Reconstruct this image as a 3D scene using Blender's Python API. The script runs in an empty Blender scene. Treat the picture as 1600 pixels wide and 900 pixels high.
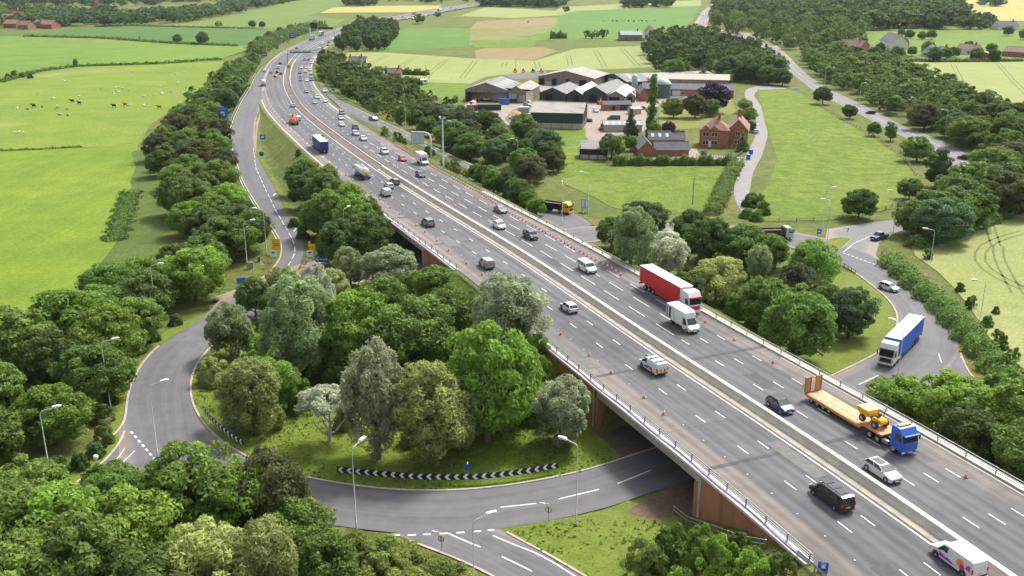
# Motorway interchange seen from the air: motorway on an embankment crossing a roundabout, farm, fields and woods.
import bpy, math, random
import numpy as np
from mathutils import Vector, Matrix, geometry
random.seed(7); rng = np.random.default_rng(7)
S = bpy.context.scene
COL = S.collection
R = math.radians

# ---------------------------------------------------------------- survey: ground point seen at a place of the photograph
F_ = 1500.; TH = math.atan(500/1500.); HC = 60.
ct, st = math.cos(TH), math.sin(TH)
def W(px, py, z=0.):
    u = (px-800)/F_; v = (py-450)/F_
    t = (HC-z)/(st+v*ct)
    return (u*t, (ct-v*st)*t)
def zm(Y):                                   # height of the motorway
    t = min(max((Y-250)/350., 0), 1); t = t*t*(3-2*t)
    return 6-5*t
def zfix(px, py, f):
    z = 3.
    for _ in range(40):
        x, y = W(px, py, z); z = .5*z+.5*f(y)
    return x, y, z
def zL(Y):                                   # left slip road
    a = zm(Y)
    if Y >= 430: return a
    t = min(max((Y-195)/235., 0), 1)
    return zm(430)*(t*t*(3-2*t))+.0
def zR(Y):                                   # right slip road
    if Y >= 400: return zm(Y)
    t = min(max((Y-240)/160., 0), 1)
    return zm(400)*t*t*(3-2*t)

# ---------------------------------------------------------------- materials
def newmat(name):
    m = bpy.data.materials.new(name); m.use_nodes = True
    nt = m.node_tree; b = nt.nodes['Principled BSDF']
    return m, nt, b
def N(nt, t, **k):
    n = nt.nodes.new(t)
    for a, v in k.items(): setattr(n, a, v)
    return n
def L(nt, a, b): nt.links.new(a, b)
_M = {}
def col4(c): return (c[0], c[1], c[2], 1)
def plain(name, c, rough=.6, metal=0., vary=0., scale=3., spec=.4, coat=0., emit=None):
    if name in _M: return _M[name]
    m, nt, b = newmat(name)
    b.inputs['Base Color'].default_value = col4(c); b.inputs['Roughness'].default_value = rough
    b.inputs['Metallic'].default_value = metal; b.inputs['Specular IOR Level'].default_value = spec
    b.inputs['Coat Weight'].default_value = coat
    if emit: b.inputs['Emission Color'].default_value = col4(c); b.inputs['Emission Strength'].default_value = emit
    if vary:
        tc = N(nt, 'ShaderNodeTexCoord'); nz = N(nt, 'ShaderNodeTexNoise'); nz.inputs['Scale'].default_value = scale; nz.inputs['Detail'].default_value = 5
        nz.inputs['Roughness'].default_value = .65
        mr = N(nt, 'ShaderNodeMapRange'); mr.inputs[1].default_value = .3; mr.inputs[2].default_value = .7
        mr.inputs[3].default_value = 1-vary; mr.inputs[4].default_value = 1+vary
        mx = N(nt, 'ShaderNodeVectorMath', operation='SCALE'); mx.inputs[0].default_value = c
        L(nt, tc.outputs['Object'], nz.inputs['Vector']); L(nt, nz.outputs['Fac'], mr.inputs[0]); L(nt, mr.outputs[0], mx.inputs['Scale']); L(nt, mx.outputs[0], b.inputs['Base Color'])
    _M[name] = m
    return m
def ramp(nt, stops):
    r = N(nt, 'ShaderNodeValToRGB'); e = r.color_ramp.elements
    while len(e) < len(stops): e.new(.5)
    for i, (p, c) in enumerate(stops): e[i].position = p; e[i].color = col4(c)
    return r
def ground_mat(name, c1, c2, c3, big=.02, mid=.25, fine=2.5, stripes=None, bump=.4, patches=None):
    """grass, crop or soil: three colours mixed over large, medium and fine noise"""
    if name in _M: return _M[name]
    c1, c2, c3 = [tuple(v*.8 for v in c) for c in (c1, c2, c3)]
    m, nt, b = newmat(name); b.inputs['Roughness'].default_value = .9; b.inputs['Specular IOR Level'].default_value = .15
    g = N(nt, 'ShaderNodeNewGeometry')
    def noise(sc, det=6, rough=.6, dist=0.):
        n = N(nt, 'ShaderNodeTexNoise'); n.inputs['Scale'].default_value = sc; n.inputs['Detail'].default_value = det
        n.inputs['Roughness'].default_value = rough; n.inputs['Distortion'].default_value = dist
        L(nt, g.outputs['Position'], n.inputs['Vector']); return n
    nb, nm, nf = noise(big, 4, .6, .6), noise(mid, 6, .68, .3), noise(fine, 5, .75)
    r1 = N(nt, 'ShaderNodeMapRange'); r1.inputs[1].default_value = .36; r1.inputs[2].default_value = .64; L(nt, nb.outputs['Fac'], r1.inputs[0])
    r2 = N(nt, 'ShaderNodeMapRange'); r2.inputs[1].default_value = .38; r2.inputs[2].default_value = .66; L(nt, nm.outputs['Fac'], r2.inputs[0])
    a = N(nt, 'ShaderNodeMix', data_type='RGBA'); a.inputs[6].default_value = col4(c1); a.inputs[7].default_value = col4(c2); L(nt, r1.outputs[0], a.inputs[0])
    m2 = N(nt, 'ShaderNodeMath', operation='MULTIPLY'); m2.inputs[1].default_value = .9; L(nt, r2.outputs[0], m2.inputs[0])
    c = N(nt, 'ShaderNodeMix', data_type='RGBA'); L(nt, a.outputs[2], c.inputs[6]); c.inputs[7].default_value = col4(c3); L(nt, m2.outputs[0], c.inputs[0])
    mr = N(nt, 'ShaderNodeMapRange'); mr.inputs[1].default_value = .25; mr.inputs[2].default_value = .75; mr.inputs[3].default_value = .62; mr.inputs[4].default_value = 1.38
    L(nt, nf.outputs['Fac'], mr.inputs[0])
    sc = N(nt, 'ShaderNodeVectorMath', operation='SCALE'); L(nt, c.outputs[2], sc.inputs[0]); L(nt, mr.outputs[0], sc.inputs['Scale'])
    out = sc.outputs[0]
    if stripes:                                   # drilling rows / mowing streaks along a bearing
        ang, wid, amt = stripes
        mp = N(nt, 'ShaderNodeMapping'); mp.inputs['Rotation'].default_value = (0, 0, ang); mp.inputs['Scale'].default_value = (1/wid, .02/wid, 1)
        L(nt, g.outputs['Position'], mp.inputs['Vector'])
        n = N(nt, 'ShaderNodeTexNoise'); n.inputs['Scale'].default_value = 1; n.inputs['Detail'].default_value = 3; L(nt, mp.outputs[0], n.inputs['Vector'])
        q = N(nt, 'ShaderNodeMapRange'); q.inputs[1].default_value = .3; q.inputs[2].default_value = .7; q.inputs[3].default_value = 1-amt; q.inputs[4].default_value = 1+amt
        L(nt, n.outputs['Fac'], q.inputs[0]); s2 = N(nt, 'ShaderNodeVectorMath', operation='SCALE'); L(nt, out, s2.inputs[0]); L(nt, q.outputs[0], s2.inputs['Scale']); out = s2.outputs[0]
    if patches:                                   # worn / dry patches
        pc, psc, lo, hi, amt = patches
        n = noise(psc, 5, .6, .8); q = N(nt, 'ShaderNodeMapRange'); q.inputs[1].default_value = lo; q.inputs[2].default_value = hi; q.inputs[4].default_value = amt
        L(nt, n.outputs['Fac'], q.inputs[0]); x = N(nt, 'ShaderNodeMix', data_type='RGBA'); L(nt, out, x.inputs[6]); x.inputs[7].default_value = col4(pc); L(nt, q.outputs[0], x.inputs[0]); out = x.outputs[2]
    L(nt, out, b.inputs['Base Color'])
    if bump:
        bp = N(nt, 'ShaderNodeBump'); bp.inputs['Strength'].default_value = bump; bp.inputs['Distance'].default_value = .5
        ad = N(nt, 'ShaderNodeMath', operation='ADD'); L(nt, nf.outputs['Fac'], ad.inputs[0]); L(nt, nm.outputs['Fac'], ad.inputs[1])
        L(nt, ad.outputs[0], bp.inputs['Height']); L(nt, bp.outputs[0], b.inputs['Normal'])
    _M[name] = m
    return m
def asphalt_mat(name, base, streak=.22, shoulder=None, lo=0, hi=0, joints=None, edge=None):
    """asphalt; UV x = metres across, y = metres along, so that wheel tracks and stains run along the road"""
    m, nt, b = newmat(name); b.inputs['Roughness'].default_value = .82; b.inputs['Specular IOR Level'].default_value = .35
    uv = N(nt, 'ShaderNodeUVMap'); uv.uv_map = 'UVMap'
    g = N(nt, 'ShaderNodeNewGeometry')
    mp = N(nt, 'ShaderNodeMapping'); mp.inputs['Scale'].default_value = (1.1, .012, 1); L(nt, uv.outputs[0], mp.inputs[0])
    n1 = N(nt, 'ShaderNodeTexNoise'); n1.inputs['Scale'].default_value = 1; n1.inputs['Detail'].default_value = 4; L(nt, mp.outputs[0], n1.inputs['Vector'])
    mp2 = N(nt, 'ShaderNodeMapping'); mp2.inputs['Scale'].default_value = (.32, .02, 1); mp2.inputs['Location'].default_value = (7, 3, 0); L(nt, uv.outputs[0], mp2.inputs[0])
    n2 = N(nt, 'ShaderNodeTexNoise'); n2.inputs['Scale'].default_value = 1; n2.inputs['Detail'].default_value = 5; n2.inputs['Distortion'].default_value = .5; L(nt, mp2.outputs[0], n2.inputs['Vector'])
    n3 = N(nt, 'ShaderNodeTexNoise'); n3.inputs['Scale'].default_value = .35; n3.inputs['Detail'].default_value = 8; n3.inputs['Roughness'].default_value = .7; L(nt, g.outputs['Position'], n3.inputs['Vector'])
    ad = N(nt, 'ShaderNodeMath', operation='ADD'); L(nt, n1.outputs['Fac'], ad.inputs[0]); L(nt, n2.outputs['Fac'], ad.inputs[1])
    ad2 = N(nt, 'ShaderNodeMath', operation='ADD'); L(nt, ad.outputs[0], ad2.inputs[0]); L(nt, n3.outputs['Fac'], ad2.inputs[1])
    mr = N(nt, 'ShaderNodeMapRange'); mr.inputs[1].default_value = 1.2; mr.inputs[2].default_value = 1.8; mr.inputs[3].default_value = 1-streak; mr.inputs[4].default_value = 1+streak
    L(nt, ad2.outputs[0], mr.inputs[0])
    if joints:
        sx0 = N(nt, 'ShaderNodeSeparateXYZ'); L(nt, uv.outputs[0], sx0.inputs[0])
        wv = N(nt, 'ShaderNodeMath', operation='MULTIPLY'); wv.inputs[1].default_value = 2*math.pi/1.55; L(nt, sx0.outputs[0], wv.inputs[0])
        sn = N(nt, 'ShaderNodeMath', operation='SINE'); L(nt, wv.outputs[0], sn.inputs[0])
        am = N(nt, 'ShaderNodeMath', operation='MULTIPLY_ADD'); am.inputs[1].default_value = .11; L(nt, sn.outputs[0], am.inputs[0]); L(nt, ad2.outputs[0], am.inputs[2]); L(nt, am.outputs[0], mr.inputs[0])
    cur = None
    sx = N(nt, 'ShaderNodeSeparateXYZ'); L(nt, uv.outputs[0], sx.inputs[0])
    rgb = N(nt, 'ShaderNodeRGB'); rgb.outputs[0].default_value = col4(base); cur = rgb.outputs[0]
    def blend(facsock, c):
        nonlocal cur
        x = N(nt, 'ShaderNodeMix', data_type='RGBA'); L(nt, cur, x.inputs[6]); x.inputs[7].default_value = col4(c); L(nt, facsock, x.inputs[0]); cur = x.outputs[2]
    if shoulder:                                   # paler, browner hard shoulders outside lo..hi
        dn = N(nt, 'ShaderNodeMath', operation='MULTIPLY_ADD'); dn.inputs[1].default_value = 1.0; L(nt, n3.outputs['Fac'], dn.inputs[0]); L(nt, sx.outputs[0], dn.inputs[2])
        for a, e0, e1 in ((lo, lo+1.0, lo-.1), (hi, hi-.2+.5, hi+.9+.5)):
            q = N(nt, 'ShaderNodeMapRange'); q.inputs[1].default_value = e0; q.inputs[2].default_value = e1; L(nt, dn.outputs[0], q.inputs[0]); blend(q.outputs[0], shoulder)
    if edge:                                       # dusty margins
        ec, w0, w1 = edge
        ab = N(nt, 'ShaderNodeMath', operation='ABSOLUTE'); L(nt, sx.outputs[0], ab.inputs[0])
        dn = N(nt, 'ShaderNodeMath', operation='MULTIPLY_ADD'); dn.inputs[1].default_value = 1.6; L(nt, n3.outputs['Fac'], dn.inputs[0]); L(nt, ab.outputs[0], dn.inputs[2])
        q = N(nt, 'ShaderNodeMapRange'); q.inputs[1].default_value = w0; q.inputs[2].default_value = w1; q.inputs[4].default_value = .8; L(nt, dn.outputs[0], q.inputs[0]); blend(q.outputs[0], ec)
    if joints:
        for (y0, w, c, amt) in joints:
            sb = N(nt, 'ShaderNodeMath', operation='SUBTRACT'); sb.inputs[1].default_value = y0; L(nt, sx.outputs[1], sb.inputs[0])
            ab = N(nt, 'ShaderNodeMath', operation='ABSOLUTE'); L(nt, sb.outputs[0], ab.inputs[0])
            q = N(nt, 'ShaderNodeMapRange'); q.inputs[1].default_value = w; q.inputs[2].default_value = w*.75; q.inputs[4].default_value = amt; L(nt, ab.outputs[0], q.inputs[0]); blend(q.outputs[0], c)
    s = N(nt, 'ShaderNodeVectorMath', operation='SCALE'); L(nt, cur, s.inputs[0]); L(nt, mr.outputs[0], s.inputs['Scale']); L(nt, s.outputs[0], b.inputs['Base Color'])
    bp = N(nt, 'ShaderNodeBump'); bp.inputs['Strength'].default_value = .15; L(nt, n3.outputs['Fac'], bp.inputs['Height']); L(nt, bp.outputs[0], b.inputs['Normal'])
    return m

# ---------------------------------------------------------------- mesh builder
class MB:
    def __init__(s): s.v = []; s.f = []; s.m = []; s.uv = []; s.sm = []
    def add(s, vs, fs, mi=0, smooth=False, uvs=None):
        o = len(s.v); s.v += [tuple(v) for v in vs]
        for f in fs: s.f.append(tuple(i+o for i in f)); s.m.append(mi); s.sm.append(smooth)
        s.uv += (uvs if uvs else [(0, 0)]*len(vs))
        return s
    def box(s, x0, x1, y0, y1, z0, z1, mi=0, ch=0.):
        if ch <= 0:
            v = [(x0,y0,z0),(x1,y0,z0),(x1,y1,z0),(x0,y1,z0),(x0,y0,z1),(x1,y0,z1),(x1,y1,z1),(x0,y1,z1)]
            f = [(0,3,2,1),(4,5,6,7),(0,1,5,4),(1,2,6,5),(2,3,7,6),(3,0,4,7)]
            return s.add(v, f, mi)
        # chamfered on all edges
        vs = []; idx = {}
        X, Y, Z = (x0, x1), (y0, y1), (z0, z1); sg = (1, -1)
        for i in (0, 1):
            for j in (0, 1):
                for k in (0, 1):
                    cx, cy, cz = X[i]+sg[i]*ch, Y[j]+sg[j]*ch, Z[k]+sg[k]*ch
                    idx[i,j,k,0] = len(vs); vs.append((X[i], cy, cz))
                    idx[i,j,k,1] = len(vs); vs.append((cx, Y[j], cz))
                    idx[i,j,k,2] = len(vs); vs.append((cx, cy, Z[k]))
        f = []
        for i in (0, 1):
            q = [idx[i,0,0,0], idx[i,1,0,0], idx[i,1,1,0], idx[i,0,1,0]]; f.append(q if i else q[::-1])
            q = [idx[0,i,0,1], idx[0,i,1,1], idx[1,i,1,1], idx[1,i,0,1]]; f.append(q if i else q[::-1])
            q = [idx[0,0,i,2], idx[1,0,i,2], idx[1,1,i,2], idx[0,1,i,2]]; f.append(q if i else q[::-1])
        for a in (0, 1):
            for b in (0, 1):
                f.append([idx[a,b,0,0], idx[a,b,1,0], idx[a,b,1,1], idx[a,b,0,1]])
                f.append([idx[a,0,b,0], idx[a,1,b,0], idx[a,1,b,2], idx[a,0,b,2]])
                f.append([idx[0,a,b,1], idx[1,a,b,1], idx[1,a,b,2], idx[0,a,b,2]])
        for i in (0, 1):
            for j in (0, 1):
                for k in (0, 1): f.append([idx[i,j,k,0], idx[i,j,k,1], idx[i,j,k,2]])
        return s.add(vs, f, mi)
    def tube(s, pts, r, n=8, mi=0, caps=True, smooth=True):
        pts = [Vector(p) for p in pts]; rs = r if isinstance(r, (list, tuple)) else [r]*len(pts)
        vs = []; fs = []
        for i, p in enumerate(pts):
            d = (pts[min(i+1, len(pts)-1)]-pts[max(i-1, 0)]).normalized()
            u = d.cross(Vector((0, 0, 1)))
            if u.length < 1e-3: u = d.cross(Vector((0, 1, 0)))
            u.normalize(); w = d.cross(u)
            for k in range(n):
                a = 2*math.pi*k/n; vs.append(p+u*math.cos(a)*rs[i]+w*math.sin(a)*rs[i])
        for i in range(len(pts)-1):
            for k in range(n): fs.append((i*n+k, i*n+(k+1) % n, (i+1)*n+(k+1) % n, (i+1)*n+k))
        s.add(vs, fs, mi, smooth)
        if caps:
            s.add(vs[:n], [tuple(range(n))], mi); s.add(vs[-n:], [tuple(range(n))[::-1]], mi)
        return s
    def lathe(s, prof, n=16, c=(0, 0, 0), mi=0, axis='z', smooth=True):
        vs = []; fs = []
        for (r, z) in prof:
            for k in range(n):
                a = 2*math.pi*k/n; x, y = r*math.cos(a), r*math.sin(a)
                v = (x, y, z) if axis == 'z' else ((z, x, y) if axis == 'x' else (x, z, y))
                vs.append((v[0]+c[0], v[1]+c[1], v[2]+c[2]))
        for i in range(len(prof)-1):
            for k in range(n): fs.append((i*n+k, i*n+(k+1) % n, (i+1)*n+(k+1) % n, (i+1)*n+k))
        return s.add(vs, fs, mi, smooth)
    def prism(s, prof, w, mi=0, c=.05, taper=None, tum=None):
        """side profile [(y,z)..] made solid across x = -w..w with soft long edges; taper(y) and tum(z) narrow it"""
        n = len(prof); cy = sum(p[0] for p in prof)/n; cz = sum(p[1] for p in prof)/n
        def ring(x, ins):
            out = []
            for (y, z) in prof:
                d = math.hypot(y-cy, z-cz) or 1
                yy, zz = y-(y-cy)/d*ins, z-(z-cz)/d*ins
                k = (taper(yy) if taper else 1)*(tum(zz) if tum else 1)
                out.append((x*k, yy, zz))
            return out
        rs = [ring(-w, c), ring(-(w-c), 0), ring(w-c, 0), ring(w, c)]
        vs = sum(rs, []); fs = []
        for i in range(3):
            for k in range(n): fs.append((i*n+k, i*n+(k+1) % n, (i+1)*n+(k+1) % n, (i+1)*n+k))
        fs.append(tuple(range(n))); fs.append(tuple(range(3*n, 4*n))[::-1])
        return s.add(vs, fs, mi)
    def sheet(s, poly, z, mi=0, uvs=None):
        """flat sheet over a polygon (concave allowed)"""
        t = geometry.tessellate_polygon([[Vector((p[0], p[1], 0)) for p in poly]])
        vs = [(p[0], p[1], p[2] if len(p) > 2 else z) for p in poly]
        fs = []
        for a, b, c in t:
            ar = (vs[b][0]-vs[a][0])*(vs[c][1]-vs[a][1])-(vs[c][0]-vs[a][0])*(vs[b][1]-vs[a][1])
            fs.append((a, b, c) if ar > 0 else (a, c, b))
        return s.add(vs, fs, mi, uvs=uvs or [(p[0], p[1]) for p in poly])
    def mesh(s, name, mats):
        me = bpy.data.meshes.new(name); me.from_pydata(s.v, [], s.f)
        for m in mats: me.materials.append(m)
        me.polygons.foreach_set('material_index', s.m); me.polygons.foreach_set('use_smooth', s.sm)
        ul = me.uv_layers.new(name='UVMap')
        li = np.empty(len(me.loops), dtype=np.int32); me.loops.foreach_get('vertex_index', li)
        ul.data.foreach_set('uv', np.array(s.uv, dtype=np.float32)[li].ravel())
        me.validate(); me.update()
        return me
    def build(s, name, mats, parent=None, loc=None, rot=None):
        if not isinstance(mats, (list, tuple)): mats = [mats]
        o = bpy.data.objects.new(name, s.mesh(name, mats)); COL.objects.link(o)
        if parent: o.parent = parent
        if loc: o.location = loc
        if rot: o.rotation_euler = (0, 0, rot)
        return o
def fixn(o):
    import bmesh
    bm = bmesh.new(); bm.from_mesh(o.data); bmesh.ops.recalc_face_normals(bm, faces=bm.faces); bm.to_mesh(o.data); bm.free(); return o
def tag(o, label=None, cat=None, group=None, kind=None):
    if label: o['label'] = label
    if cat: o['category'] = cat
    if group: o['group'] = group
    if kind: o['kind'] = kind
    return o
def thing(name, loc, rz=0., label=None, cat=None, group=None):
    o = bpy.data.objects.new(name, None); COL.objects.link(o); o.empty_display_size = .5
    o.location = loc; o.rotation_euler = (0, 0, rz)
    return tag(o, label, cat, group)
def copy_tree(o, parent=None, skip=()):
    c = o.copy(); COL.objects.link(c); c.parent = parent
    for k in ('label', 'group'):
        if k in c.keys() and parent is None: del c[k]
    for ch in list(o.children):
        if ch.name.split('.')[0] in skip: continue
        copy_tree(ch, c, skip)
    return c
def paint(o, mat, slot=0, names=None):
    for ch in [o]+list(o.children_recursive):
        if ch.type == 'MESH' and (names is None or ch.name.split('.')[0] in names) and len(ch.material_slots) > slot:
            ch.material_slots[slot].link = 'OBJECT'; ch.material_slots[slot].material = mat
def struct(o): o['kind'] = 'structure'; return o
def text_mesh(body, size, name, mat, parent, loc, rot, align='CENTER'):
    c = bpy.data.curves.new(name, 'FONT'); c.body = body; c.size = size; c.align_x = align; c.align_y = 'CENTER'; c.extrude = .004; c.resolution_u = 3
    t = bpy.data.objects.new(name, c); COL.objects.link(t)
    dg = bpy.context.evaluated_depsgraph_get(); me = bpy.data.meshes.new_from_object(t.evaluated_get(dg))
    bpy.data.objects.remove(t); me.materials.clear(); me.materials.append(mat)
    o = bpy.data.objects.new(name, me); COL.objects.link(o); o.parent = parent; o.location = loc; o.rotation_euler = rot
    return o

# ---------------------------------------------------------------- camera, light
cam = bpy.data.cameras.new('camera'); cam.sensor_width = 36; cam.lens = F_/1600*36; cam.clip_end = 20000; cam.clip_start = 1
co = bpy.data.objects.new('camera', cam); COL.objects.link(co); co.location = (0, 0, HC); co.rotation_euler = (math.pi/2-TH, 0, 0); S.camera = co
SUN_EL, SUN_AZ = R(52), R(38)      # azimuth from +Y towards +X: the light comes from the far right
w = bpy.data.worlds.new('World'); S.world = w; w.use_nodes = True; nt = w.node_tree
sky = N(nt, 'ShaderNodeTexSky', sky_type='NISHITA'); sky.sun_disc = False; sky.sun_elevation = SUN_EL; sky.sun_rotation = SUN_AZ
sky.dust_density = 4; sky.ozone_density = 1; sky.air_density = 1
bg = nt.nodes['Background']; bg.inputs[1].default_value = .15
hs = N(nt, 'ShaderNodeHueSaturation'); hs.inputs['Saturation'].default_value = .45      # thin cloud whitens the sky
L(nt, sky.outputs[0], hs.inputs['Color']); L(nt, hs.outputs[0], bg.inputs[0])
sl = bpy.data.lights.new('sun', 'SUN'); sl.energy = 2.5; sl.angle = R(11); sl.color = (1, .96, .9)
so = bpy.data.objects.new('sun', sl); COL.objects.link(so)
sd = Vector((math.sin(SUN_AZ)*math.cos(SUN_EL), math.cos(SUN_AZ)*math.cos(SUN_EL), math.sin(SUN_EL)))
so.rotation_euler = sd.to_track_quat('Z', 'Y').to_euler(); so.location = (0, 0, 200)
S.view_settings.view_transform = 'Standard'; S.view_settings.look = 'None'; S.view_settings.exposure = .90; S.view_settings.gamma = 1
S.view_settings.use_curve_mapping = False
S.cycles.use_denoising = True; S.cycles.max_bounces = 5; S.cycles.diffuse_bounces = 2; S.cycles.glossy_bounces = 2; S.cycles.transparent_max_bounces = 4; S.cycles.transmission_bounces = 2
S.cycles.use_adaptive_sampling = True
# ---------------------------------------------------------------- motorway centre line (survey of the median)
MC = [(1790,1062),(1700,998),(1600,925),(1426,800),(1369,762),(1278,703),(1205,652),(1080,575),(984,512),(897,450),(800,387),(700,328),(600,266),(548,230),(497,192),(467,166),(452,140),(449,130),(449.5,115),(454,100),(464,88),(477,77),(495,67.5),(512,60),(534,50.5),(560,41.5),(588,34.5),(611,30),(647,24),(686,17),(715,12),(754,6.5),(800,1)]
_c = np.array([zfix(a, b, zm)[:2] for a, b in MC])
def resample(P, step, smooth=0):
    P = np.asarray(P, float); d = np.r_[0, np.cumsum(np.hypot(*np.diff(P, axis=0).T))]
    n = max(3, int(d[-1]/step)+1); t = np.linspace(0, d[-1], n)
    Q = np.c_[np.interp(t, d, P[:, 0]), np.interp(t, d, P[:, 1])]
    for _ in range(smooth):
        Q[1:-1] = (Q[:-2]+2*Q[1:-1]+Q[2:])/4
    d = np.r_[0, np.cumsum(np.hypot(*np.diff(Q, axis=0).T))]
    return Q, d
CP, CS = resample(_c, 3., 60)
CT = np.gradient(CP, axis=0); CT /= np.hypot(CT[:, 0], CT[:, 1])[:, None]
SMAX = CS[-1]
def cl(s):                                    # point, tangent at arc length s
    x = np.interp(s, CS, CP[:, 0]); y = np.interp(s, CS, CP[:, 1]); tx = np.interp(s, CS, CT[:, 0]); ty = np.interp(s, CS, CT[:, 1])
    n = math.hypot(tx, ty); return x, y, tx/n, ty/n
def P3(s, o, dz=0.):                          # offset o metres to the right of the direction away from the camera
    x, y, tx, ty = cl(s); X, Y = x+ty*o, y-tx*o
    return (X, Y, zm(y)+dz)
def so_of(x, y):
    d = np.hypot(CP[:, 0]-x, CP[:, 1]-y); i = int(d.argmin()); dx, dy = x-CP[i, 0], y-CP[i, 1]
    return CS[i]+dx*CT[i, 0]+dy*CT[i, 1], dx*CT[i, 1]-dy*CT[i, 0]
def so_px(px, py):
    x, y, z = zfix(px, py, zm); return so_of(x, y)
def oLft(s): return float(np.interp(s, [0, 780, 950, 1400, 1900], [-15.2, -15.2, -16.5, -20, -26]))
def oRgt(s): return float(np.interp(s, [0, 150, 240, 1900], [14.7, 14.6, 14.0, 15.0]))
S0 = 0.
B1 = (42.8, 66.5)            # near bridge opening (s)
W1 = (22.5, 88.6); W2 = (125., 181.)   # extents of parapets and wing walls
B2 = (144.5, 167.)           # far bridge opening
def strip(mb, s0, s1, o0, o1, dz, mi=0, step=4., dz1=None):
    ss = [s0]+[k*4. for k in range(int(s0//4)+1, int(math.ceil(s1/4))) if s0+.01 < k*4. < s1-.01]+[s1]; n = len(ss)-1; vs = []; uv = []; fs = []
    for s in ss:
        a = o0(s) if callable(o0) else o0; b = o1(s) if callable(o1) else o1
        vs += [P3(s, a, dz), P3(s, b, dz if dz1 is None else dz1)]; uv += [(a, s), (b, s)]
    for i in range(n): fs.append((2*i, 2*i+1, 2*i+3, 2*i+2))
    mb.add(vs, fs, mi, uvs=uv)
ASPH = asphalt_mat('motorway asphalt', (.090, .091, .095), .30, shoulder=(.155, .138, .122), lo=-11.4, hi=10.9,
                   joints=[(84, 9, (.062,.064,.068), .45), (18, 11, (.066,.067,.070), .35), (112, 6, (.118,.115,.112), .35), (205, 14, (.068,.07,.074), .4), (B1[0]-.5, .45, (.05,.05,.052), .8), (B1[1]+4, .45, (.05,.05,.052), .8), (B2[0]-1, .5, (.055,.055,.055), .75), (B2[1]+1, .5, (.055,.055,.055), .75)])
GREYASPH = asphalt_mat('roundabout asphalt', (.112, .110, .114), .22, edge=((.26, .19, .14), 5.2, 7.4))
SLIPASPH = asphalt_mat('slip road asphalt', (.105, .104, .11), .18, edge=((.22, .18, .15), 4.4, 6.4))
LANEASPH = plain('lane asphalt', (.21, .20, .195), .9, vary=.15, scale=.4)
WHITE = plain('road paint', (.58, .57, .54), .7, vary=.12, scale=.8)
KERB = plain('kerb concrete', (.36, .31, .26), .9, vary=.2, scale=.5)
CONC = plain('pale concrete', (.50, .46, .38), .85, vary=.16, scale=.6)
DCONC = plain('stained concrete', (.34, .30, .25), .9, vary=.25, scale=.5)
SOIL = ground_mat('bare soil', (.17,.115,.08), (.24,.17,.12), (.13,.09,.07), .2, 1.2, 4)
# pavement of the motorway, one piece
mb = MB()
strip(mb, 0, SMAX, oLft, oRgt, 0.)
m = mb.build('motorway', ASPH); struct(m)
# median strip of works soil beyond the concrete barrier
S_CB = so_px(597, 264)[0]
mb = MB(); strip(mb, S_CB, 640, -1.5, 1.3, .012); struct(mb.build('median_soil', ground_mat('median soil', (.20,.155,.125), (.26,.2,.165), (.14,.11,.09), .1, .5, 3)))
# markings
mk = MB(); H1, H2 = .02, .024
strip(mk, 0, 700, -2.35, -2.12, H1); strip(mk, 0, 700, 1.3, 1.52, H1)
strip(mk, 700, SMAX, -1.9, -1.6, H1); strip(mk, 700, SMAX, 1.5, 1.8, H1)
def dashes(o, s0, s1, per, ln, w=.16, ph=0.):
    s = s0+ph
    while s+ln < s1: strip(mk, s, s+ln, o-w/2, o+w/2, H1); s += per
def ph(px, py, per, s0): return (so_px(px, py)[0]-s0) % per
for (p, o) in (((1246,766), -8.15), ((1369,822), -5.15)): dashes(o, 0, 600, 9., 2.2, ph=ph(p[0], p[1], 9, 0))
for (p, o) in (((1335,703), 4.5), ((1462,755), 7.5), ((1498,747), 10.6)):
    dashes(o, 0, 78, 9., 2.2, ph=ph(p[0], p[1], 9, 0))
for o in (4.5, 7.55, 10.6): dashes(o, 80, 270, 9., 5.4 if o < 10 else 5.0, ph={4.5: 0, 7.55: 4, 10.6: 2}[o])
for o in (4.5, 8.0, 11.4): dashes(o, 275, 700, 9., 2.2, .18, ph=o)
dashes(-11.7, 230, 620, 9., 2.2, .2); dashes(-4.0, 232, 600, 9., 1.2, .2, 4)
for o in (-5.3, -8.9, -12.5, 5.2, 8.7, 12.2): dashes(o, 700, SMAX-5, 9., 3., .25)
strip(mk, 0, 66, 13.9, 14.12, H1)
strip(mk, 222, 700, lambda s: oLft(s)+.5-(.0), lambda s: oLft(s)+.75, H1)
strip(mk, 330, 760, lambda s: oRgt(s)-.9, lambda s: oRgt(s)-.65, H1)
# seams and repair patches in the asphalt
SEAM = plain('bitumen seam', (.035,.035,.037), .6, vary=.3); b = MB()
for o_, a_, b_ in ((-6.55,0,118),(-9.9,8,230),(-3.7,60,210),(6.05,0,96),(9.15,20,240),(3.1,80,200),(12.4,0,180)): strip(b, a_, b_, o_-.035, o_+.035, .006)
for s_, o0, o1 in ((52,-15,-2),(71,2,14),(96,-15,-2),(133,2,13),(12,2,14),(176,-14,-2),(190,2,12)): strip(b, s_, s_+.09, o0, o1, .008)
struct(b.build('road_seam', SEAM))
PATCH = plain('repair asphalt', (.062,.063,.066), .85, vary=.2, scale=1.5); PATCH2 = plain('worn asphalt', (.135,.13,.122), .9, vary=.2, scale=.8); b = MB()
for i, (s_, ln, o0, o1) in enumerate(((14,6,-10.6,-8.5),(36,9,-4.6,-2.7),(58,5,5,7.2),(73,3.5,-14.4,-11.8),(88,12,7.9,10.2),(102,5,-7.5,-5.6),(119,7,2.6,4.2),(141,8,-11,-8.4),(160,12,4.8,7.1),(30,4,9.3,11.8),(192,9,-5,-2.6))): strip(b, s_, s_+ln, o0, o1, .004, i % 2)
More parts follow.
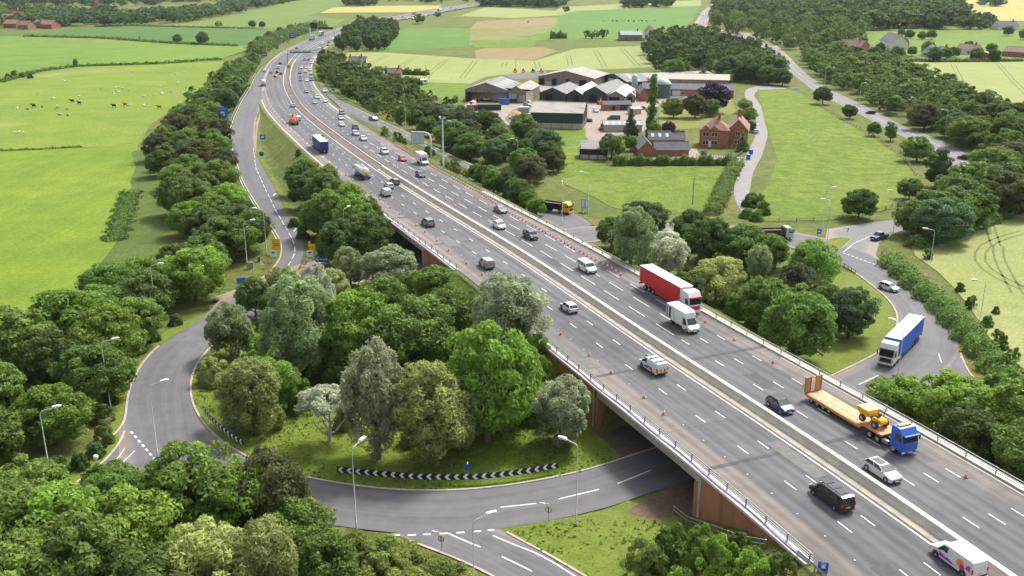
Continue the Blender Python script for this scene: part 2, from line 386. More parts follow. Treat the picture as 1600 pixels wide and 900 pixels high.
struct(b.build('road_patch', [PATCH, PATCH2]))
road_marks = [mk]

# ---------------------------------------------------------------- other roads: edges surveyed on the photo, on the ground
def world(pts, f=None):
    out = []
    for p in pts:
        if len(p) == 3: out.append((p[0], p[1], f(p[1]) if f else 0.)) ; continue     # given directly in metres
        if f: out.append(zfix(p[0], p[1], f))
        else: a = W(p[0], p[1]); out.append((a[0], a[1], 0.))
    return out
def xy(pts): return [(p[0], p[1]) for p in pts]
def smooth_line(P, step=2., k=6, closed=False):
    P = [tuple(p[:2]) for p in P]
    if closed:
        P = P+[P[0]]
        Q, d = resample(P, step, 0); Q = Q[:-1]
        for _ in range(k): Q = (np.roll(Q, 1, 0)+2*Q+np.roll(Q, -1, 0))/4
        return Q
    Q, d = resample(P, step, k); return Q
ringI = world([(332,537),(307,565),(296,592),(295,620),(307,650),(325,674),(350,696),(385,716),(430,736),(492,751),(575,764),(650,769.5),(725,768),(800,760),(875,746),(925,735),(995,710),
               (26,117.5,0),(38,127,0),(1307,585),(1360,560),(1385,545),(1400,520),(1406,500),(1400,482),(1387,465),(1367,449),(1337,425),(1297,405),(64,209,0),(50,217,0),(30,219,0),(11,210,0),(-4,199,0),(-17,192,0),(-30,184,0),(-40,174,0),(-47,162,0)])
ringO = world([(320,497),(275,522),(240,547),(220,572),(205,602),(198,635),(200,668),(-55,112,0),(-46,104,0),(-34,98.5,0),(507,819),(550,825),(612,834),(687,836),(775,829),(850,815),(900,806),(950,795),(982,782),(1025,767),(1065,752),
               (34,111,0),(50,121,0),(62,131,0),(1500,555),(1495,525),(1482,495),(1462,470),(1435,447),(1400,425),(1372,408),(80,207,0),(72,219,0),(58,228,0),(38,231,0),(18,228,0),(2,220,0),(-12,212.5,0),(-23,210,0),(-36,204,0),(-47,195,0),(-53.5,183,0),(-56,174,0)])
RI = smooth_line(ringI, 2, 5, True); RO = smooth_line(ringO, 2, 5, True)
ZR = .03
def ring_sheet(mb, I, O, z):
    n = 260; Ii = [I[int(i*len(I)/n) % len(I)] for i in range(n)]
    vs = []; uv = []; fs = []; d = 0
    for i in range(n):
        a = np.array(Ii[i]); b = O[np.hypot(*(O-a).T).argmin()]
        # outward direction: nearest outer point of the loop
        if i: d += math.hypot(*(a-np.array(Ii[i-1])))
        w = math.hypot(*(b-a)); vs += [(a[0], a[1], z), (b[0], b[1], z)]; uv += [(-w/2, d), (w/2, d)]
    for i in range(n):
        j = (i+1) % n; fs.append((2*i, 2*i+1, 2*j+1, 2*j))
    mb.add(vs, fs, 0, uvs=uv)
mb = MB(); ring_sheet(mb, RI, RO, ZR); o = mb.build('roundabout_road', GREYASPH); struct(fixn(o))
if sum(p.normal.z for p in o.data.polygons) < 0: o.data.flip_normals()
roads = []       # (left edge, right edge, z function or None)
def road(name, Lp, Rp, f=None, mat=GREYASPH, z=.03, n=60, marks=None, kerb=True, k=4):
    A = smooth_line(world(Lp, f), 2, k); B = smooth_line(world(Rp, f), 2, k)
    ia = np.linspace(0, len(A)-1, n); ib = np.linspace(0, len(B)-1, n)
    def at(Q, t): i = min(int(t), len(Q)-2); return Q[i]+(Q[i+1]-Q[i])*(t-i)
    E1 = [at(A, t) for t in ia]; E2 = [at(B, t) for t in ib]
    vs = []; uv = []; fs = []; d = 0; mids = []
    for i in range(n):
        a, b = E1[i], E2[i]; w_ = math.hypot(*(b-a)); mid = (a+b)/2; mids.append(mid)
        if i: d += math.hypot(*(mid-mids[-2]))
        for q, s_ in ((a, -1), (mid, 0), (b, 1)):
            vs.append((q[0], q[1], (f(q[1]) if f else 0)+z)); uv.append((s_*w_/2, d))
    for i in range(n-1):
        fs += [(3*i, 3*i+1, 3*i+4, 3*i+3), (3*i+1, 3*i+2, 3*i+5, 3*i+4)]
    mb = MB(); mb.add(vs, fs, 0, uvs=uv); o = mb.build(name, mat); struct(o)
    if sum(p.normal.z for p in o.data.polygons) < 0: o.data.flip_normals()
    roads.append((E1, E2, f, kerb)); return E1, E2
slipL = road('slip_road', [(424,91.5),(409,108),(400,121),(393,137),(385,150),(371,178),(363,200),(360,212),(362,228),(368,248),(381,285),(397,312),(413,337),(430,360),(440,378),(442,390),(439,405),(430,417),(419,430),(395,446),(-58,172,0)],
             [(432,91.5),(418,108),(411,122),(409,140),(409,160),(398,190),(396,215),(400,242),(412,265),(427,292),(450,337),(466,360),(474,378),(475,395),(471,410),(462,425),(448,440),(-40,178,0)], zL, SLIPASPH, .018, 140)
slipR = road('slip_road', [(497,128),(503,141),(515,152),(539,176.5),(550,181.5),(570,190),(593,198),(607,205),(630,215),(650,224),(680,237),(705,250),(760,279),(815,318),(845,340),(868,353),(886,361)],
             [(505,131),(509,141),(526,156),(545,165),(565,175),(590,188),(600,192),(642,211),(675,230),(705,244),(760,269),(800,290),(850,315),(887,329),(905,337),(918,345),(925,352)], zR, SLIPASPH, .014, 110)
armB = road('approach_road', [(612,833),(637,845),(687,860),(720,874),(750,887),(800,915),(870,960)], [(778,826),(786,833),(800,841),(837,857),(870,875),(907,899),(985,945)], None, GREYASPH, .026)
armL = road('approach_road', [(199,655),(199,675),(190,695),(170,717),(140,745),(102,767),(50,795),(0,818),(-60,845)], [(262,715),(246,722),(222,737),(195,752),(160,775),(110,805),(60,830),(0,858),(-50,880)], None, GREYASPH, .026)
armR = road('approach_road', [(1435,560),(1440,580),(1452,596),(1475,615),(1510,640),(1570,680),(1660,740)], [(1497,545),(1503,565),(1513,585),(1528,603),(1560,625),(1610,655),(1720,720)], None, GREYASPH, .026)
armA = road('main_road', [(1285,395),(1290,385),(1290,372),(1285,358),(1340,350.5),(1392,345),(1440,329),(1475,308),(1494,284),(1490,262),(1476,243),(1445,228),(1412,214),(1375,196),(1337,175),(1300,157),(1267,139),(1240,117),(1215,95),(1190,75),(1150,58),(1105,50),(1083,47),(1086,35),(1097,18),(1118,2)],
            [(1392,423),(1378,412),(1366,398),(1367,386),(1380,372),(1400,363),(1450,346),(1500,320),(1530,290),(1533,264),(1521,248),(1490,228),(1455,213),(1417,200),(1387,184),(1350,165),(1310,146),(1275,127),(1256,112),(1236,92),(1215,72),(1170,52),(1125,46),(1103,44),(1108,30),(1117,15),(1135,1)], None, asphalt_mat('main road asphalt', (.15,.148,.15), .15, edge=((.24,.2,.16), 4.6, 6.5)), .022, 160, k=3)
lane = road('farm_lane', [(1158,330),(1148,312),(1146,295),(1152,275),(1160,258),(1166,240),(1180,215),(1182,190),(1174,170),(1166,158),(1163,148),(1166,139),(1185,134),(1215,134)],
            [(1172,330),(1168,312),(1172,295),(1175,275),(1180,262),(1190,245),(1199,215),(1200,190),(1192,170),(1184,158),(1178,150),(1180,144),(1195,140),(1230,139)], None, LANEASPH, .02, 70, kerb=False)
# hard verge of the approach: footpath on the left
path = road('footpath', [(20,778),(50,763),(82,746),(128,715),(153,695),(165,675),(170,630),(182,577),(208,550),(240,525)], [(36,780),(62,769),(95,749),(137,719),(161,698),(172,676),(177,632),(189,580),(214,553),(246,528)], None, SOIL, .024, 50, kerb=False)
# farmyard and other hard areas
def area(name, pts, mat, z, mb=None):
    P = xy(world(pts)); b = MB(); b.sheet(P, z); return struct(b.build(name, mat))
yard = ground_mat('yard surface', (.34,.28,.235), (.42,.36,.31), (.27,.23,.2), .08, .5, 3, bump=.2)
dyard = ground_mat('dark yard', (.18,.17,.165), (.24,.22,.2), (.14,.13,.12), .08, .5, 3, bump=.2)
area('farm_yard', [(915,213),(905,198),(910,187),(925,170),(945,165),(990,166),(1010,172),(1012,205),(960,212),(935,222),(922,222)], yard, .016)
area('farm_yard', [(722,168),(735,157),(830,160),(850,152),(842,137),(850,128),(995,124),(1010,130),(1145,149),(1140,163),(1030,166),(930,175),(905,187),(830,180),(830,200),(800,198),(775,185),(745,176)], yard, .010)
area('farm_yard', [(790,105),(852,105),(856,122),(800,124),(786,116)], dyard, .06)
area('farm_yard', [(800,172),(835,160),(842,176),(830,200),(800,198),(788,186)], dyard, .018)
area('farm_yard', [(1048,236),(1088,232),(1092,240),(1160,246),(1160,252),(1080,246),(1050,246)], yard, .016)
area('bare_earth', [(955,722),(985,705),(1005,700),(1030,705),(1010,716),(985,724)], SOIL, .012)
area('bare_earth', [(975,800),(1000,786),(1030,774),(1076,758),(1085,775),(1095,800),(1060,806),(1020,812)], SOIL, .012)
# splitter islands
def island(pts, mat_top, name='traffic_island', hh=.12):
    Q = smooth_line(world(pts), .8, 2, True); b = MB(); n = len(Q)
    c = Q.mean(0); I = [tuple(c+(q-c)*(1-.25/max(1, math.hypot(*(q-c))))) for q in Q]
    b.add([(q[0], q[1], .0) for q in Q]+[(q[0], q[1], hh) for q in Q], [(i, (i+1) % n, n+(i+1) % n, n+i) for i in range(n)], 0)
    b.add([(q[0], q[1], hh) for q in Q]+[(q[0], q[1], hh) for q in I], [(i, (i+1) % n, n+(i+1) % n, n+i) for i in range(n)], 0)
    b.sheet(I, hh+.004, 1); o = b.build(name, [KERB, mat_top]); return struct(o)

# ---------------------------------------------------------------- ground: one sheet with the embankments
def axis(a, b, st_, far):
    fine = list(np.arange(a, b+.01, st_)); out = fine; x = b; d = st_
    while x < far: d *= 1.16; x += d; out.append(x)
    x = a; d = st_; lo = []
    while x > -far: d *= 1.16; x -= d; lo.append(x)
    return np.array(lo[::-1]+out)
gx = axis(-150, 135, 1.5, 6000); gy0 = axis(55, 470, 1.5, 8000); gy = gy0[gy0 > -400]
XX, YY = np.meshgrid(gx, gy); T = np.zeros_like(XX)
near = (YY < 900)
def raise_from(P, Z, hw, slope, drop, cut=None):
    """P samples of a road, Z its height, hw half widths: embankment sides outside, sunk formation inside"""
    global T
    inside = np.zeros(XX.shape, bool); zin = np.zeros(XX.shape)
    mx = XX[near]; my = YY[near]; best = np.full(mx.shape, -9.); dmin = np.full(mx.shape, 1e9); zi = np.zeros(mx.shape); ins = np.zeros(mx.shape, bool)
    for (px, py), z, h, out in zip(P, Z, hw, cut if cut is not None else [True]*len(P)):
        if py > 900: continue
        d = np.hypot(mx-px, my-py)
        if out: best = np.maximum(best, z-slope*np.maximum(0, d-h))
        k = d < dmin; dmin[k] = d[k]; zi[k] = z; ins[k] = d[k] < h+.2
    return best, ins, zi
sm = np.arange(0, 900, 2.5)
Pm = np.array([cl(s)[:2] for s in sm]); Zm = np.array([zm(p[1]) for p in Pm])
emb = np.array([not (W1[0]-1.5 < s < W1[1]-1 or W2[0]+1 < s < W2[1]-1) for s in sm])
hwm = np.full(len(sm), 16.6)
best, ins, zi = raise_from(Pm, Zm, hwm, .55, .5, emb)
Tn = T[near]; Tn = np.maximum(Tn, best-.15)
sn_, on_ = None, None
def side(Q1, Q2, f): 
    m = [(a+b)/2 for a, b in zip(Q1, Q2)]; return np.array(m), np.array([f(q[1]) if f else 0. for q in m]), np.array([math.hypot(*(a-b))/2 for a, b in zip(Q1, Q2)])
for (E1, E2, f, k) in [(slipL[0], slipL[1], zL, 1), (slipR[0], slipR[1], zR, 1)]:
    P_, Z_, h_ = side(E1, E2, f); b2, i2, z2 = raise_from(P_, Z_, h_+1.5, .55, .5)
    Tn = np.where(b2 > Tn, b2-.1, Tn)
    Tn = np.where(i2, z2-.45, Tn)
opn = np.zeros(ins.shape, bool)
mx = XX[near]; my = YY[near]
# inside the motorway footprint
dd = np.full(mx.shape, 1e9); ssn = np.zeros(mx.shape)
for s, p in zip(sm, Pm):
    d = np.hypot(mx-p[0], my-p[1]); k = d < dd; dd[k] = d[k]; ssn[k] = s
wallz = ((ssn > W1[0]+1) & (ssn < W1[1]-1)) | ((ssn > W2[0]+1) & (ssn < W2[1]-1))
fp = dd < np.where(wallz, 14.2, 17.2)
under = ((ssn > B1[0]) & (ssn < B1[1])) | ((ssn > B2[0]) & (ssn < B2[1]))
Tn = np.where(fp & ~under & (ssn < 895), zi-.6, Tn)
Tn = np.where(fp & under, 0, Tn)
# roundabout and its roads: sink the ground a little
def poly_mask(poly, X, Y):
    inside = np.zeros(X.shape, bool); n = len(poly); j = n-1
    for i in range(n):
        xi, yi = poly[i]; xj, yj = poly[j]
        c = ((yi > Y) != (yj > Y)) & (X < (xj-xi)*(Y-yi)/((yj-yi) or 1e-9)+xi); inside ^= c; j = i
    return inside
rm = poly_mask([tuple(q) for q in RO], mx, my) & ~poly_mask([tuple(q) for q in RI], mx, my)
Tn = np.where(rm, np.minimum(Tn, -.12), Tn)
T[near] = Tn
def ground_z(x, y):
    i = int(np.clip(np.searchsorted(gx, x)-1, 0, len(gx)-2)); j = int(np.clip(np.searchsorted(gy, y)-1, 0, len(gy)-2))
    u = (x-gx[i])/(gx[i+1]-gx[i]); v = (y-gy[j])/(gy[j+1]-gy[j]); u = min(max(u,0),1); v = min(max(v,0),1)
    return float(T[j,i]*(1-u)*(1-v)+T[j,i+1]*u*(1-v)+T[j+1,i]*(1-u)*v+T[j+1,i+1]*u*v)
def on_ground(px, py):                         # the point of the real ground under a place of the photo
    z = 0.
    for _ in range(30):
        x, y = W(px, py, z); z = .5*z+.5*max(0, ground_z(x, y))
    return x, y, z
ny, nx = T.shape
me = bpy.data.meshes.new('ground')
vv = np.c_[XX.ravel(), YY.ravel(), T.ravel()]
jj, ii = np.meshgrid(np.arange(ny-1), np.arange(nx-1), indexing='ij'); a = (jj*nx+ii).ravel()
ff = np.c_[a, a+1, a+nx+1, a+nx].astype(np.int32)
me.vertices.add(len(vv)); me.vertices.foreach_set('co', vv.ravel().astype(np.float32))
me.loops.add(ff.size); me.loops.foreach_set('vertex_index', ff.ravel()); me.polygons.add(len(ff))
me.polygons.foreach_set('loop_start', np.arange(0, ff.size, 4, dtype=np.int32)); me.update(); me.validate()
me.polygons.foreach_set('use_smooth', [True]*len(ff))
VERGE = ground_mat('rough verge grass', (.125,.165,.028), (.20,.20,.055), (.075,.12,.02), .05, .4, 2.2, bump=.6, patches=((.27,.235,.10), .09, .58, .75, .55))
me.materials.append(VERGE)
g = bpy.data.objects.new('ground', me); COL.objects.link(g); struct(g)

# ---------------------------------------------------------------- fields (flat sheets a few mm above the ground)
def gm(name, c1, c2, c3, **k): return ground_mat(name, c1, c2, c3, **k)
MEADOW = gm('meadow grass', (.158,.245,.019), (.208,.278,.024), (.125,.205,.019), big=.022, mid=.07, fine=1.2, patches=((.10,.155,.02), .03, .55, .74, .45), stripes=(R(15), 2.2, .07), bump=.2)
PASTURE = gm('pasture grass', (.165,.245,.025), (.135,.215,.025), (.205,.262,.036), big=.02, mid=.06, fine=.9, patches=((.25,.245,.07), .022, .54, .72, .6), bump=.2)
GREEN1 = gm('green crop', (.08,.16,.035), (.10,.19,.04), (.07,.145,.03), big=.01, mid=.05, fine=.6, stripes=(R(80), 4, .06), bump=.1)
GREEN2 = gm('lush grass', (.14,.225,.022), (.185,.255,.03), (.085,.175,.02), big=.02, mid=.16, fine=.9, bump=.4)
GREEN3 = gm('bright grass', (.10,.22,.035), (.13,.24,.04), (.09,.19,.03), big=.01, mid=.06, fine=.5, bump=.1)
PADDOCK = gm('tufted paddock grass', (.165,.235,.022), (.215,.265,.035), (.085,.155,.018), big=.025, mid=.22, fine=1.0, patches=((.22,.215,.06), .03, .57, .75, .6), bump=.8)
BARLEY = gm('pale ripening barley', (.27,.31,.095), (.30,.335,.115), (.245,.29,.085), big=.012, mid=.08, fine=1.6, stripes=(R(-20), 1.5, .035), bump=.15)
BARLEY2 = gm('pale green barley', (.28,.31,.10), (.33,.34,.13), (.23,.275,.08), big=.02, mid=.15, fine=1.8, bump=.3)
RAPE = gm('yellow crop', (.40,.36,.10), (.43,.39,.13), (.36,.34,.10), big=.01, mid=.05, fine=.5, bump=.1)
BROWN = gm('dry grass', (.27,.20,.085), (.22,.20,.07), (.30,.22,.10), big=.01, mid=.08, fine=.7, bump=.1)
ROUGHG = gm('rough grazing', (.20,.225,.07), (.25,.24,.09), (.15,.19,.05), big=.008, mid=.05, fine=.5, bump=.1)
TRACK = gm('wheel track', (.17,.19,.06), (.20,.21,.075), (.13,.15,.05), big=.1, mid=.5, fine=2)
LAWN = gm('mown lawn', (.20,.22,.05), (.24,.245,.07), (.16,.2,.04), big=.05, mid=.3, fine=2)
_fz = [.004]
def field(pts, mat, tracks=(), name='field', tw=.5, gap=1.9):
    _fz[0] += .004; z = _fz[0]
    P = xy(world(pts)); b = MB(); b.sheet(P, z); 
    for t in tracks:                            # pairs of tramlines
        Q, d = resample(xy(world(t)), 6., 2)
        Tn_ = np.gradient(Q, axis=0); Tn_ /= np.hypot(*Tn_.T)[:, None]; Nn = np.c_[-Tn_[:, 1], Tn_[:, 0]]
        far_ = max(1., np.mean(Q[:, 1])/450.)
        for sgn in (-1, 1):
            A = Q+Nn*(sgn*gap*.5*far_-tw/2*far_); B = Q+Nn*(sgn*gap*.5*far_+tw/2*far_)
            vs = []; fs = []
            for i in range(len(Q)): vs += [(A[i][0], A[i][1], z+.012), (B[i][0], B[i][1], z+.012)]
            for i in range(len(Q)-1): fs.append((2*i, 2*i+2, 2*i+3, 2*i+1))
            b.add(vs, fs, 1)
    o = b.build(name, [mat, TRACK]); struct(o); 
    for p in o.data.polygons:
        if p.normal.z < 0: o.data.flip_normals(); break
    return o
field([(-500,60),(0,56),(160,60),(300,68),(420,70),(440,62),(330,96),(250,100),(120,105),(45,116),(-500,140)], gm('two tone pasture', (.15,.245,.03), (.10,.19,.035), (.17,.26,.03), big=.006, mid=.05, fine=.6, bump=.1))
field([(-500,46),(-100,50),(40,53),(160,40),(250,41),(400,45),(445,52),(450,60),(420,71),(370,72),(270,68),(160,60),(0,56),(-500,58)], GREEN1)
field([(270,39),(330,30),(420,10),(470,-8),(600,-8),(560,8),(500,18),(480,26),(540,30),(520,42),(480,48),(400,43)], gm('far meadow', (.14,.21,.04), (.17,.235,.05), (.12,.19,.035), big=.006, mid=.04, fine=.3, bump=.1))
field([(500,20),(520,12),(560,9),(690,8.5),(684,13),(645,19),(560,19.5)], RAPE)
field([(-300,120),(0,121),(45,116),(120,105),(250,100),(350,96),(330,125),(285,160),(235,195),(215,228),(150,229),(0,235),(-300,240)], PASTURE)
field([(-300,240),(0,236),(150,230),(206,222),(228,240),(215,300),(190,370),(150,420),(110,470),(60,500),(-300,520)], MEADOW)
field([(205,238),(222,233),(243,243),(256,262),(266,300),(262,370),(230,420),(180,430),(160,470),(120,470),(160,410),(178,384),(186,372),(199,340),(196,322),(207,300),(203,284),(212,262)], gm('damp rushy margin', (.115,.17,.035), (.15,.195,.04), (.085,.135,.028), big=.05, mid=.3, fine=1.5, bump=.9))
# right of the motorway
field([(575,84),(600,52),(640,44),(735,44),(732,72),(610,80)], GREEN3)
field([(735,44),(760,32),(870,27),(880,34),(870,45),(850,62),(745,66),(733,72)], ROUGHG)
field([(735,45),(745,34),(860,27),(868,38),(800,44)], BROWN)
field([(718,25),(760,10.5),(868,17),(876,24),(800,28)], BARLEY)
field([(868,17),(876,11),(1095,0),(1096,9),(900,18),(878,24)], BARLEY2)
field([(870,25),(900,17),(1095,10),(1083,30),(1070,45),(1040,57),(900,55),(850,52),(872,38)], GREEN3)
field([(800,58),(850,52),(970,55),(1000,58),(960,64),(860,62),(830,60)], GREEN2)
field([(735,63),(830,61),(840,66),(830,74),(742,74)], GREEN2)
field([(742,79),(760,75),(850,74),(872,80),(835,94),(745,94)], BROWN)
field([(530,112),(528,96),(545,82),(600,82),(745,92),(835,95),(900,76),(1020,71),(1045,95),(1035,104),(960,108),(850,110),(760,120),(735,131),(640,128),(610,118)], BARLEY,
      [[(562,84),(553,92),(552,96)],[(605,87),(580,98),(575,104)],[(652,88),(628,102),(634,118)],[(698,93),(668,118),(666,124)],[(743,95),(722,122)],[(789,98),(787,104)],[(838,96),(841,106)],[(888,86),(891,102)],[(930,78),(945,105)],[(972,76),(997,104)],[(1005,86),(1002,90),(1022,104)]])
field([(640,130),(735,131),(724,152),(722,166),(640,140)], GREEN2)
field([(800,201),(915,200),(915,222),(903,232),(905,250),(958,262),(1148,259),(1120,300),(1108,330),(1010,338),(950,322),(930,309),(884,289),(868,270),(858,236),(842,222),(812,214)], PADDOCK)
field([(1183,140),(1242,141),(1275,162),(1320,188),(1370,215),(1412,246),(1436,276),(1436,300),(1400,325),(1340,338),(1290,345),(1188,346),(1178,318),(1200,290),(1215,250),(1196,195)], PADDOCK)
field([(1030,162),(1145,160),(1150,176),(1090,200),(1030,205)], LAWN)
field([(1398,98),(1430,95),(1800,95),(1800,205),(1640,205),(1580,195),(1500,160),(1430,128),(1405,112)], BARLEY,
      [[(1417,103),(1421,115)],[(1424,116),(1440,127),(1460,143)],[(1489,101),(1504,130),(1516,155)],[(1560,100),(1582,125),(1610,153)],[(1540,163),(1700,163)],[(1575,168),(1590,185),(1600,192)]])
field([(1360,45),(1440,46),(1620,49),(1800,50),(1800,94),(1600,94),(1440,92),(1360,70),(1346,60)], GREEN2)
field([(1500,0),(1700,-3),(1700,32),(1560,33),(1515,22)], RAPE)
field([(1650,300),(1600,325),(1548,345),(1490,372),(1440,380),(1424,384),(1430,400),(1465,425),(1490,450),(1515,480),(1540,520),(1570,560),(1640,600),(1900,600),(1900,300)], BARLEY2,
      [[(1600,363),(1560,372),(1535,385),(1524,400),(1530,418),(1560,436),(1600,452)],[(1560,385),(1556,395),(1568,420),(1590,460)],[(1600,446),(1640,470)],[(1545,350),(1556,385)]], tw=.5, gap=2.0)
MOWN = gm('mown verge', (.16,.215,.03), (.2,.235,.045), (.125,.18,.025), big=.06, mid=.4, fine=2.5, bump=.4, patches=((.26,.2,.1), .15, .62, .78, .5))
area('grass_verge', [(60,775),(102,767),(140,745),(170,717),(190,695),(199,675),(197,630),(205,600),(220,572),(240,547),(275,522),(320,497),(330,485),(270,510),(214,553),(189,580),(177,632),(172,676),(161,698),(137,719),(95,749)], MOWN, .008)
area('grass_verge', [(778,826),(800,822),(850,815),(900,806),(950,795),(982,782),(1010,790),(1060,806),(1120,850),(1220,900),(1220,960),(1000,960),(907,899),(870,875),(837,857),(800,841)], MOWN, .009)
area('grass_verge', [(1375,449),(1400,482),(1406,500),(1400,520),(1385,545),(1360,560),(1307,585),(1240,560),(1280,480),(1310,425),(1337,425)], MOWN, .008)
# island: brighter rough grass
ISL = gm('island grass', (.19,.27,.028), (.235,.29,.045), (.125,.205,.022), big=.05, mid=.35, fine=2.0, bump=.9, patches=((.28,.27,.09), .12, .58, .8, .5))
b = MB(); lft = [tuple(q) for q in RI if so_of(q[0], q[1])[1] < -15.4 and q[1] < 186]; b.sheet(lft, .011); struct(fixn(b.build('island_grass', ISL)))
# kerbs: a line of concrete along road edges
def kerb_line(mb, Q, w_=.28, h=.12, f=None, inset=1):
    Q = np.asarray(Q); t = np.gradient(Q, axis=0); t /= np.hypot(*t.T)[:, None]; nn = np.c_[-t[:, 1], t[:, 0]]*inset
    vs = []; fs = []
    for i, q in enumerate(Q):
        z = (f(q[1]) if f else 0); a = q; c = q+nn[i]*w_; e = q+nn[i]*1.2
        vs += [(a[0], a[1], z-.1), (a[0], a[1], z+h), (c[0], c[1], z+h+.003), (c[0], c[1], z-.3)]
    for i in range(len(Q)-1):
        for k in range(3): fs.append((4*i+k, 4*i+k+1, 4*i+4+k+1, 4*i+4+k))
    mb.add(vs, fs, 0)
mb = MB(); kerb_line(mb, np.r_[RI, RI[:1]], .3, .13, inset=1)
kerb_line(mb, RO[np.array([not (RO[i][1] > 150 and RO[i][1] < 205 and RO[i][0] < -30) for i in range(len(RO))])][:18], .3, .12, inset=-1)
E = slipL[0]; kerb_line(mb, [q for q in E if q[1] < 330], .3, .12, zL, -1)
for E1_, E2_ in (armB, armL): kerb_line(mb, E1_[7:], .3, .12, inset=-1); kerb_line(mb, E2_[4:], .3, .12, inset=1)
kerb_line(mb, armR[1][3:], .3, .12, inset=1)
struct(mb.build('kerb', KERB))
# verge shoulders beside the slip roads hide the step between road and sloping ground
mb = MB()
for E_, f, sg in ((slipL[0], zL, -1), (slipL[1], zL, 1), (slipR[0], zR, -1), (slipR[1], zR, 1)):
    Q = np.array([q for q in E_ if q[1] > 185 and (not (E_ is slipL[1]) or q[1] < 415) and (not (E_ is slipR[0]) or q[1] < 388)])
    t = np.gradient(Q, axis=0); t /= np.hypot(*t.T)[:, None]; nn = np.c_[-t[:, 1], t[:, 0]]
    mid0 = slipL if E_ is slipL[0] or E_ is slipL[1] else slipR
    other = np.array(mid0[1] if E_ is mid0[0] else mid0[0])
    for i in range(len(Q)):
        j = np.hypot(*(other-Q[i]).T).argmin(); 
        if np.dot(nn[i], other[j]-Q[i]) > 0: nn[i] = -nn[i]
    vs = []; fs = []
    for i, q in enumerate(Q):
        z = f(q[1]); c = q+nn[i]*.5; e = q+nn[i]*2.6
        vs += [(q[0], q[1], z+.02), (c[0], c[1], z+.05), (e[0], e[1], min(z-.1, ground_z(e[0], e[1])-.15))]
    for i in range(len(Q)-1): fs += [(3*i, 3*i+3, 3*i+4, 3*i+1), (3*i+1, 3*i+4, 3*i+5, 3*i+2)]
    mb.add(vs, fs, 0)
for sg, seg in ((-1, [(0, W1[0]), (W1[1], W2[0]), (W2[1], 880)]), (1, [(0, W1[0]), (W1[1], W2[0]), (W2[1], 880)])):
    for a_, b_ in seg:
        e = (lambda s: oLft(s)) if sg < 0 else (lambda s: oRgt(s))
        strip(mb, a_, b_, (lambda s: e(s)+.05*0), (lambda s: e(s)+sg*1.0), .0, 0, 4, .06)
        strip(mb, a_, b_, (lambda s: e(s)+sg*1.0), (lambda s: e(s)+sg*3.2), .06, 0, 4, -1.2)
struct(mb.build('grass_verge', VERGE))
island([(1290,390),(1292,374),(1310,370.5),(1333,372),(1325,380),(1314,390)], MOWN)
island([(247,724),(262,713),(270,718),(262,735),(235,750),(215,752)], MOWN)

# reddish paved nose between slip road and motorway
P_ = [zfix(a, b, zL) for a, b in [(411,157),(404,170),(397,190),(395,212),(397,232),(400,240),(401,222),(403,196),(409,172)]]
b = MB(); b.sheet([(p[0], p[1], p[2]+.05) for p in P_], 0); struct(b.build('traffic_nose', plain('reddish paving', (.23,.18,.16), .85, vary=.15, scale=.5)))
# ---------------------------------------------------------------- trees
def leaf_mat(name, c, var=.22, rough=.65, trans=.45, tip=None):
    m, nt, b = newmat(name); b.inputs['Roughness'].default_value = rough; b.inputs['Specular IOR Level'].default_value = .25
    oi = N(nt, 'ShaderNodeObjectInfo'); at = N(nt, 'ShaderNodeAttribute'); at.attribute_name = 'tone'
    g = N(nt, 'ShaderNodeNewGeometry')
    nz = N(nt, 'ShaderNodeTexNoise'); nz.inputs['Scale'].default_value = .35; nz.inputs['Detail'].default_value = 3; L(nt, g.outputs['Position'], nz.inputs['Vector'])
    hsv = N(nt, 'ShaderNodeHueSaturation'); hsv.inputs['Color'].default_value = col4(c)
    h = N(nt, 'ShaderNodeMapRange'); h.inputs[3].default_value = .499; h.inputs[4].default_value = .524; L(nt, oi.outputs['Random'], h.inputs[0]); L(nt, h.outputs[0], hsv.inputs['Hue'])
    # value: per tree * per leaf * slow noise
    mlt = N(nt, 'ShaderNodeMath', operation='MULTIPLY'); mlt.inputs[1].default_value = 7.31; L(nt, oi.outputs['Random'], mlt.inputs[0])
    fr = N(nt, 'ShaderNodeMath', operation='FRACT'); L(nt, mlt.outputs[0], fr.inputs[0])
    v1 = N(nt, 'ShaderNodeMapRange'); v1.inputs[3].default_value = 1-var; v1.inputs[4].default_value = 1+var; L(nt, fr.outputs[0], v1.inputs[0])
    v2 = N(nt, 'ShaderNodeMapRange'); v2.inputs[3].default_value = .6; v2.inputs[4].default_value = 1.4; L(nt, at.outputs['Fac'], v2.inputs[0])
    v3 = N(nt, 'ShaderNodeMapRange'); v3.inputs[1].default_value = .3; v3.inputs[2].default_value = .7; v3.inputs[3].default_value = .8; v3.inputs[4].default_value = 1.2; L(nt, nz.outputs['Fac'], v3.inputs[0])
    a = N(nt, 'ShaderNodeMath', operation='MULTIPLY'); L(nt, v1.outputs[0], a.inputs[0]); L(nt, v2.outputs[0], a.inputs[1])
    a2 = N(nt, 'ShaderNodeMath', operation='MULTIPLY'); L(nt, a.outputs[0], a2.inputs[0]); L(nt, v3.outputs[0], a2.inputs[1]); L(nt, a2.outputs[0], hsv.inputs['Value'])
    L(nt, hsv.outputs[0], b.inputs['Base Color'])
    tr = N(nt, 'ShaderNodeBsdfTranslucent'); L(nt, hsv.outputs[0], tr.inputs[0])
    mx = N(nt, 'ShaderNodeMixShader'); mx.inputs[0].default_value = trans; L(nt, b.outputs[0], mx.inputs[1]); L(nt, tr.outputs[0], mx.inputs[2])
    L(nt, mx.outputs[0], nt.nodes['Material Output'].inputs[0])
    return m
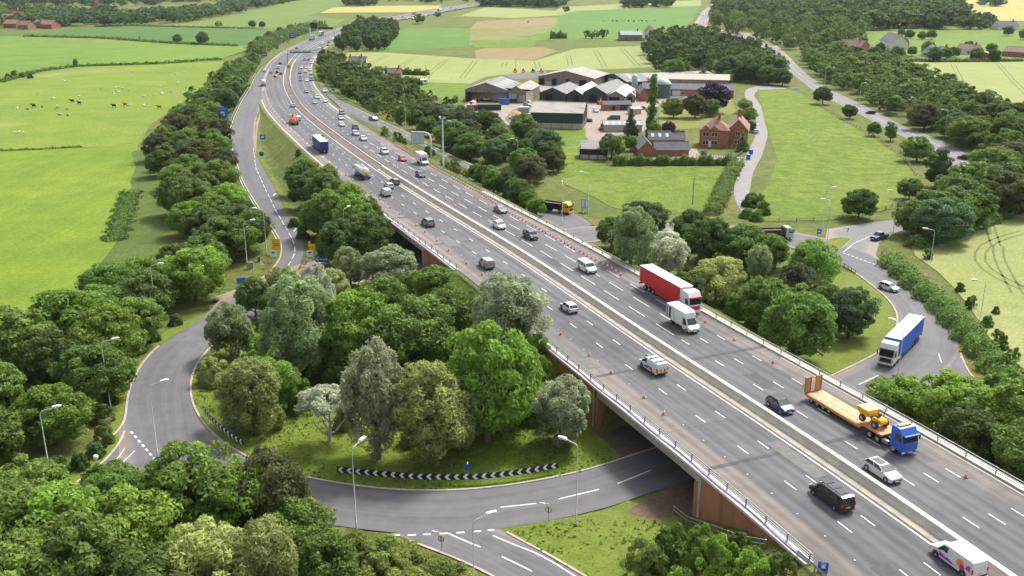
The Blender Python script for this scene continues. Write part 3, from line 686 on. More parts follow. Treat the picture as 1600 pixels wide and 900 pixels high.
LEAF = dict(
    dark=leaf_mat('dark leaves', (0.125, 0.18, 0.042)), mid=leaf_mat('green leaves', (0.175, 0.25, 0.048)), bright=leaf_mat('bright leaves', (0.215, 0.32, 0.046)),
    yellow=leaf_mat('yellow green leaves', (0.36, 0.4, 0.125)), willow=leaf_mat('willow leaves', (0.29, 0.345, 0.15)), silver=leaf_mat('silver leaves', (0.37, 0.41, 0.23)),
    white=leaf_mat('white poplar leaves', (.50,.54,.38), .1), purple=leaf_mat('purple leaves', (0.06, 0.042, 0.075), .1, trans=.1), gold=leaf_mat('golden leaves', (.40,.38,.05), .1),
    pine=leaf_mat('conifer needles', (0.07, 0.11, 0.04), .15, trans=.05), brownish=leaf_mat('dark bronze leaves', (0.12, 0.13, 0.045), .12),
    hedge=leaf_mat('hedge leaves', (0.155, 0.23, 0.046), .15), bramble=leaf_mat('bramble leaves', (0.22, 0.26, 0.06), .2), blue=leaf_mat('blue green leaves', (0.125, 0.195, 0.08), .2))
BARK = plain('bark', (.16, .13, .10), .9, vary=.3, scale=2)
PALEBARK = plain('pale bark', (.38, .36, .32), .9, vary=.3, scale=2)
def crown_mesh(name, seed, kind, puffs, per, leaf, core=True):
    """foliage of a tree 10 m high built of many small leaf faces gathered in clumps"""
    r = np.random.default_rng(seed)
    n = 0; C = []; RR = []
    lob = r.normal(size=(5, 3)); lob /= np.linalg.norm(lob, axis=1)[:, None]; la = r.uniform(-.38, .42, 5)
    def env(d):                                   # bumpy outline
        k = 1+sum(a*np.maximum(0, d@l)**2.5 for a, l in zip(la, lob))
        return k
    while len(C) < puffs:
        d = r.normal(size=3); d /= np.linalg.norm(d)
        if kind == 'round':
            if d[2] < -.9: continue
            q = r.uniform(.55, 1)**.6; c = d*np.array([4.0, 4.0, 4.0])*env(d)*q+np.array([0, 0, 5.0]); pr = r.uniform(.55, 1.35)
        elif kind == 'tall':
            q = r.uniform(.5, 1)**.6; c = d*np.array([2.5, 2.5, 4.3])*env(d)*q+np.array([0, 0, 5.4]); pr = r.uniform(.6, 1.0)
        elif kind == 'willow':
            q = r.uniform(.5, 1)**.6; c = d*np.array([3.2, 3.2, 4.2])*env(d)*q+np.array([0, 0, 5.0]); pr = r.uniform(.6, 1.05)
            c[0:2] *= 1+.12*max(0, 5-c[2])/5
        elif kind == 'column':
            q = r.uniform(.3, 1); z = r.uniform(.8, 9.7); w_ = .95*math.sin(math.pi*min(1, (z/10)*.9+.08))**.5*(1-.25*z/10)
            c = np.array([d[0]*w_*q, d[1]*w_*q, z]); pr = r.uniform(.28, .5)
        elif kind == 'cone':
            z = 10*(1-r.uniform(0, 1)**.6)*.95+.4; w_ = 2.5*(1-z/10.3); a = r.uniform(0, 6.28); q = r.uniform(.6, 1); c = np.array([math.cos(a)*w_*q, math.sin(a)*w_*q, z]); pr = .3+.5*(1-z/10)
        elif kind == 'open':                      # airy crown on visible limbs
            if d[2] < -.3: continue
            q = r.uniform(.6, 1); c = d*np.array([4.0, 4.0, 2.9])*env(d)*q+np.array([0, 0, 6.6]); pr = r.uniform(.6, 1.0)
        else:                                     # bush / mound
            if d[2] < -.15: continue
            q = r.uniform(.5, 1)**.6; c = d*np.array([5.0, 5.0, 8.0])*env(d)*q; c[2] = max(c[2], .5); pr = r.uniform(.9, 1.6)
        c[2] = max(c[2], .5)
        C.append(c); RR.append(pr)
    C = np.array(C); RR = np.array(RR)
    cen = np.array([0, 0, 5.0 if kind not in ('bush',) else 1.])
    cnt = puffs*per
    ci = np.repeat(np.arange(puffs), per)
    d = r.normal(size=(cnt, 3)); out = C[ci]-cen; out /= np.linalg.norm(out, axis=1)[:, None]+1e-6
    d = d/np.linalg.norm(d, axis=1)[:, None]+out*.55+np.array([0, 0, .25]); d /= np.linalg.norm(d, axis=1)[:, None]
    rad = RR[ci]*(r.uniform(.35, 1, cnt)**.45)
    if kind == 'willow': sc = np.array([1, 1, 1.35])
    else: sc = np.array([1.05, 1.05, .82])
    P = C[ci]+d*rad[:, None]*sc
    P[:, 2] = np.maximum(P[:, 2], .08)
    nrm = d+r.normal(size=(cnt, 3))*.55; nrm /= np.linalg.norm(nrm, axis=1)[:, None]
    u = np.cross(nrm, r.normal(size=(cnt, 3))); u /= np.linalg.norm(u, axis=1)[:, None]; v = np.cross(nrm, u)
    s1 = leaf*r.uniform(.6, 1.3, cnt)[:, None]; s2 = s1*(.55 if kind != 'willow' else .38)
    if kind == 'willow': s1 = s1*1.25
    V = np.stack([P-u*s1, P-v*s2, P+u*s1, P+v*s2], 1).reshape(-1, 3)
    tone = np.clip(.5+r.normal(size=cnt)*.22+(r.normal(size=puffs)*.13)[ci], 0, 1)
    if core:                                      # larger leaves added inside to block light, shade put into their darker tone
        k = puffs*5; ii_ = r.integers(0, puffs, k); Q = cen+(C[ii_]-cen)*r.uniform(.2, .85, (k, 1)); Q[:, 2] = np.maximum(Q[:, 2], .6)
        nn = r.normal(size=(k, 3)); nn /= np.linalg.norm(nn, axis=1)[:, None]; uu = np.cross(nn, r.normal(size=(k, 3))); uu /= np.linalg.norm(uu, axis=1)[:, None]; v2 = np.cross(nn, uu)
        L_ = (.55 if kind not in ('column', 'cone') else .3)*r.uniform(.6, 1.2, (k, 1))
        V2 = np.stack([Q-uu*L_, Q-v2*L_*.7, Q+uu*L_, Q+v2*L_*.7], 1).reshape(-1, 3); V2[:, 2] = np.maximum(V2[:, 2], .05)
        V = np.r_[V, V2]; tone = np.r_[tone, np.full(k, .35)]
    return fast_mesh(name, V, tone)
def fast_mesh(name, V, tone):
    nf = len(V)//4
    me = bpy.data.meshes.new(name); me.vertices.add(len(V)); me.vertices.foreach_set('co', V.astype(np.float32).ravel())
    me.loops.add(nf*4); me.loops.foreach_set('vertex_index', np.arange(nf*4, dtype=np.int32)); me.polygons.add(nf)
    me.polygons.foreach_set('loop_start', np.arange(0, nf*4, 4, dtype=np.int32)); me.update()
    a = me.attributes.new('tone', 'FLOAT', 'FACE'); a.data.foreach_set('value', tone.astype(np.float32))
    me.materials.append(LEAF['mid'])
    return me
def trunk_mesh(name, seed, kind):
    r = random.Random(seed); b = MB()
    top = {'round': 6.2, 'tall': 8, 'willow': 7, 'column': 8.5, 'cone': 9, 'open': 5.0, 'bush': 1.5}[kind]
    base = .28 if kind != 'bush' else .1
    p = [(0, 0, -.3)]; x = y = 0
    for i in range(1, 6):
        x += r.uniform(-.12, .12); y += r.uniform(-.12, .12); p.append((x, y, top*i/5))
    b.tube(p, [base*1.25, base, base*.85, base*.7, base*.5, base*.22], 8)
    nl = {'column': 4, 'cone': 6, 'open': 9}.get(kind, 7)
    for k in range(nl):
        a = k*2.4+r.uniform(-.4, .4); t = r.uniform(.25, .8); i = int(t*5); q = p[i]; ln = {'column': .9, 'cone': 1.5, 'bush': 1.2}.get(kind, 3.0)*(1.1-t*.5)
        dx, dy = math.cos(a), math.sin(a)
        b.tube([q, (q[0]+dx*ln*.45, q[1]+dy*ln*.45, q[2]+ln*.35), (q[0]+dx*ln*.8, q[1]+dy*ln*.8, q[2]+ln*.85), (q[0]+dx*ln, q[1]+dy*ln, q[2]+ln*1.25)], [base*.5, base*.38, base*.25, base*.1], 6)
    return b.mesh(name, [BARK])
CR = {}; TK = {}
for kd, nv, pf, pr_, lf in (('round', 5, 115, 120, .21), ('tall', 3, 80, 110, .21), ('willow', 3, 95, 125, .2), ('column', 1, 120, 50, .16), ('cone', 2, 110, 50, .2), ('open', 2, 60, 120, .2), ('bush', 3, 60, 130, .33)):
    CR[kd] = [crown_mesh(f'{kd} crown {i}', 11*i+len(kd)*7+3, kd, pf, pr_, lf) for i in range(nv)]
    TK[kd] = [trunk_mesh(f'{kd} trunk {i}', i+5, kd) for i in range(nv)]
CRF = {kd: [crown_mesh(f'{kd} far crown {i}', 100+11*i, kd, 34, 38, .62) for i in range(2)] for kd in ('round', 'tall')}
NAMES = {'round': 'broadleaf_tree', 'tall': 'broadleaf_tree', 'willow': 'willow_tree', 'column': 'poplar_tree', 'cone': 'conifer_tree', 'open': 'white_poplar_tree', 'bush': 'bush'}
CATS = {'broadleaf_tree': 'tree', 'willow_tree': 'willow tree', 'poplar_tree': 'poplar tree', 'conifer_tree': 'conifer', 'white_poplar_tree': 'poplar tree', 'bush': 'bush'}
NTREE = [0]
def tree(x, y, z, h, kind='round', leaf='mid', label='', group=None, width=1., far=False, name=None):
    nm = name or NAMES[kind]; NTREE[0] += 1
    meshes = CRF.get(kind, CR[kind]) if far else CR[kind]
    i = random.randrange(len(meshes)); s = h/10.
    t = thing(nm, (x, y, z), random.uniform(0, 6.28), label, CATS.get(nm, 'tree'), group)
    c = bpy.data.objects.new('crown', meshes[i]); COL.objects.link(c); c.parent = t; c.scale = (s*width, s*width*random.uniform(.9, 1.1), s)
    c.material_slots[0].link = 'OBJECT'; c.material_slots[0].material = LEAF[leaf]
    if not far:
        k = bpy.data.objects.new('trunk', TK[kind][i % len(TK[kind])]); COL.objects.link(k); k.parent = t; k.scale = (s, s, s)
        if kind in ('open',): k.material_slots[0].link = 'OBJECT'; k.material_slots[0].material = PALEBARK
    return t
def tpx(px, py, h, kind='round', leaf='mid', label='', group=None, width=1., far=False, name=None):
    x, y, z = on_ground(px, py); return tree(x, y, z, h, kind, leaf, label, group, width, far, name)
MASS = []
def scatter(poly, sp, hs, kinds, label, group, wr=(.9, 1.25), far=False, maxn=999, avoid=None, flat=False, name=None, ymax=1e9, mass=None):
    P = [W(*p) for p in poly] if not flat else poly
    xs = [p[0] for p in P]; ys = [p[1] for p in P]; pts = []; tries = 0
    A = (max(xs)-min(xs))*(max(ys)-min(ys)); want = int(A/(sp*sp)*4)+200
    X = rng.uniform(min(xs), max(xs), want*3); Y = rng.uniform(min(ys), max(ys), want*3)
    ok = poly_mask(P, X, Y)
    for x, y in zip(X[ok], Y[ok]):
        if all((x-a)**2+(y-b)**2 > sp*sp for a, b in pts):
            if avoid and avoid(x, y): continue
            pts.append((x, y))
            if len(pts) >= maxn: break
    out = []; rest = []
    for x, y in sorted(pts, key=lambda q: q[1]):
        kd, lf = random.choice(kinds); h = random.uniform(*hs)
        if y > ymax: rest.append((x, y, h, random.uniform(*wr))); continue
        out.append(tree(x, y, ground_z(x, y) if y < 880 else 0, h, kd, lf, label, group, random.uniform(*wr), far, name))
    if rest: wood_mesh('distant_wood', rest, 'dark', mass, .62)
    return out
_SRC = {}
def wood_mesh(name, items, leaf, label, size=1.0, cat='wood'):
    if size not in _SRC:
        _SRC[size] = []
        for i in range(4):
            m = crown_mesh('tmp', 50+i, 'round', 22 if size > .9 else 34, 18 if size > .9 else 34, .8 if size > .9 else .5, True); a = np.empty(len(m.vertices)*3, np.float32); m.vertices.foreach_get('co', a)
            tn = np.empty(len(m.polygons), np.float32); m.attributes['tone'].data.foreach_get('value', tn); _SRC[size].append((a.reshape(-1, 3), tn)); bpy.data.meshes.remove(m)
    V = []; T_ = []
    for x, y, h, w_ in items:
        a, tn = _SRC[size][rng.integers(4)]; s = h/10; th = rng.uniform(0, 6.28); c_, s_ = math.cos(th), math.sin(th); z = ground_z(x, y) if y < 880 else 0
        V.append(np.c_[(a[:, 0]*c_-a[:, 1]*s_)*s*w_+x, (a[:, 0]*s_+a[:, 1]*c_)*s*w_+y, a[:, 2]*s+z]); T_.append(np.clip(tn+rng.normal()*.28, 0, 1.3))
    o = bpy.data.objects.new(name, fast_mesh(name, np.concatenate(V), np.concatenate(T_))); COL.objects.link(o)
    o.material_slots[0].link = 'OBJECT'; o.material_slots[0].material = LEAF[leaf]; tag(o, label, cat, kind='stuff'); return o
K_DARK = [('round', 'dark'), ('round', 'mid'), ('round', 'dark'), ('round', 'brownish'), ('tall', 'mid'), ('round', 'blue'), ('round', 'mid')]
K_MIX = [('round', 'mid'), ('round', 'bright'), ('round', 'dark'), ('round', 'mid'), ('tall', 'mid')]
# big belt on the left, from the far end of the slip road down to the roundabout
scatter([(402,98),(360,118),(322,158),(292,195),(248,240),(252,280),(292,345),(318,345),(345,330),(352,270),(350,225),(356,190),(370,155),(392,118)], 8.6, (8, 11.5), K_DARK,
        'broad green tree in the dense belt between the left pasture and the slip road', 'trees in the belt beside the left slip road', (1.0, 1.3), ymax=420, avoid=lambda x, y: min(math.hypot(x-W(350,v)[0], y-W(350,v)[1]) for v in (200,212,226)) < 7.5, mass='far end of the dark belt beside the left slip road')
scatter([(295,350),(290,430),(190,458),(165,478),(135,530),(60,540),(-40,560),(-60,770),(28,775),(66,748),(136,704),(160,650),(178,598),(216,540),(262,505),(300,485),(338,466),(352,445),(372,425),(392,398),(384,345),(345,335)], 7.9, (8, 12), K_MIX,
        'leafy green tree in the thick wood on the left of the roundabout', 'trees in the wood left of the roundabout', (1.1, 1.45))
# foreground trees, bottom left
FG = [(30,905,12,'round','mid'),(110,905,12,'round','bright'),(60,845,11,'round','mid'),(185,850,10,'round','mid'),(215,925,12,'round','bright'),(-30,880,12,'round','mid'),(300,850,12.5,'round','mid'),(250,805,6.5,'round','bright'),
      (390,860,11,'round','bright'),(140,985,13,'round','mid'),(20,1010,13,'round','mid'),(250,1010,11,'round','dark'),(470,900,9,'round','mid'),(510,935,8,'round','mid'),(175,800,7,'round','mid'),(-60,960,12,'round','mid')]
for px, py, h, k, lf in FG: tpx(px, py, h, k, lf, 'full green tree in the foreground wood below the roundabout at bottom left', 'foreground trees at bottom left', random.uniform(1.0, 1.15))
tpx(330,985,12,'willow','yellow','pale yellow green willow at the bottom edge, left of the pair','foreground willows',1.05)
tpx(400,975,11,'willow','yellow','pale willow at the bottom edge near the dark tree, right of the pair','foreground willows',1.0)
tpx(438,850,12.5,'round','brownish','very dark bronze leaved tree standing over the roundabout edge at lower left',None,.78)
for px, py, h in ((545,880,4),(590,900,4.5),(640,905,4),(690,925,4),(560,940,5),(620,960,5),(680,975,4.5),(530,905,5),(735,945,3.5)):
    tpx(px,py,h,'bush','bramble','low bramble thicket on the bank above the approach road at bottom centre','brambles at bottom centre',1.2)
# island, left half: each tree surveyed
IS = [(362,556,9.5,'willow','willow','silver grey willow at the left corner of the island beside the roundabout road',1.25),
      (400,497,8.5,'round','dark','small dark round tree behind the silver grey corner willow of the island',1.0),
      (465,598,16.5,'willow','willow','tallest grey green willow of the island, left of the vivid maple',.95),
      (505,585,14,'willow','willow','slender grey green willow leaning on the tallest one',.8),
      (508,520,12.5,'willow','white','whitish topped poplar rising behind the tallest willow',.5),
      (560,585,14.5,'round','bright','vivid green dense maple in the middle of the island wood',.95),
      (650,592,14,'round','mid','wide green tree right of the vivid maple in the island wood',1.15),
      (700,560,12,'round','mid','mid green tree between the wide green tree and the silver willow by the bridge',1.0),
      (610,452,9.5,'round','silver','pale silvery willow crown in front of the far bridge',1.25),
      (548,445,7.5,'willow','willow','grey willow left of the pale silvery crown near the slip road sign',1.2),
      (445,468,7,'willow','yellow','pale green willow bush at the foot of the slip road',1.35),
      (480,480,7,'round','mid','green tree behind the pale willow bush at the foot of the slip road',1.0),
      (520,470,7,'round','yellow','light green shrub tree in the top of the island wood',1.2),
      (680,470,7,'round','bright','bright green shrub tree below the far bridge parapet',1.3),
      (600,500,9,'round','mid','green tree below the pale silvery crown in the island wood',1.1),
      (795,545,12.5,'willow','silver','round silver willow touching the motorway edge between the two bridges',1.3),
      (762,690,17.5,'round','bright','tallest bright green tree at the right of the island, near the brick wall',.82),
      (815,650,12,'round','bright','bright green tree squeezed between the tallest one and the brick wing wall',.8),
      (590,716,17,'willow','silver','tall light grey willow at the front of the island behind the chevron board',.72),
      (680,718,13,'willow','yellow','broad yellow green willow at the front of the island, right of the light grey one',1.15),
      (725,700,10,'willow','yellow','yellow green willow between the broad one and the tallest bright tree',1.0),
      (515,690,9.0,'open','white','small white leaved poplar with bare forked trunk on the island lawn',1.12),
      (390,668,10.5,'willow','yellow','spreading yellow green willow on the left lawn of the island',1.25),
      (430,640,9,'round','bright','green tree between the spreading willow and the white poplar',1.0),
      (880,694,10,'willow','silver','silver grey willow beside the brick wall at the near bridge',1.1),
      (330,600,5,'bush','yellow','low pale green bush at the left rim of the island',.9)]
for px, py, h, k, lf, lb, wd in IS: tpx(px, py, h, k, lf, lb, None, wd)
for px, py, h in ((845,590,6),(850,640,6),(835,560,5),(862,668,5),(700,625,6),(640,640,6),(560,620,6),(740,620,6),(470,640,6)):
    tpx(px,py,h,'bush','bright' if px > 800 else 'mid','green shrub in the undergrowth of the island wood','undergrowth shrubs of the island',.6)
# dark group between slip road and motorway
for px, py, h, lf in ((478,322,10,'dark'),(505,330,11,'dark'),(475,292,9,'mid'),(520,372,12,'mid'),(555,380,12,'bright'),(568,408,12,'dark'),(530,415,11,'dark'),(498,372,10,'mid'),(590,398,10,'dark'),(545,345,10,'bright'),(512,300,8,'mid'),(465,300,8,'mid'),(575,362,9,'mid')):
    tpx(px,py,h,'round',lf,'dark green tree in the clump between the slip road and the motorway','trees in the clump before the far bridge',1.05)
tpx(467,243,3.2,'bush','dark','small dark bush alone beside the motorway verge above the clump',None,.7)
# right half of the roundabout
RT = [(1005,372,10,'round','dark','dark wide oak at the back of the right hand trees beside the paddock',1.25),
      (955,388,8,'round','mid','green tree at the left end of the right hand trees',1.0),
      (985,415,11,'willow','willow','grey green willow left of the white willow',1.15),
      (1045,432,10.5,'round','white','whitish silver willow in the middle of the right hand trees',.95),
      (1110,405,10,'round','dark','dark round tree behind the yellow green tree',1.2),
      (1118,470,9.5,'round','yellow','yellow green rounded tree right of the white willow',1.25),
      (1160,410,9,'round','mid','green tree right of the dark round one at the back row',1.2),
      (1185,440,8,'willow','willow','small grey willow behind the yellow green tree',.9),
      (1190,515,10.5,'round','mid','green tree above the parapet right of the yellow green tree',1.2),
      (1242,562,13.5,'round','mid','large green tree leaning over the parapet beside the right lawn',1.05),
      (1262,445,10,'round','bright','bright green tree below the lorry at the roundabout exit',1.15),
      (1243,480,9,'round','brownish','olive tree in the middle of the right hand wood',1.1),
      (1325,527,9.5,'round','blue','dense blue green tree alone on the right lawn',.95),
      (1285,510,9,'round','mid','green tree behind the large one and beside the lawn tree',1.0),
      (1210,420,8,'round','mid','green tree at the back edge of the right hand wood',1.1),
      (1075,380,8.5,'round','dark','dark tree between the oak and the dark round one',1.1),
      (1150,495,7,'bush','mid','leafy shrub at the foot of the right hand wood beside the parapet',.7),
      (1075,470,6,'round','dark','dark small tree under the white willow',1.0)]
for px, py, h, k, lf, lb, wd in RT: tpx(px, py, h, k, lf, lb, None, wd)
for s_, o_, h in ((51,22.5,8),(46,26,10),(40,22.5,9),(38,31,12),(30,23,10),(29,32,12.5),(21,24,10),(20,33,12),(11,23.5,9),(10,32,12),(2,24,9),(1,33,11),(44,35,10),(14,42,12),(33,41,12),(24,44,12)):
    x, y, z = P3(s_, o_); tree(x, y, ground_z(x, y), h, 'round', random.choice(['mid', 'mid', 'dark', 'bright']), 'green tree in the wood beside the parapet at the right edge', 'trees beside the right parapet', random.uniform(1.1, 1.3))
# trees between motorway and farm: the long dark belt
scatter([(507,96),(503,112),(520,150),(560,172),(610,190),(700,230),(745,262),(800,280),(830,300),(862,290),(868,262),(840,222),(780,205),(700,182),(640,158),(585,132),(560,118),(530,104)], 9.0, (7.5, 11), K_DARK,
        'dark green tree in the long belt between the right slip road and the farm', 'trees in the belt before the farm', (1.05, 1.35), ymax=400, mass='far end of the dark belt between the motorway and the farm',
        avoid=lambda x, y: min(math.hypot(x-q[0], y-q[1]) for q in slipR[1]) < 6 or so_of(x, y)[1] < 21)
for px, py, h in ((600,214,4.5),(622,222,4.5),(632,226,3),(668,240,4.5),(676,243,3),(708,268,5),(694,262,3)):
    tpx(px,py,h,'bush','mid','small round bush on the yellow verge between motorway and right slip road','bushes on the right slip verge',.7)
for px, py, h in ((440+60,85,0),): pass
# poplars above the curve
scatter([(522,82),(545,82),(600,80),(625,52),(600,44),(566,42),(545,60)], 9.5, (10, 14), [('tall', 'blue'), ('tall', 'blue'), ('tall', 'dark')], 'blue green tree in the plantation beside the motorway curve', 'plantation at the motorway curve')
tpx(653,37,11,'round','dark','dark clump tree right of the plantation beside the far motorway',None,1.5,True)
tpx(683,28,8,'round','dark','small dark tree beside the far motorway, beyond the clump',None,1.2,True)
# lone trees in the left fields
tpx(316,69,11,'round','dark','dark round oak alone in the green field, right tree of the pair',None,1.15)
tpx(277,67,8,'round','mid','bushy tree left of the dark round oak in the green field',None,1.15)
tpx(118,104,5,'tall','mid','tiny lone tree on the hedge line of the left pasture',None,1.1)
tpx(218,63,4,'cone','dark','tiny pointed tree on the field hedge left of the two oaks',None,1.)
for px,py,h in ((22,120,6),(35,121,5),(48,122,5),(14,124,4)): tpx(px,py,h,'bush','blue','grey green scrub clump at the left end of the pasture hedge','scrub at the pasture hedge',.7)
tpx(343,42,6,'round','dark','dark bush tree in the far meadow',None,1.4,True)
for px,py in ((410,44),(395,43),(500,44),(470,48),(490,46),(454,50),(438,54),(420,62),(405,70),(395,80),(445,58),(430,66)): tpx(px,py,8,'round','dark','dark tree on the outer verge of the far motorway bend','trees at the far motorway bend',1.1)
# A-road right
scatter([(1262,104),(1285,122),(1322,142),(1362,164),(1420,193),(1490,220),(1538,250),(1537,285),(1508,318),(1470,345),(1440,365),(1400,372),(1425,388),(1500,378),(1560,350),(1640,310),(1640,225),(1560,180),(1470,145),(1420,115),(1395,105),(1320,92),(1268,84)], 9.6, (8.5, 12), K_DARK,
        'dark green tree in the long belt along the main road on the right', 'trees along the main road', (1.2, 1.5), ymax=395, mass='far part of the dark belt along the main road',
        avoid=lambda x, y: min(min(math.hypot(x-q[0], y-q[1]) for q in armA[1]), min(math.hypot(x-q[0], y-q[1]) for q in armA[0])) < 3.6)
for px, py, h, k, lf, lb in ((1285,163,9,'round','dark','dark round tree between paddock corner and main road'),(1327,185,6.5,'round','dark','round bush tree on the verge below the lamp post of the main road'),(1365,213,6,'round','mid','low spreading tree on the verge, second along the paddock fence'),
        (1391,220,7,'tall','mid','slim young tree on the verge beside the paddock fence'),(1432,252,9,'round','mid','leafy tree at the right corner of the paddock by the road bend'),(1462,292,11.5,'tall','dark','tall dark conical tree inside the road bend'),
        (1420,312,6.5,'round','mid','small tree at the lower right corner of the paddock'),(1341,341,8.5,'round','dark','dark round tree alone at the bottom of the paddock'),(1423,368,9,'round','mid','grey green tree beside the roundabout entry from the main road'),(1455,352,8,'round','dark','dark tree behind the roundabout entry tree')):
    tpx(px, py, h, k, lf, lb, None, 1.15)
# woods at top right and around the farm
scatter([(1035,122),(1040,105),(1000,84),(1030,72),(1060,62),(1080,60),(1105,64),(1150,78),(1185,92),(1210,110),(1225,128),(1150,130),(1120,122),(1080,126)], 13, (11, 16), K_DARK+[('round', 'bright')], 'tree in the wood behind the farm', 'trees in the wood behind the farm', (1.0, 1.3), ymax=560, mass='back of the wood behind the farm')
scatter([(1120,50),(1170,60),(1215,72),(1262,88),(1300,84),(1345,62),(1350,50),(1300,45),(1200,30),(1115,22)], 19, (13, 17), K_DARK, 'dark tree in the large wood at the top right beyond the main road', 'trees in the large top right wood', (1., 1.25), True, ymax=10, mass='large dark wood at the top right beyond the main road')
FA = [(1017,212,23,'column','mid','tall slender green poplar standing over the farmyard',1.),(985,214,11,'cone','pine','pointed dark conifer left of the slender poplar',1.1),
      (1117,176,14.5,'round','purple','deep purple copper beech behind the brick farmhouse',1.1),(1086,184,11,'round','brownish','grey green tree on the lawn left of the copper beech',1.05),(1112,182,8,'round','mid','green tree at the foot of the copper beech',1.0),
      (1052,184,9,'round','mid','green tree at the left end of the lawn',1.1),(955,248,9,'round','dark','dark leafy tree standing before the black barn',1.1),(1020,222,8,'round','mid','dense green tree at the foot of the slender poplar',1.),
      (1044,212,6,'round','purple','small purple leaved tree in the farm garden',1.1),(1065,214,4,'bush','mid','green garden bush left of the brick farmhouse',.7),(1165,176,7,'round','yellow','bright yellow green tree beside the lane',1.1),
      (1170,190,6.5,'round','bright','low green tree leaning over the lane edge',1.1),(1160,236,7,'cone','mid','pointed green tree right of the brick farmhouse',1.4),(1100,246,3.5,'bush','silver','pale green bush in front of the brick farmhouse',.7),
      (1174,206,4,'round','pine','small dark round tree beside the lane',1.),(1052,128,13,'round','dark','big dark tree behind the long brick farm building',1.2),(985,236,6,'round','mid','garden tree left of the slate roofed stables',1.1),
      (1098,132,8,'tall','mid','green tree behind the long brick farm building, beside the gap',1.1),(1135,136,9,'tall','dark','dark tree behind the right end of the long farm building',1.2),
      (1175,122,11,'round','blue','blue green tree beside the brick house at the lane corner',1.),(1200,132,11,'round','dark','dark tree at the right of the lane corner',1.2),(1222,134,10,'round','dark','dark tree left of the main road at the paddock top',1.2),
      (1330,78,7,'round','gold','golden yellow tree in front of the village roofs',.9)]
for px, py, h, k, lf, lb, wd in FA: tpx(px, py, h, k, lf, lb, None, wd)
VI = [(1340,92),(1365,94),(1385,96),(1402,92),(1425,88),(1450,86),(1478,92),(1490,90),(1512,80),(1548,84),(1552,96),(1460,96),(1375,82),(1310,84),(1575,56),(1600,62),(1420,60),(1440,62),(1455,62),(1408,56),(1525,95)]
for px, py in VI: tpx(px, py, random.uniform(7, 11), 'round', random.choice(['dark', 'mid', 'blue']), 'dark garden tree among the village houses at the right', 'village trees at the right', 1.15)
for px, py in ((1300,262),(1305,270)): pass
for px, py, h in ((1170,322,4.5),(1185,322,5),(1195,335,4.5),(1165,340,4),(1182,345,4)): tpx(px,py,h,'bush','hedge','green bramble bush at the lower end of the broken track','bushes at the broken track',.9)
# distant woods: nobody could count these
def wood(name, poly, sp, hs, leaf, label, far=.9):
    P = [W(*p) for p in poly]; xs = [p[0] for p in P]; ys = [p[1] for p in P]
    nn = int((max(xs)-min(xs))*(max(ys)-min(ys))/(sp*sp))+10
    X = rng.uniform(min(xs), max(xs), nn); Y = rng.uniform(min(ys), max(ys), nn); ok = poly_mask(P, X, Y)
    it = [(x, y, rng.uniform(*hs), rng.uniform(1.1, 1.6)) for x, y in zip(X[ok], Y[ok])]
    if it: wood_mesh(name, it, leaf, label, 1.0)
wood('distant_wood', [(1120,28),(1200,33),(1300,44),(1350,48),(1500,46),(1508,40),(1500,22),(1500,6),(1400,2),(1300,-2),(1200,-4),(1130,-2),(1122,10)], 17, (15, 22), 'dark', 'large dark wood across the top right')
wood('distant_wood', [(1500,36),(1545,38),(1560,42),(1545,48),(1505,46)], 15, (10, 15), 'dark', 'dark trees at the right end of the top wood')
wood('distant_wood', [(60,46),(110,42),(160,42),(220,40),(300,34),(380,20),(440,6),(480,-2),(360,-4),(355,12),(300,22),(200,26),(150,22),(60,30)], 17, (10, 15), 'blue', 'wooded belt behind the fields at the top left')
wood('distant_wood', [(-100,60),(20,55),(80,42),(70,30),(120,18),(60,14),(-100,20)], 26, (9, 13), 'dark', 'trees among the houses at the far left')
wood('distant_wood', [(-100,10),(200,12),(240,10),(360,0),(360,-6),(-100,-8)], 28, (10, 15), 'blue', 'far wood at the top left corner')
wood('distant_wood', [(756,11),(880,12.5),(882,4),(760,1),(750,4)], 16, (13, 19), 'blue', 'dark wood at the top centre')
wood('distant_wood', [(540,10),(588,10),(588,2),(540,2)], 16, (13, 18), 'blue', 'dark copse at the top behind the yellow field')
wood('distant_wood', [(600,6),(760,4),(760,-6),(600,-5)], 36, (10, 15), 'blue', 'scattered far trees behind the end of the motorway')
wood('distant_wood', [(975,13),(1048,12),(1048,8),(978,8)], 18, (15, 20), 'dark', 'row of dark trees on the skyline at the top centre')
wood('distant_wood', [(1530,10),(1562,11),(1562,6),(1535,6)], 20, (14, 18), 'blue', 'pale far trees in the yellow field')
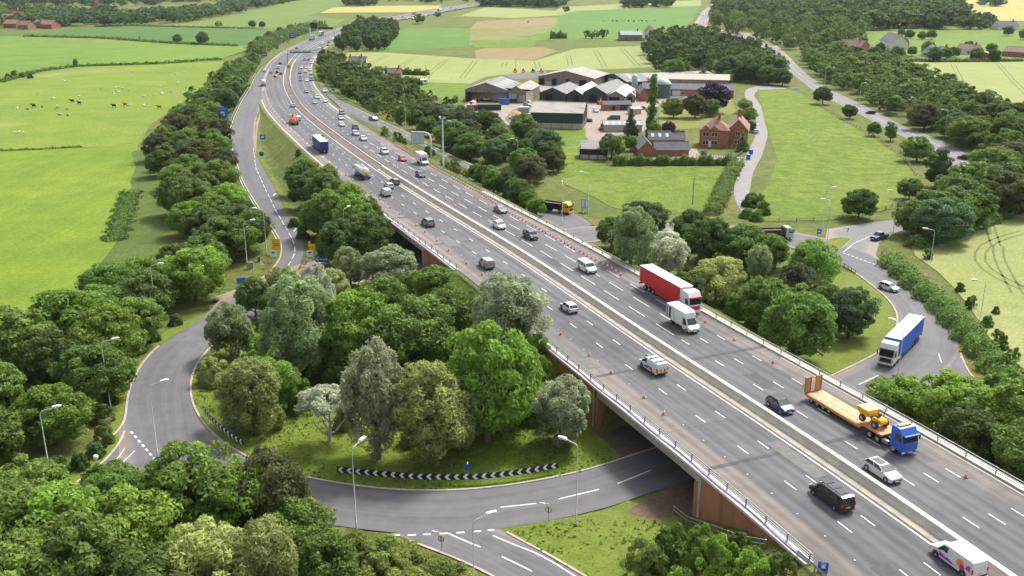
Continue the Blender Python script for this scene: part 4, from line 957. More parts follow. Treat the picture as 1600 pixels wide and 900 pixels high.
# hedges: one long leafy body each
def hedge(pts, wd, h, leaf, label, dens=55, name='hedge'):
    Q, d = resample([on_ground(*p)[:2] for p in pts], 1., 0); n = int(d[-1]*dens*h/2); r = rng
    t = r.uniform(0, len(Q)-1.001, n); i = t.astype(int); f = (t-i)[:, None]; c = Q[i]*(1-f)+Q[i+1]*f
    tn = Q[i+1]-Q[i]; tn /= np.hypot(*tn.T)[:, None]+1e-9; nn = np.c_[-tn[:, 1], tn[:, 0]]
    a = r.uniform(-.15, math.pi+.15, n); wob = 1+.25*np.sin(t*.9)+.15*np.sin(t*2.3)
    off = np.cos(a)*wd/2*r.uniform(.75, 1.1, n)*wob; z = np.clip(np.abs(np.sin(a))**.6*h*r.uniform(.3, 1.05, n)*wob, .05, None)
    P = np.c_[c+nn*off[:, None], z]; nr = np.c_[nn*np.cos(a)[:, None], np.sin(a)]+r.normal(size=(n, 3))*.6; nr /= np.linalg.norm(nr, axis=1)[:, None]
    u = np.cross(nr, r.normal(size=(n, 3))); u /= np.linalg.norm(u, axis=1)[:, None]; v = np.cross(nr, u); s = (.3*max(1, np.mean(Q[:, 1])/300))*r.uniform(.6, 1.2, (n, 1))
    P[:, 2] += np.array([ground_z(q[0], q[1]) if q[1] < 880 else 0 for q in c])
    V = np.stack([P-u*s, P-v*s*.7, P+u*s, P+v*s*.7], 1).reshape(-1, 3)
    o = bpy.data.objects.new(name, fast_mesh(name, V, np.clip(.5+r.normal(size=n)*.2, 0, 1))); COL.objects.link(o)
    o.material_slots[0].link = 'OBJECT'; o.material_slots[0].material = LEAF[leaf]; tag(o, label, 'hedge')
hedge([(958,258),(1150,258)], 2.5, 2.6, 'hedge', 'long clipped hedge between the farm garden and the paddock', 220)
hedge([(1151,259),(1135,285),(1122,318),(1112,336)], 4, 2.4, 'hedge', 'overgrown hedge along the left side of the lane and broken track', 110)
hedge([(1390,412),(1425,445),(1465,478),(1500,515),(1540,560),(1570,600),(1600,640)], 4.5, 2.6, 'hedge', 'bushy hedge between the roundabout and the barley at the right', 110)
hedge([(1425,388),(1480,372),(1540,352),(1600,325)], 3.5, 2.2, 'hedge', 'green hedge under the trees at the top of the right barley', 90)
hedge([(0,129),(60,112),(120,104),(250,100),(345,93)], 4, 1.6, 'dark', 'dark field hedge above the grazing pasture', 25)
hedge([(40,57),(160,60),(270,68),(370,72)], 5, 1.6, 'dark', 'thin dark hedge between the two green fields', 18)
hedge([(150,42),(200,40),(300,43),(400,45)], 5, 1.6, 'mid', 'pale hedge behind the far green crop', 14)
hedge([(0,236),(60,234),(128,230)], 1.2, .7, 'dark', 'dark ditch line across the left pasture', 50)
hedge([(584,114),(625,116),(668,118)], 4, 3, 'dark', 'dark hedge beside the white house', 60)
hedge([(585,126),(640,130),(655,134)], 4, 3, 'dark', 'dark hedge around the garden of the small cottage', 60)
hedge([(1405,96),(1480,97),(1600,96)], 4, 2, 'dark', 'low dark hedge between the village gardens and the barley', 30)
hedge([(1350,64),(1345,52)], 5, 3, 'mid', 'hedge at the left end of the village field', 20)
hedge([(860,60),(885,60)], 8, 5, 'dark', 'dark hedge clump in the rough grazing', 50)
hedge([(1030,212),(1062,212)], 4, 2, 'hedge', 'clipped garden hedge left of the brick farmhouse', 150)
hedge([(205,300),(190,345),(178,378)], 5, .9, 'dark', 'dark nettle strip along the edge of the left meadow', 160)
for px, py, h in ((918,60,8),(931,60,7),(942,60,9),(925,61,6)): tpx(px,py,h,'round','dark','dark tree of the small group in the grazing land','group of trees in the grazing land',1.,True)
tpx(885,19,9,'round','dark','dark round bush between the far fields',None,1.4,True)
# bottom right scrub bank
for px, py, h, lf in ((1040,880,5.5,'hedge'),(1090,880,5,'bright'),(1130,905,6,'bright'),(1010,900,5,'bramble'),(1170,890,5,'hedge'),(1060,930,6,'bright'),(1120,960,6,'mid'),(1180,940,6,'bright'),(1210,915,4.5,'hedge'),(1000,950,5,'mid'),(1090,850,3.5,'bramble'),(1150,860,3,'bramble'),(1235,955,5,'mid')):
    x, y, z = on_ground(px, py); tree(x, y, z-.2, h, 'bush', lf, 'leafy scrub bush on the bank below the brick wall at bottom right', 'scrub bushes at bottom right', .65)
for px, py, h in ((1515,480,3),(1540,510,3.5),(1500,455,3),(1560,545,4),(1575,575,4),(1450,405,3),(1555,490,2.5)):
    tpx(px,py,h,'bush','hedge','rounded bush bulging from the hedge beside the right barley','bushes in the right hedge',.6)
# rough grass: tufts on verges and island
def tufts(name, polys, dens, hs, leaf, label):
    Vs = []; 
    for poly in polys:
        P = poly; xs = [p[0] for p in P]; ys = [p[1] for p in P]; n = int((max(xs)-min(xs))*(max(ys)-min(ys))*dens)
        X = rng.uniform(min(xs), max(xs), n); Y = rng.uniform(min(ys), max(ys), n); ok = poly_mask(P, X, Y); X = X[ok]; Y = Y[ok]
        nz = np.sin(X*.35+1.3*np.sin(Y*.22))+np.sin(Y*.41+X*.13)+rng.normal(size=len(X))*.6; k = nz > -.2; X = X[k]; Y = Y[k]
        Z = np.array([ground_z(a, b) for a, b in zip(X, Y)]); n = len(X); a = rng.uniform(0, 6.28, n); w_ = rng.uniform(.1, .3, n); h = rng.uniform(hs[0], hs[1], n)
        lx = rng.normal(size=n)*.15; ly = rng.normal(size=n)*.15
        c_, s_ = np.cos(a)*w_, np.sin(a)*w_
        Vs.append(np.stack([np.c_[X-c_, Y-s_, Z], np.c_[X+c_, Y+s_, Z], np.c_[X+c_*.4+lx, Y+s_*.4+ly, Z+h], np.c_[X-c_*.4+lx, Y-s_*.4+ly, Z+h]], 1).reshape(-1, 3))
    V = np.concatenate(Vs); o = bpy.data.objects.new(name, fast_mesh(name, V, np.clip(rng.normal(size=len(V)//4)*.2+.5, 0, 1))); COL.objects.link(o)
    o.material_slots[0].link = 'OBJECT'; o.material_slots[0].material = leaf; tag(o, label, 'grass', kind='stuff')
G1 = leaf_mat('grass blades', (.20,.26,.045), .1, trans=.5)
tufts('long_grass', [lft, [W(*p) for p in [(800,832),(850,822),(950,803),(1060,815),(1220,900),(1220,960),(1000,960),(907,905),(840,860)]]], 3.0, (.12, .32), G1, 'long tufty grass on the roundabout island and verges')

_av = [W(p[0], p[1]) for p in IS]
scatter([(345,590),(400,640),(450,655),(490,672),(560,688),(640,700),(740,695),(830,680),(850,640),(835,590),(800,560),(700,480),(620,470),(520,470),(450,480),(400,520)], 5.2, (3.2, 5.5), [('bush','mid'),('bush','bright'),('bush','hedge'),('bush','yellow'),('bush','willow')],
        'leafy shrub in the undergrowth among the island trees', 'undergrowth shrubs among the island trees', (.55,.75), avoid=lambda x, y: so_of(x, y)[1] > -18)
scatter([(925,400),(990,430),(1060,455),(1150,500),(1230,560),(1280,540),(1290,470),(1260,440),(1180,420),(1080,400),(1000,380)], 6.0, (3.0, 5.0), [('bush','mid'),('bush','hedge'),('bush','dark'),('bush','yellow')],
        'leafy shrub under the right hand trees above the parapet', 'undergrowth shrubs of the right hand trees', (.6,.8), avoid=lambda x, y: so_of(x, y)[1] < 19)
for px, py in ((430,355),(445,372),(470,345),(600,372),(480,400),(520,430),(560,425)): tpx(px+28,py,4,'bush','hedge','green shrub at the foot of the clump before the far bridge','shrubs before the far bridge',.7)
for px, py in ((180,700),(165,720),(140,738),(110,750),(60,770),(205,590),(230,560),(255,540),(290,515),(185,640),(172,668)): tpx(px-16,py-8,3.4,'bush','dark','dark shrub along the edge of the left wood beside the footpath','shrubs at the edge of the left wood',.75)

for px, py, h in ((742,282,5.5),(756,291,6.5),(771,300,7),(786,307,7.5),(800,315,7),(813,322,7.5),(826,331,6.5),(838,337,5.5),(765,292,7),(793,308,8)):
    tpx(px,py,h,'round',random.choice(['mid','dark','bright']),'leafy green tree on the wedge between the motorway and the right slip road','trees on the right slip road wedge',.95)
hedge([(400,84),(418,72),(440,62),(462,54),(485,47),(503,43)], 13, 7, 'dark', 'thick dark hedge of trees on the outer verge of the far bend', 9)
for px, py in ((700,265),(715,272),(728,277)): tpx(px,py,2.6,'bush','bramble','yellowish bush on the verge behind the arched message sign','bushes behind the message sign',.7)
# ---------------------------------------------------------------- markings of the other roads
def line_w(mb, P, w_=.14, dash=None, dz=.008, f=None, off=0.):
    Q, d = resample([tuple(p[:2]) for p in P], .8, 2); t = np.gradient(Q, axis=0); t /= np.hypot(*t.T)[:, None]; nn = np.c_[-t[:, 1], t[:, 0]]; Q = Q+nn*off
    vs = []; fs = []
    for i, q in enumerate(Q):
        z = (f(q[1]) if f else .03)+dz
        vs += [(q[0]+nn[i][0]*w_/2, q[1]+nn[i][1]*w_/2, z), (q[0]-nn[i][0]*w_/2, q[1]-nn[i][1]*w_/2, z)]
    for i in range(len(Q)-1):
        if dash and (d[i] % dash[1]) > dash[0]: continue
        fs.append((2*i, 2*i+1, 2*i+3, 2*i+2))
    mb.add(vs, fs, 0)
def line_px(mb, pts, w_=.14, dash=None, f=None, off=0., dz=.008): line_w(mb, world(pts, f), w_, dash, dz, f, off)
m2 = MB()
for a, b in (((782,793),(838,787)),((873,780),(936,765)),((965,756),(1017,735)),((1342,601),(1372,587)),((292,704),(301,709))): line_px(m2, [a, b], .2)
for a, b in (((612,836),(625,836.5)),((637,836.5),(650,836)),((661,835.5),(673,835)),((687,834.5),(700,833.5)),((713,833),(726,832)),((741,831),(752,830)),((762,829),(772,828))): line_px(m2, [a, b], .28)
line_px(m2, [(700,833.5),(725,845),(751,855)], .2)
line_px(m2, [(770,837),(800,850),(837,864),(870,882),(905,905)], .2); line_px(m2, [(784,870),(810,882),(850,903)], .2, (4, 6)) 
for k in range(7):
    t = k/6.; x = 206+(241-206)*t; y = 676+(717-676)*t; line_px(m2, [(x-1.4,y-1.7),(x+1.4,y+1.7)], .3)
line_px(m2, [(1501,557),(1513,580),(1528,604)], .2)
for k in range(9):
    t = k/8.; x = 1319+(1372-1319)*t; y = 396+(415-396)*t; line_px(m2, [(x-2,y-.7),(x+2,y+.7)], .25)
line_px(m2, [(1318,394),(1335,380),(1362,368)], .16)
line_w(m2, [(q[0], q[1]) for q in slipL[0][14:-12]], .16, None, .02, zL, -.75); 
line_px(m2, [(396,232),(400,263),(415,296),(430,327),(445,353),(456,372),(461,385),(460,397),(455,408),(446,421),(432,440)], .16, (4, 6), zL, dz=.02)
line_w(m2, [(q[0], q[1]) for q in slipL[1][20:55]], .16, None, .02, zL, .6)
for px, py in ((430,303),(462,358)):                           # pale arrows in the right lane
    x, y, z = zfix(px, py, zL); m2.add([(x-.15,y-2.2,z+.03),(x+.15,y-2.2,z+.03),(x+.15,y+.6,z+.03),(x-.15,y+.6,z+.03),(x-.75,y+.5,z+.03),(x+.3,y+.7,z+.03),(x-.5,y+2.6,z+.03)], [(0,1,2,3),(4,5,6)])
line_w(m2, [(q[0], q[1]) for q in slipR[1][6:-22]], .18, None, .03, zR, .6)
line_px(m2, [(505,143),(520,156),(545,172),(570,183),(600,197),(640,214),(690,240),(730,260),(780,288),(830,318)], .16, (2, 9), zR, dz=.03)
line_w(m2, [tuple((a+b)/2) for a, b in zip(*armA)][10:], .14, (4, 6), .008)
line_w(m2, [tuple((a+b)/2) for a, b in zip(*armR)], .14, (4, 6), .008)
line_w(m2, [tuple((a+b)/2) for a, b in zip(*armL)][8:], .14, (4, 6), .008)
line_px(m2, [(195,700),(188,712),(172,728)], .14)
mk.add(m2.v, m2.f, 0); o = mk.build('road_markings', WHITE); struct(o)
# ---------------------------------------------------------------- the two bridges
BRICK = plain('rust stained brick', (.30, .125, .06), .9, vary=.35, scale=.9)
def streaky(name, c1, c2, sx, sz):
    m, nt, b = newmat(name); b.inputs['Roughness'].default_value = .9
    g = N(nt, 'ShaderNodeNewGeometry'); mp = N(nt, 'ShaderNodeMapping'); mp.inputs['Scale'].default_value = (sx, sx, sz); L(nt, g.outputs['Position'], mp.inputs[0])
    n = N(nt, 'ShaderNodeTexNoise'); n.inputs['Scale'].default_value = 1; n.inputs['Detail'].default_value = 6; n.inputs['Roughness'].default_value = .7; L(nt, mp.outputs[0], n.inputs['Vector'])
    r = ramp(nt, [(.32, c2), (.47, c1), (.62, tuple(v*1.15 for v in c1)), (.75, tuple(v*.75 for v in c1))]); L(nt, n.outputs['Fac'], r.inputs[0]); L(nt, r.outputs[0], b.inputs['Base Color'])
    bt = N(nt, 'ShaderNodeTexBrick'); return m
BRICK = streaky('rust stained brick', (.33, .135, .07), (.11, .07, .05), 1.1, .12)
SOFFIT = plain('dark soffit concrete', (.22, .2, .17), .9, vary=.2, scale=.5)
STEEL = plain('galvanised steel', (.36, .37, .37), .45, .6, vary=.12, scale=1)
DSTEEL = plain('weathered steel', (.16, .14, .12), .6, .3, vary=.2, scale=1)
LILAC = plain('lilac duct', (.22, .17, .32), .5)
COPING = plain('pinkish coping', (.56, .50, .48), .8, vary=.15, scale=1.5)
GRAN = [0]
def run_box(mb, s0, s1, oa, ob, z0, z1, mi=0, step=4):       # a box that follows the road
    n = max(1, int(math.ceil((s1-s0)/step))); vs = []; fs = []
    for i in range(n+1):
        s = s0+(s1-s0)*i/n; a = P3(s, oa, 0); b = P3(s, ob, 0); vs += [(a[0],a[1],a[2]+z0),(b[0],b[1],b[2]+z0),(b[0],b[1],b[2]+z1),(a[0],a[1],a[2]+z1)]
    for i in range(n):
        for k in range(4): fs.append((4*i+k, 4*i+(k+1)%4, 4*i+4+(k+1)%4, 4*i+4+k))
    fs += [(0,1,2,3), (4*n+3,4*n+2,4*n+1,4*n)]
    mb.add(vs, fs, mi)
def at_s(s, o, z=0.): x, y, zz = P3(s, o, 0); return (x, y, zz+z)
for (lo_, hi_), (wa, wb), lab in ((B1, W1, 'brick abutments and concrete deck edge of the near motorway bridge'), (B2, W2, 'brick abutments and concrete deck edge of the far motorway bridge')):
    c = P3((lo_+hi_)/2, 0); br = thing('road_bridge', (c[0], c[1], 0), 0, lab, 'bridge')
    def put(b, nm, mt): o = b.build(nm, mt); fixn(o); o.parent = br; o.matrix_parent_inverse = Matrix.Translation((-c[0], -c[1], 0)); return o
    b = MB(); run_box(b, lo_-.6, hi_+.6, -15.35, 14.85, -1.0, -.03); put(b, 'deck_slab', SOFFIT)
    for o0, o1 in ((-15.75, -15.352), (14.852, 15.25)):
        b = MB(); run_box(b, lo_-.6, hi_+.6, o0, o1, -1.35, -.0); put(b, 'edge_beam', DCONC)
    for k in range(5):
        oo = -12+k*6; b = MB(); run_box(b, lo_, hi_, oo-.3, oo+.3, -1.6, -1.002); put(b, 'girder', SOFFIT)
    for s_, sg in ((lo_, -1), (hi_, 1)):
        b = MB(); run_box(b, s_ if sg > 0 else s_-.9, s_+.9 if sg > 0 else s_, -15.9, 15.4, -6.6, -1.36); put(b, 'abutment', BRICK)
        end = wa if sg < 0 else wb
        for o0, o1 in ((-15.9, -15.4), (14.9, 15.4)):
            b = MB(); s0_, s1_ = sorted((s_+sg*.9, end)); run_box(b, s0_, s1_, o0, o1, -6.8, -.16, step=2); put(b, 'wing_wall', BRICK)
            b = MB(); x0_, x1_ = sorted((s_+sg*.9, s_+sg*1.4)); run_box(b, x0_, x1_, o0-.06, o1+.06, -6.8, -.18); put(b, 'pilaster', DCONC if o0 < 0 else BRICK)
def parapet(s0, s1, o, lab, sgn, post=3.6, duct=False):
    c = P3((s0+s1)/2, o); t = thing('bridge_parapet', c, 0, lab, 'parapet')
    def put(b, nm, mt, fx=True):
        ob = b.build(nm, mt); 
        if fx: fixn(ob)
        ob.parent = t; ob.matrix_parent_inverse = Matrix.Translation((-c[0], -c[1], -c[2])); return ob
    b = MB(); run_box(b, s0, s1, o+sgn*.0, o+sgn*1.0, -.15, .16, 0); put(b, 'coping', COPING if duct else CONC)
    for h in (.45, .72, 1.02):
        b = MB(); n = int((s1-s0)/3); b.tube([at_s(s0+(s1-s0)*i/n, o+sgn*.18, h) for i in range(n+1)], .055, 6); put(b, 'rail', STEEL, False)
    s = s0+.3
    while s < s1:
        p = P3(s, o+sgn*.3); x, y, tx, ty = cl(s); b = MB(); b.box(-.045, .045, -.07, .07, .12, 1.06); ob = b.build('post', plain('parapet post', (.25,.23,.21), .6)); ob.parent = t; ob.location = (p[0]-c[0], p[1]-c[1], p[2]-c[2]); ob.rotation_euler = (0, 0, math.atan2(ty, tx)); s += post
    if duct:
        b = MB(); n = int((s1-s0)/1.5); b.tube([at_s(s0+(s1-s0)*i/n, o+sgn*(.62+.12*math.sin(i*.7)), .22+.03*math.sin(i*1.3)) for i in range(n+1)], .07, 6); put(b, 'cable_duct', LILAC, False)
        b = MB(); n = int((s1-s0)/1.2)
        for i in range(n): run_box(b, s0+i*1.2, s0+i*1.2+.12, o+sgn*.96, o+sgn*1.03, -.14, .19)
        put(b, 'coping_brackets', WHITE)
    return t
parapet(W1[0], W1[1], -15.1, 'rusty railed parapet with lilac duct along the left edge of the near bridge', -1, duct=True)
parapet(W2[0], W2[1], -15.1, 'railed parapet along the left edge of the far bridge', -1, duct=True)
parapet(W1[0]-2, 106, 14.45, 'grey railed parapet along the right edge above the lawn and lorry', 1, 4.2)
parapet(106, W2[1]+4, 14.35, 'grey railed parapet along the right edge beside the paddock trees', 1, 4.2)
def rail_barrier(name, pts, lab, post=2.4, h=.62, mat=None, cat='crash barrier', group=None, two=False):
    Q, d = resample([p[:2] for p in pts], post, 0)
    zs = [p[2] for p in pts]; dd_ = np.r_[0, np.cumsum([math.hypot(pts[i+1][0]-pts[i][0], pts[i+1][1]-pts[i][1]) for i in range(len(pts)-1)])]
    z = np.interp(np.linspace(0, dd_[-1], len(Q)), dd_, zs); t = thing(name, (Q[0][0], Q[0][1], z[0]), 0, lab, cat, group)
    def put(b, nm, mt): ob = b.build(nm, mt); ob.parent = t; ob.matrix_parent_inverse = Matrix.Translation((-Q[0][0], -Q[0][1], -z[0])); return ob
    b = MB(); tn = np.gradient(Q, axis=0); tn /= np.hypot(*tn.T)[:, None]; nn = np.c_[-tn[:, 1], tn[:, 0]]
    prof = [(.04,h-.16),(.0,h-.12),(.04,h-.06),(.0,h),(.04,h+.06),(.0,h+.12),(.04,h+.16)]; vs = []; fs = []
    for i in range(len(Q)):
        for (o_, zz) in prof: vs.append((Q[i][0]+nn[i][0]*o_, Q[i][1]+nn[i][1]*o_, z[i]+zz))
    k_ = len(prof)
    for i in range(len(Q)-1):
        for j in range(k_-1): fs.append((i*k_+j, i*k_+j+1, (i+1)*k_+j+1, (i+1)*k_+j))
    b.add(vs, fs); put(b, 'beam', mat or STEEL)
    b = MB()
    for i in range(len(Q)): b.box(Q[i][0]-.06, Q[i][0]+.06, Q[i][1]-.06, Q[i][1]+.06, z[i]-.5, z[i]+h+.05)
    put(b, 'posts', mat or STEEL)
    return t
rail_barrier('crash_barrier', [P3(s, 15.6, .05) for s in np.arange(0, 25, 4)], 'steel crash barrier on the grass below the right parapet end')
rail_barrier('crash_barrier', [P3(s, 15.4, .05) for s in np.arange(186, 345, 5)], 'steel crash barrier along the right verge of the motorway before the diverge')
rail_barrier('crash_barrier', [P3(s, -15.9, .05) for s in np.arange(90, 124, 4)], 'steel crash barrier between the two left bridge parapets')
rail_barrier('crash_barrier', [P3(s, -15.9, .05) for s in np.arange(0, 25, 4)], 'steel crash barrier at the left of the motorway at the bottom edge')
rail_barrier('crash_barrier', [(q[0]-1.4, q[1], zL(q[1])+.05) for q in slipL[0][28:86]], 'long steel crash barrier along the outer edge of the left slip road')
rail_barrier('crash_barrier', [(q[0]+1.2, q[1]+1.2, zR(q[1])+.05) for q in slipR[1][:70]], 'long steel crash barrier along the outer edge of the right slip road')
# concrete median barrier, then steel
c = P3(100, 0); b = MB(); n = int((S_CB)/4)
prof = [(-.42,.0),(-.38,.15),(-.24,.45),(-.20,.98),(.20,.98),(.24,.45),(.38,.15),(.42,.0)]
vs = []; fs = []
for i in range(n+1):
    s = S_CB*i/n
    for (o_, zz) in prof: vs.append(at_s(s, -.1+o_*1.5, zz))
for i in range(n):
    for j in range(7): fs.append((i*8+j, i*8+j+1, (i+1)*8+j+1, (i+1)*8+j))
fs += [tuple(range(8)), tuple(range(n*8, n*8+8))]
b.add(vs, fs); o = fixn(b.build('concrete_barrier', CONC)); tag(o, 'long pale concrete barrier down the middle of the motorway', 'barrier')
b = MB(); strip(b, 0, S_CB, -1.75, -.72, .014); struct(b.build('median_soil', DCONC))
t = rail_barrier('crash_barrier', [P3(s, 1.25, .02) for s in np.arange(S_CB+1, 640, 6)], 'pale steel barrier on the right side of the brown median', 4.8, .55, plain('pale rail', (.62,.58,.5), .6))
t = rail_barrier('crash_barrier', [P3(s, -1.5, .02) for s in np.arange(S_CB+60, 640, 6)], 'pale steel barrier on the left side of the brown median', 4.8, .45, _M['pale rail'])
# ---------------------------------------------------------------- lamp posts
GALV = plain('lamp column', (.50, .52, .48), .5, .3, vary=.12, scale=2)
LHEAD = plain('lamp head', (.62, .64, .63), .4)
GLASS = plain('lamp glass', (.75, .77, .75), .15)
def lamp_proto(h, arm, bend=.35):
    t = thing('street_lamp', (0, 0, 0))
    b = MB(); b.tube([(0,0,-.3),(0,0,1.2),(0,0,1.21),(0,0,h-bend*2)], [.11,.10,.075,.05], 10); b.build('pole', GALV, t)
    b = MB(); pts = [(0,0,h-bend*2)]+[(arm*.35*(1-math.cos(a)), 0, h-bend*2+bend*1.7*math.sin(a)) for a in (0.4,.8,1.2,1.57)]+[(arm, 0, h+.1)]; b.tube(pts, .045, 8); b.build('arm', GALV, t)
    b = MB(); b.prism([(arm-.15,h+.02),(arm+.85,h+.12),(arm+.95,h+.26),(arm+.5,h+.34),(arm-.1,h+.24)], .2, 0, .05); o = b.build('lamp_head', LHEAD, t)
    o.data.transform(Matrix.Rotation(-math.pi/2, 4, 'Z'))
    b = MB(); b.prism([(arm+.2,h-.01),(arm+.75,h+.05),(arm+.78,h+.1),(arm+.15,h+.05)], .15, 0, .03); g_ = b.build('lamp_lens', GLASS, o); g_.data.transform(Matrix.Rotation(-math.pi/2, 4, 'Z'))
    return t
LP = lamp_proto(10.4, 1.5)
LAMPS = [(82,762,20,'tall street lamp on the grass verge left of the approach road, lowest on the left'),(173,638,15,'tall street lamp in front of the left wood beside the roundabout'),(247,716,25,'street lamp standing at the splitter island where the left road joins'),
 (557,828,60,'street lamp at the outer edge of the roundabout in front of the chevron board'),(900,821,150,'street lamp on the grass between the near bridge and the lower approach'),(741,955,25,'street lamp cut off by the bottom edge beside the lower approach road'),
 (245,500,5,'street lamp half hidden in the left wood with its arm to the right'),(387,420,5,'street lamp beside the foot of the left slip road'),(417,398,180,'lamp column among the trees above the yellow slip road sign'),(540,398,60,'street lamp in front of the dark clump before the far bridge'),
 (919,332,175,'street lamp beside the blue sign at the paddock corner'),(1450,436,170,'street lamp on the hedge above the white car on the roundabout'),(1526,530,175,'tallest street lamp at the edge of the right barley'),(1395,366,170,'street lamp by the roundabout entry below the lone tree'),
 (1285,360,10,'street lamp on the verge by the top splitter island, left of its twin'),(1292,382,170,'street lamp standing on the top splitter island'),(1400,606,140,'street lamp in front of the lorry with the blue trailer'),
 (878,352,90,'bare lamp column on the grass nose beside the yellow tipper lorry'),(1246,118,10,'small street lamp at the far bend of the main road'),(1288,135,15,'street lamp beside the round tree at the paddock corner'),(1305,137,160,'lamp column in the belt opposite the paddock corner'),
 (1342,166,10,'street lamp on the main road above the dark car'),(1356,160,170,'lamp column in front of the belt above the dark car'),(1427,193,170,'street lamp on the tree side of the main road, middle one'),(1475,216,170,'street lamp on the tree side of the main road nearest the bend'),
 (634,202,170,'street lamp behind the right slip road left of the gantry'),(711,237,170,'street lamp behind the mast at the right slip road'),(809,270,170,'street lamp in the belt near the grey sign back')]
for i, (px, py, a, lb) in enumerate(LAMPS):
    t = LP if i == 0 else copy_tree(LP); x, y, z = on_ground(px, py); t.location = (x, y, z); t.rotation_euler = (0, 0, R(a)); tag(t, lb, 'street lamp', 'street lamps')
t = thing('lamp_mast', on_ground(442,84), R(0), 'grey lamp mast beside the left verge of the far motorway bend', 'lamp mast'); b = MB(); b.tube([(0,0,-.3),(0,0,12)], [.2,.1], 8); b.build('pole', GALV, t); b = MB(); b.box(-.9,.9,-.2,.2,12.0,12.3,0,.05); b.build('lamp_head', LHEAD, t)
t = thing('camera_mast', on_ground(693,263), 0, 'tall white camera mast beside the gantry sign', 'camera mast')
b = MB(); b.tube([(0,0,-.3),(0,0,14.2)], [.26,.17], 12); b.build('mast', plain('white steel', (.66,.68,.68), .4), t)
b = MB(); b.box(-.9,.9,-.08,.08,14.2,14.35); b.build('crossbar', GALV, t)
b = MB(); b.lathe([(0,.35),(.3,.3),(.34,0),(.3,-.3),(0,-.35)], 12, (-.75,0,14.6)); b.build('camera', LHEAD, t); b = MB(); b.box(.35,.8,-.2,.2,14.36,14.7,0,.04); b.build('camera', LHEAD, t)
# wooden poles
WOODP = plain('weathered wood pole', (.27,.23,.18), .9, vary=.2)
for px, py, h, lb in ((1082,320,7.5,'wooden utility pole alone in the paddock'),(1328,254,6,'wooden pole at the hedge end'),(1172,205,10,'wooden utility pole by the lane above the farmhouse'),(806,115,9,'wooden utility pole at the edge of the pale barley'),(666,124,8,'wooden utility pole beside the cottage garden'),(950,256,5.5,'short grey post in front of the paddock gate')):
    if px == 1328: px, py = 1141, 256
    t = thing('utility_pole', on_ground(px, py), R(20), lb, 'utility pole'); b = MB(); b.tube([(0,0,-.3),(0,0,h)], [.16,.11], 8); b.build('pole', WOODP, t)
    b = MB(); b.box(-.8,.8,-.05,.05,h-.5,h-.36); b.build('crossarm', WOODP, t)
# ---------------------------------------------------------------- signs
BLUE = plain('sign blue', (.02,.13,.48), .45); YEL = plain('sign yellow', (.78,.42,.02), .5); SWHITE = plain('sign white', (.72,.74,.74), .5); RED = plain('sign red', (.6,.03,.03), .5)
BLK = plain('sign black', (.012,.012,.014), .5); SGREY = plain('sign back grey', (.30,.33,.34), .5, .2); DGREY = plain('sign post grey', (.30,.31,.30), .5, .3)
def sign(px, py, w_, h_, zc, mat, lab, rz=0., posts=2, name='road_sign', f=None, cat='road sign', loc=None):
    t = thing(name, loc or on_ground(px, py), R(rz), lab, cat)
    for x in ([-w_*.3, w_*.3] if posts == 2 else ([0] if posts == 1 else [])):
        b = MB(); b.tube([(x,.06,-.3),(x,.06,zc+h_*.45)], .05, 6); b.build('post', DGREY, t)
    b = MB(); b.box(-w_/2, w_/2, -.03, .03, zc-h_/2, zc+h_/2, 0, .01); p = b.build('panel', mat, t)
    return t, p
def rect(p, x0, x1, z0, z1, mat, nm='emblem', y=-.036):
    b = MB(); b.box(x0, x1, y-.006, y, z0, z1); return b.build(nm, mat, p)
def poly_emb(p, pts, mat, nm='emblem', y=-.045):
    b = MB(); n = len(pts); b.add([(x, y, z) for x, z in pts]+[(x, y+.008, z) for x, z in pts], [tuple(range(n)), tuple(range(n, 2*n))[::-1]]+[(i, (i+1)%n, n+(i+1)%n, n+i) for i in range(n)]); return b.build(nm, mat, p)
def arrow(p, cx, cz, r, ang, mat=None):
    pts = [(-.12,-.9),(.12,-.9),(.12,.1),(.5,-.2),(.5,.15),(0,.75),(-.5,.15),(-.5,-.2),(-.12,.1)]; ca, sa = math.cos(ang), math.sin(ang)
    return poly_emb(p, [(cx+(x*ca-z*sa)*r, cz+(x*sa+z*ca)*r) for x, z in pts], mat or SWHITE, 'arrow')
def disc(parent, cx, cz, r, mat, nm, y=-.03, th=.02, n=28):
    b = MB(); b.lathe([(0,y-th),(r,y-th),(r,y),(0,y)], n, (cx,0,cz), 0, 'y', False); o = b.build(nm, mat, parent); return fixn(o)
t, p = sign(350,200,3.9,4.0,6.0,BLUE,'tall blue sign with two panels on posts beside the left slip road'); rect(p,-1.55,1.55,3.95,4.02,SWHITE); rect(p,-1.55,1.55,7.18,7.25,SWHITE); rect(p,-.7,.7,4.7,6.2,SWHITE); rect(p,-.35,.35,5.1,5.6,BLK,'emblem',-.05)
b = MB(); b.box(-2.0,2.0,-.03,.03,2.2,3.7,0,.01); q = b.build('panel', BLUE, t); rect(q,-1.7,-.3,2.5,2.75,SWHITE); rect(q,.2,1.7,3.0,3.25,SWHITE); rect(q,-1.4,.9,3.0,3.25,SWHITE)
t, p = sign(433,396,1.8,2.5,2.1,YEL,'yellow warning board at the left edge of the slip road bend',8); rect(p,-.5,.5,1.85,1.95,BLK); rect(p,-.6,.6,2.3,2.36,BLK); 
t, p = sign(488,398,1.5,1.5,1.7,YEL,'yellow warning board with cut corner on the right of the slip road bend',-5); rect(p,-.4,.4,1.6,1.7,BLK)
b = MB(); b.box(-.75,-.2,-.03,.03,2.46,3.0,0,.01); b.build('panel', YEL, t); b = MB(); b.box(-.15,.5,-.05,.05,2.6,3.3,0,.05); b.build('warning_lamp', BLK, t)
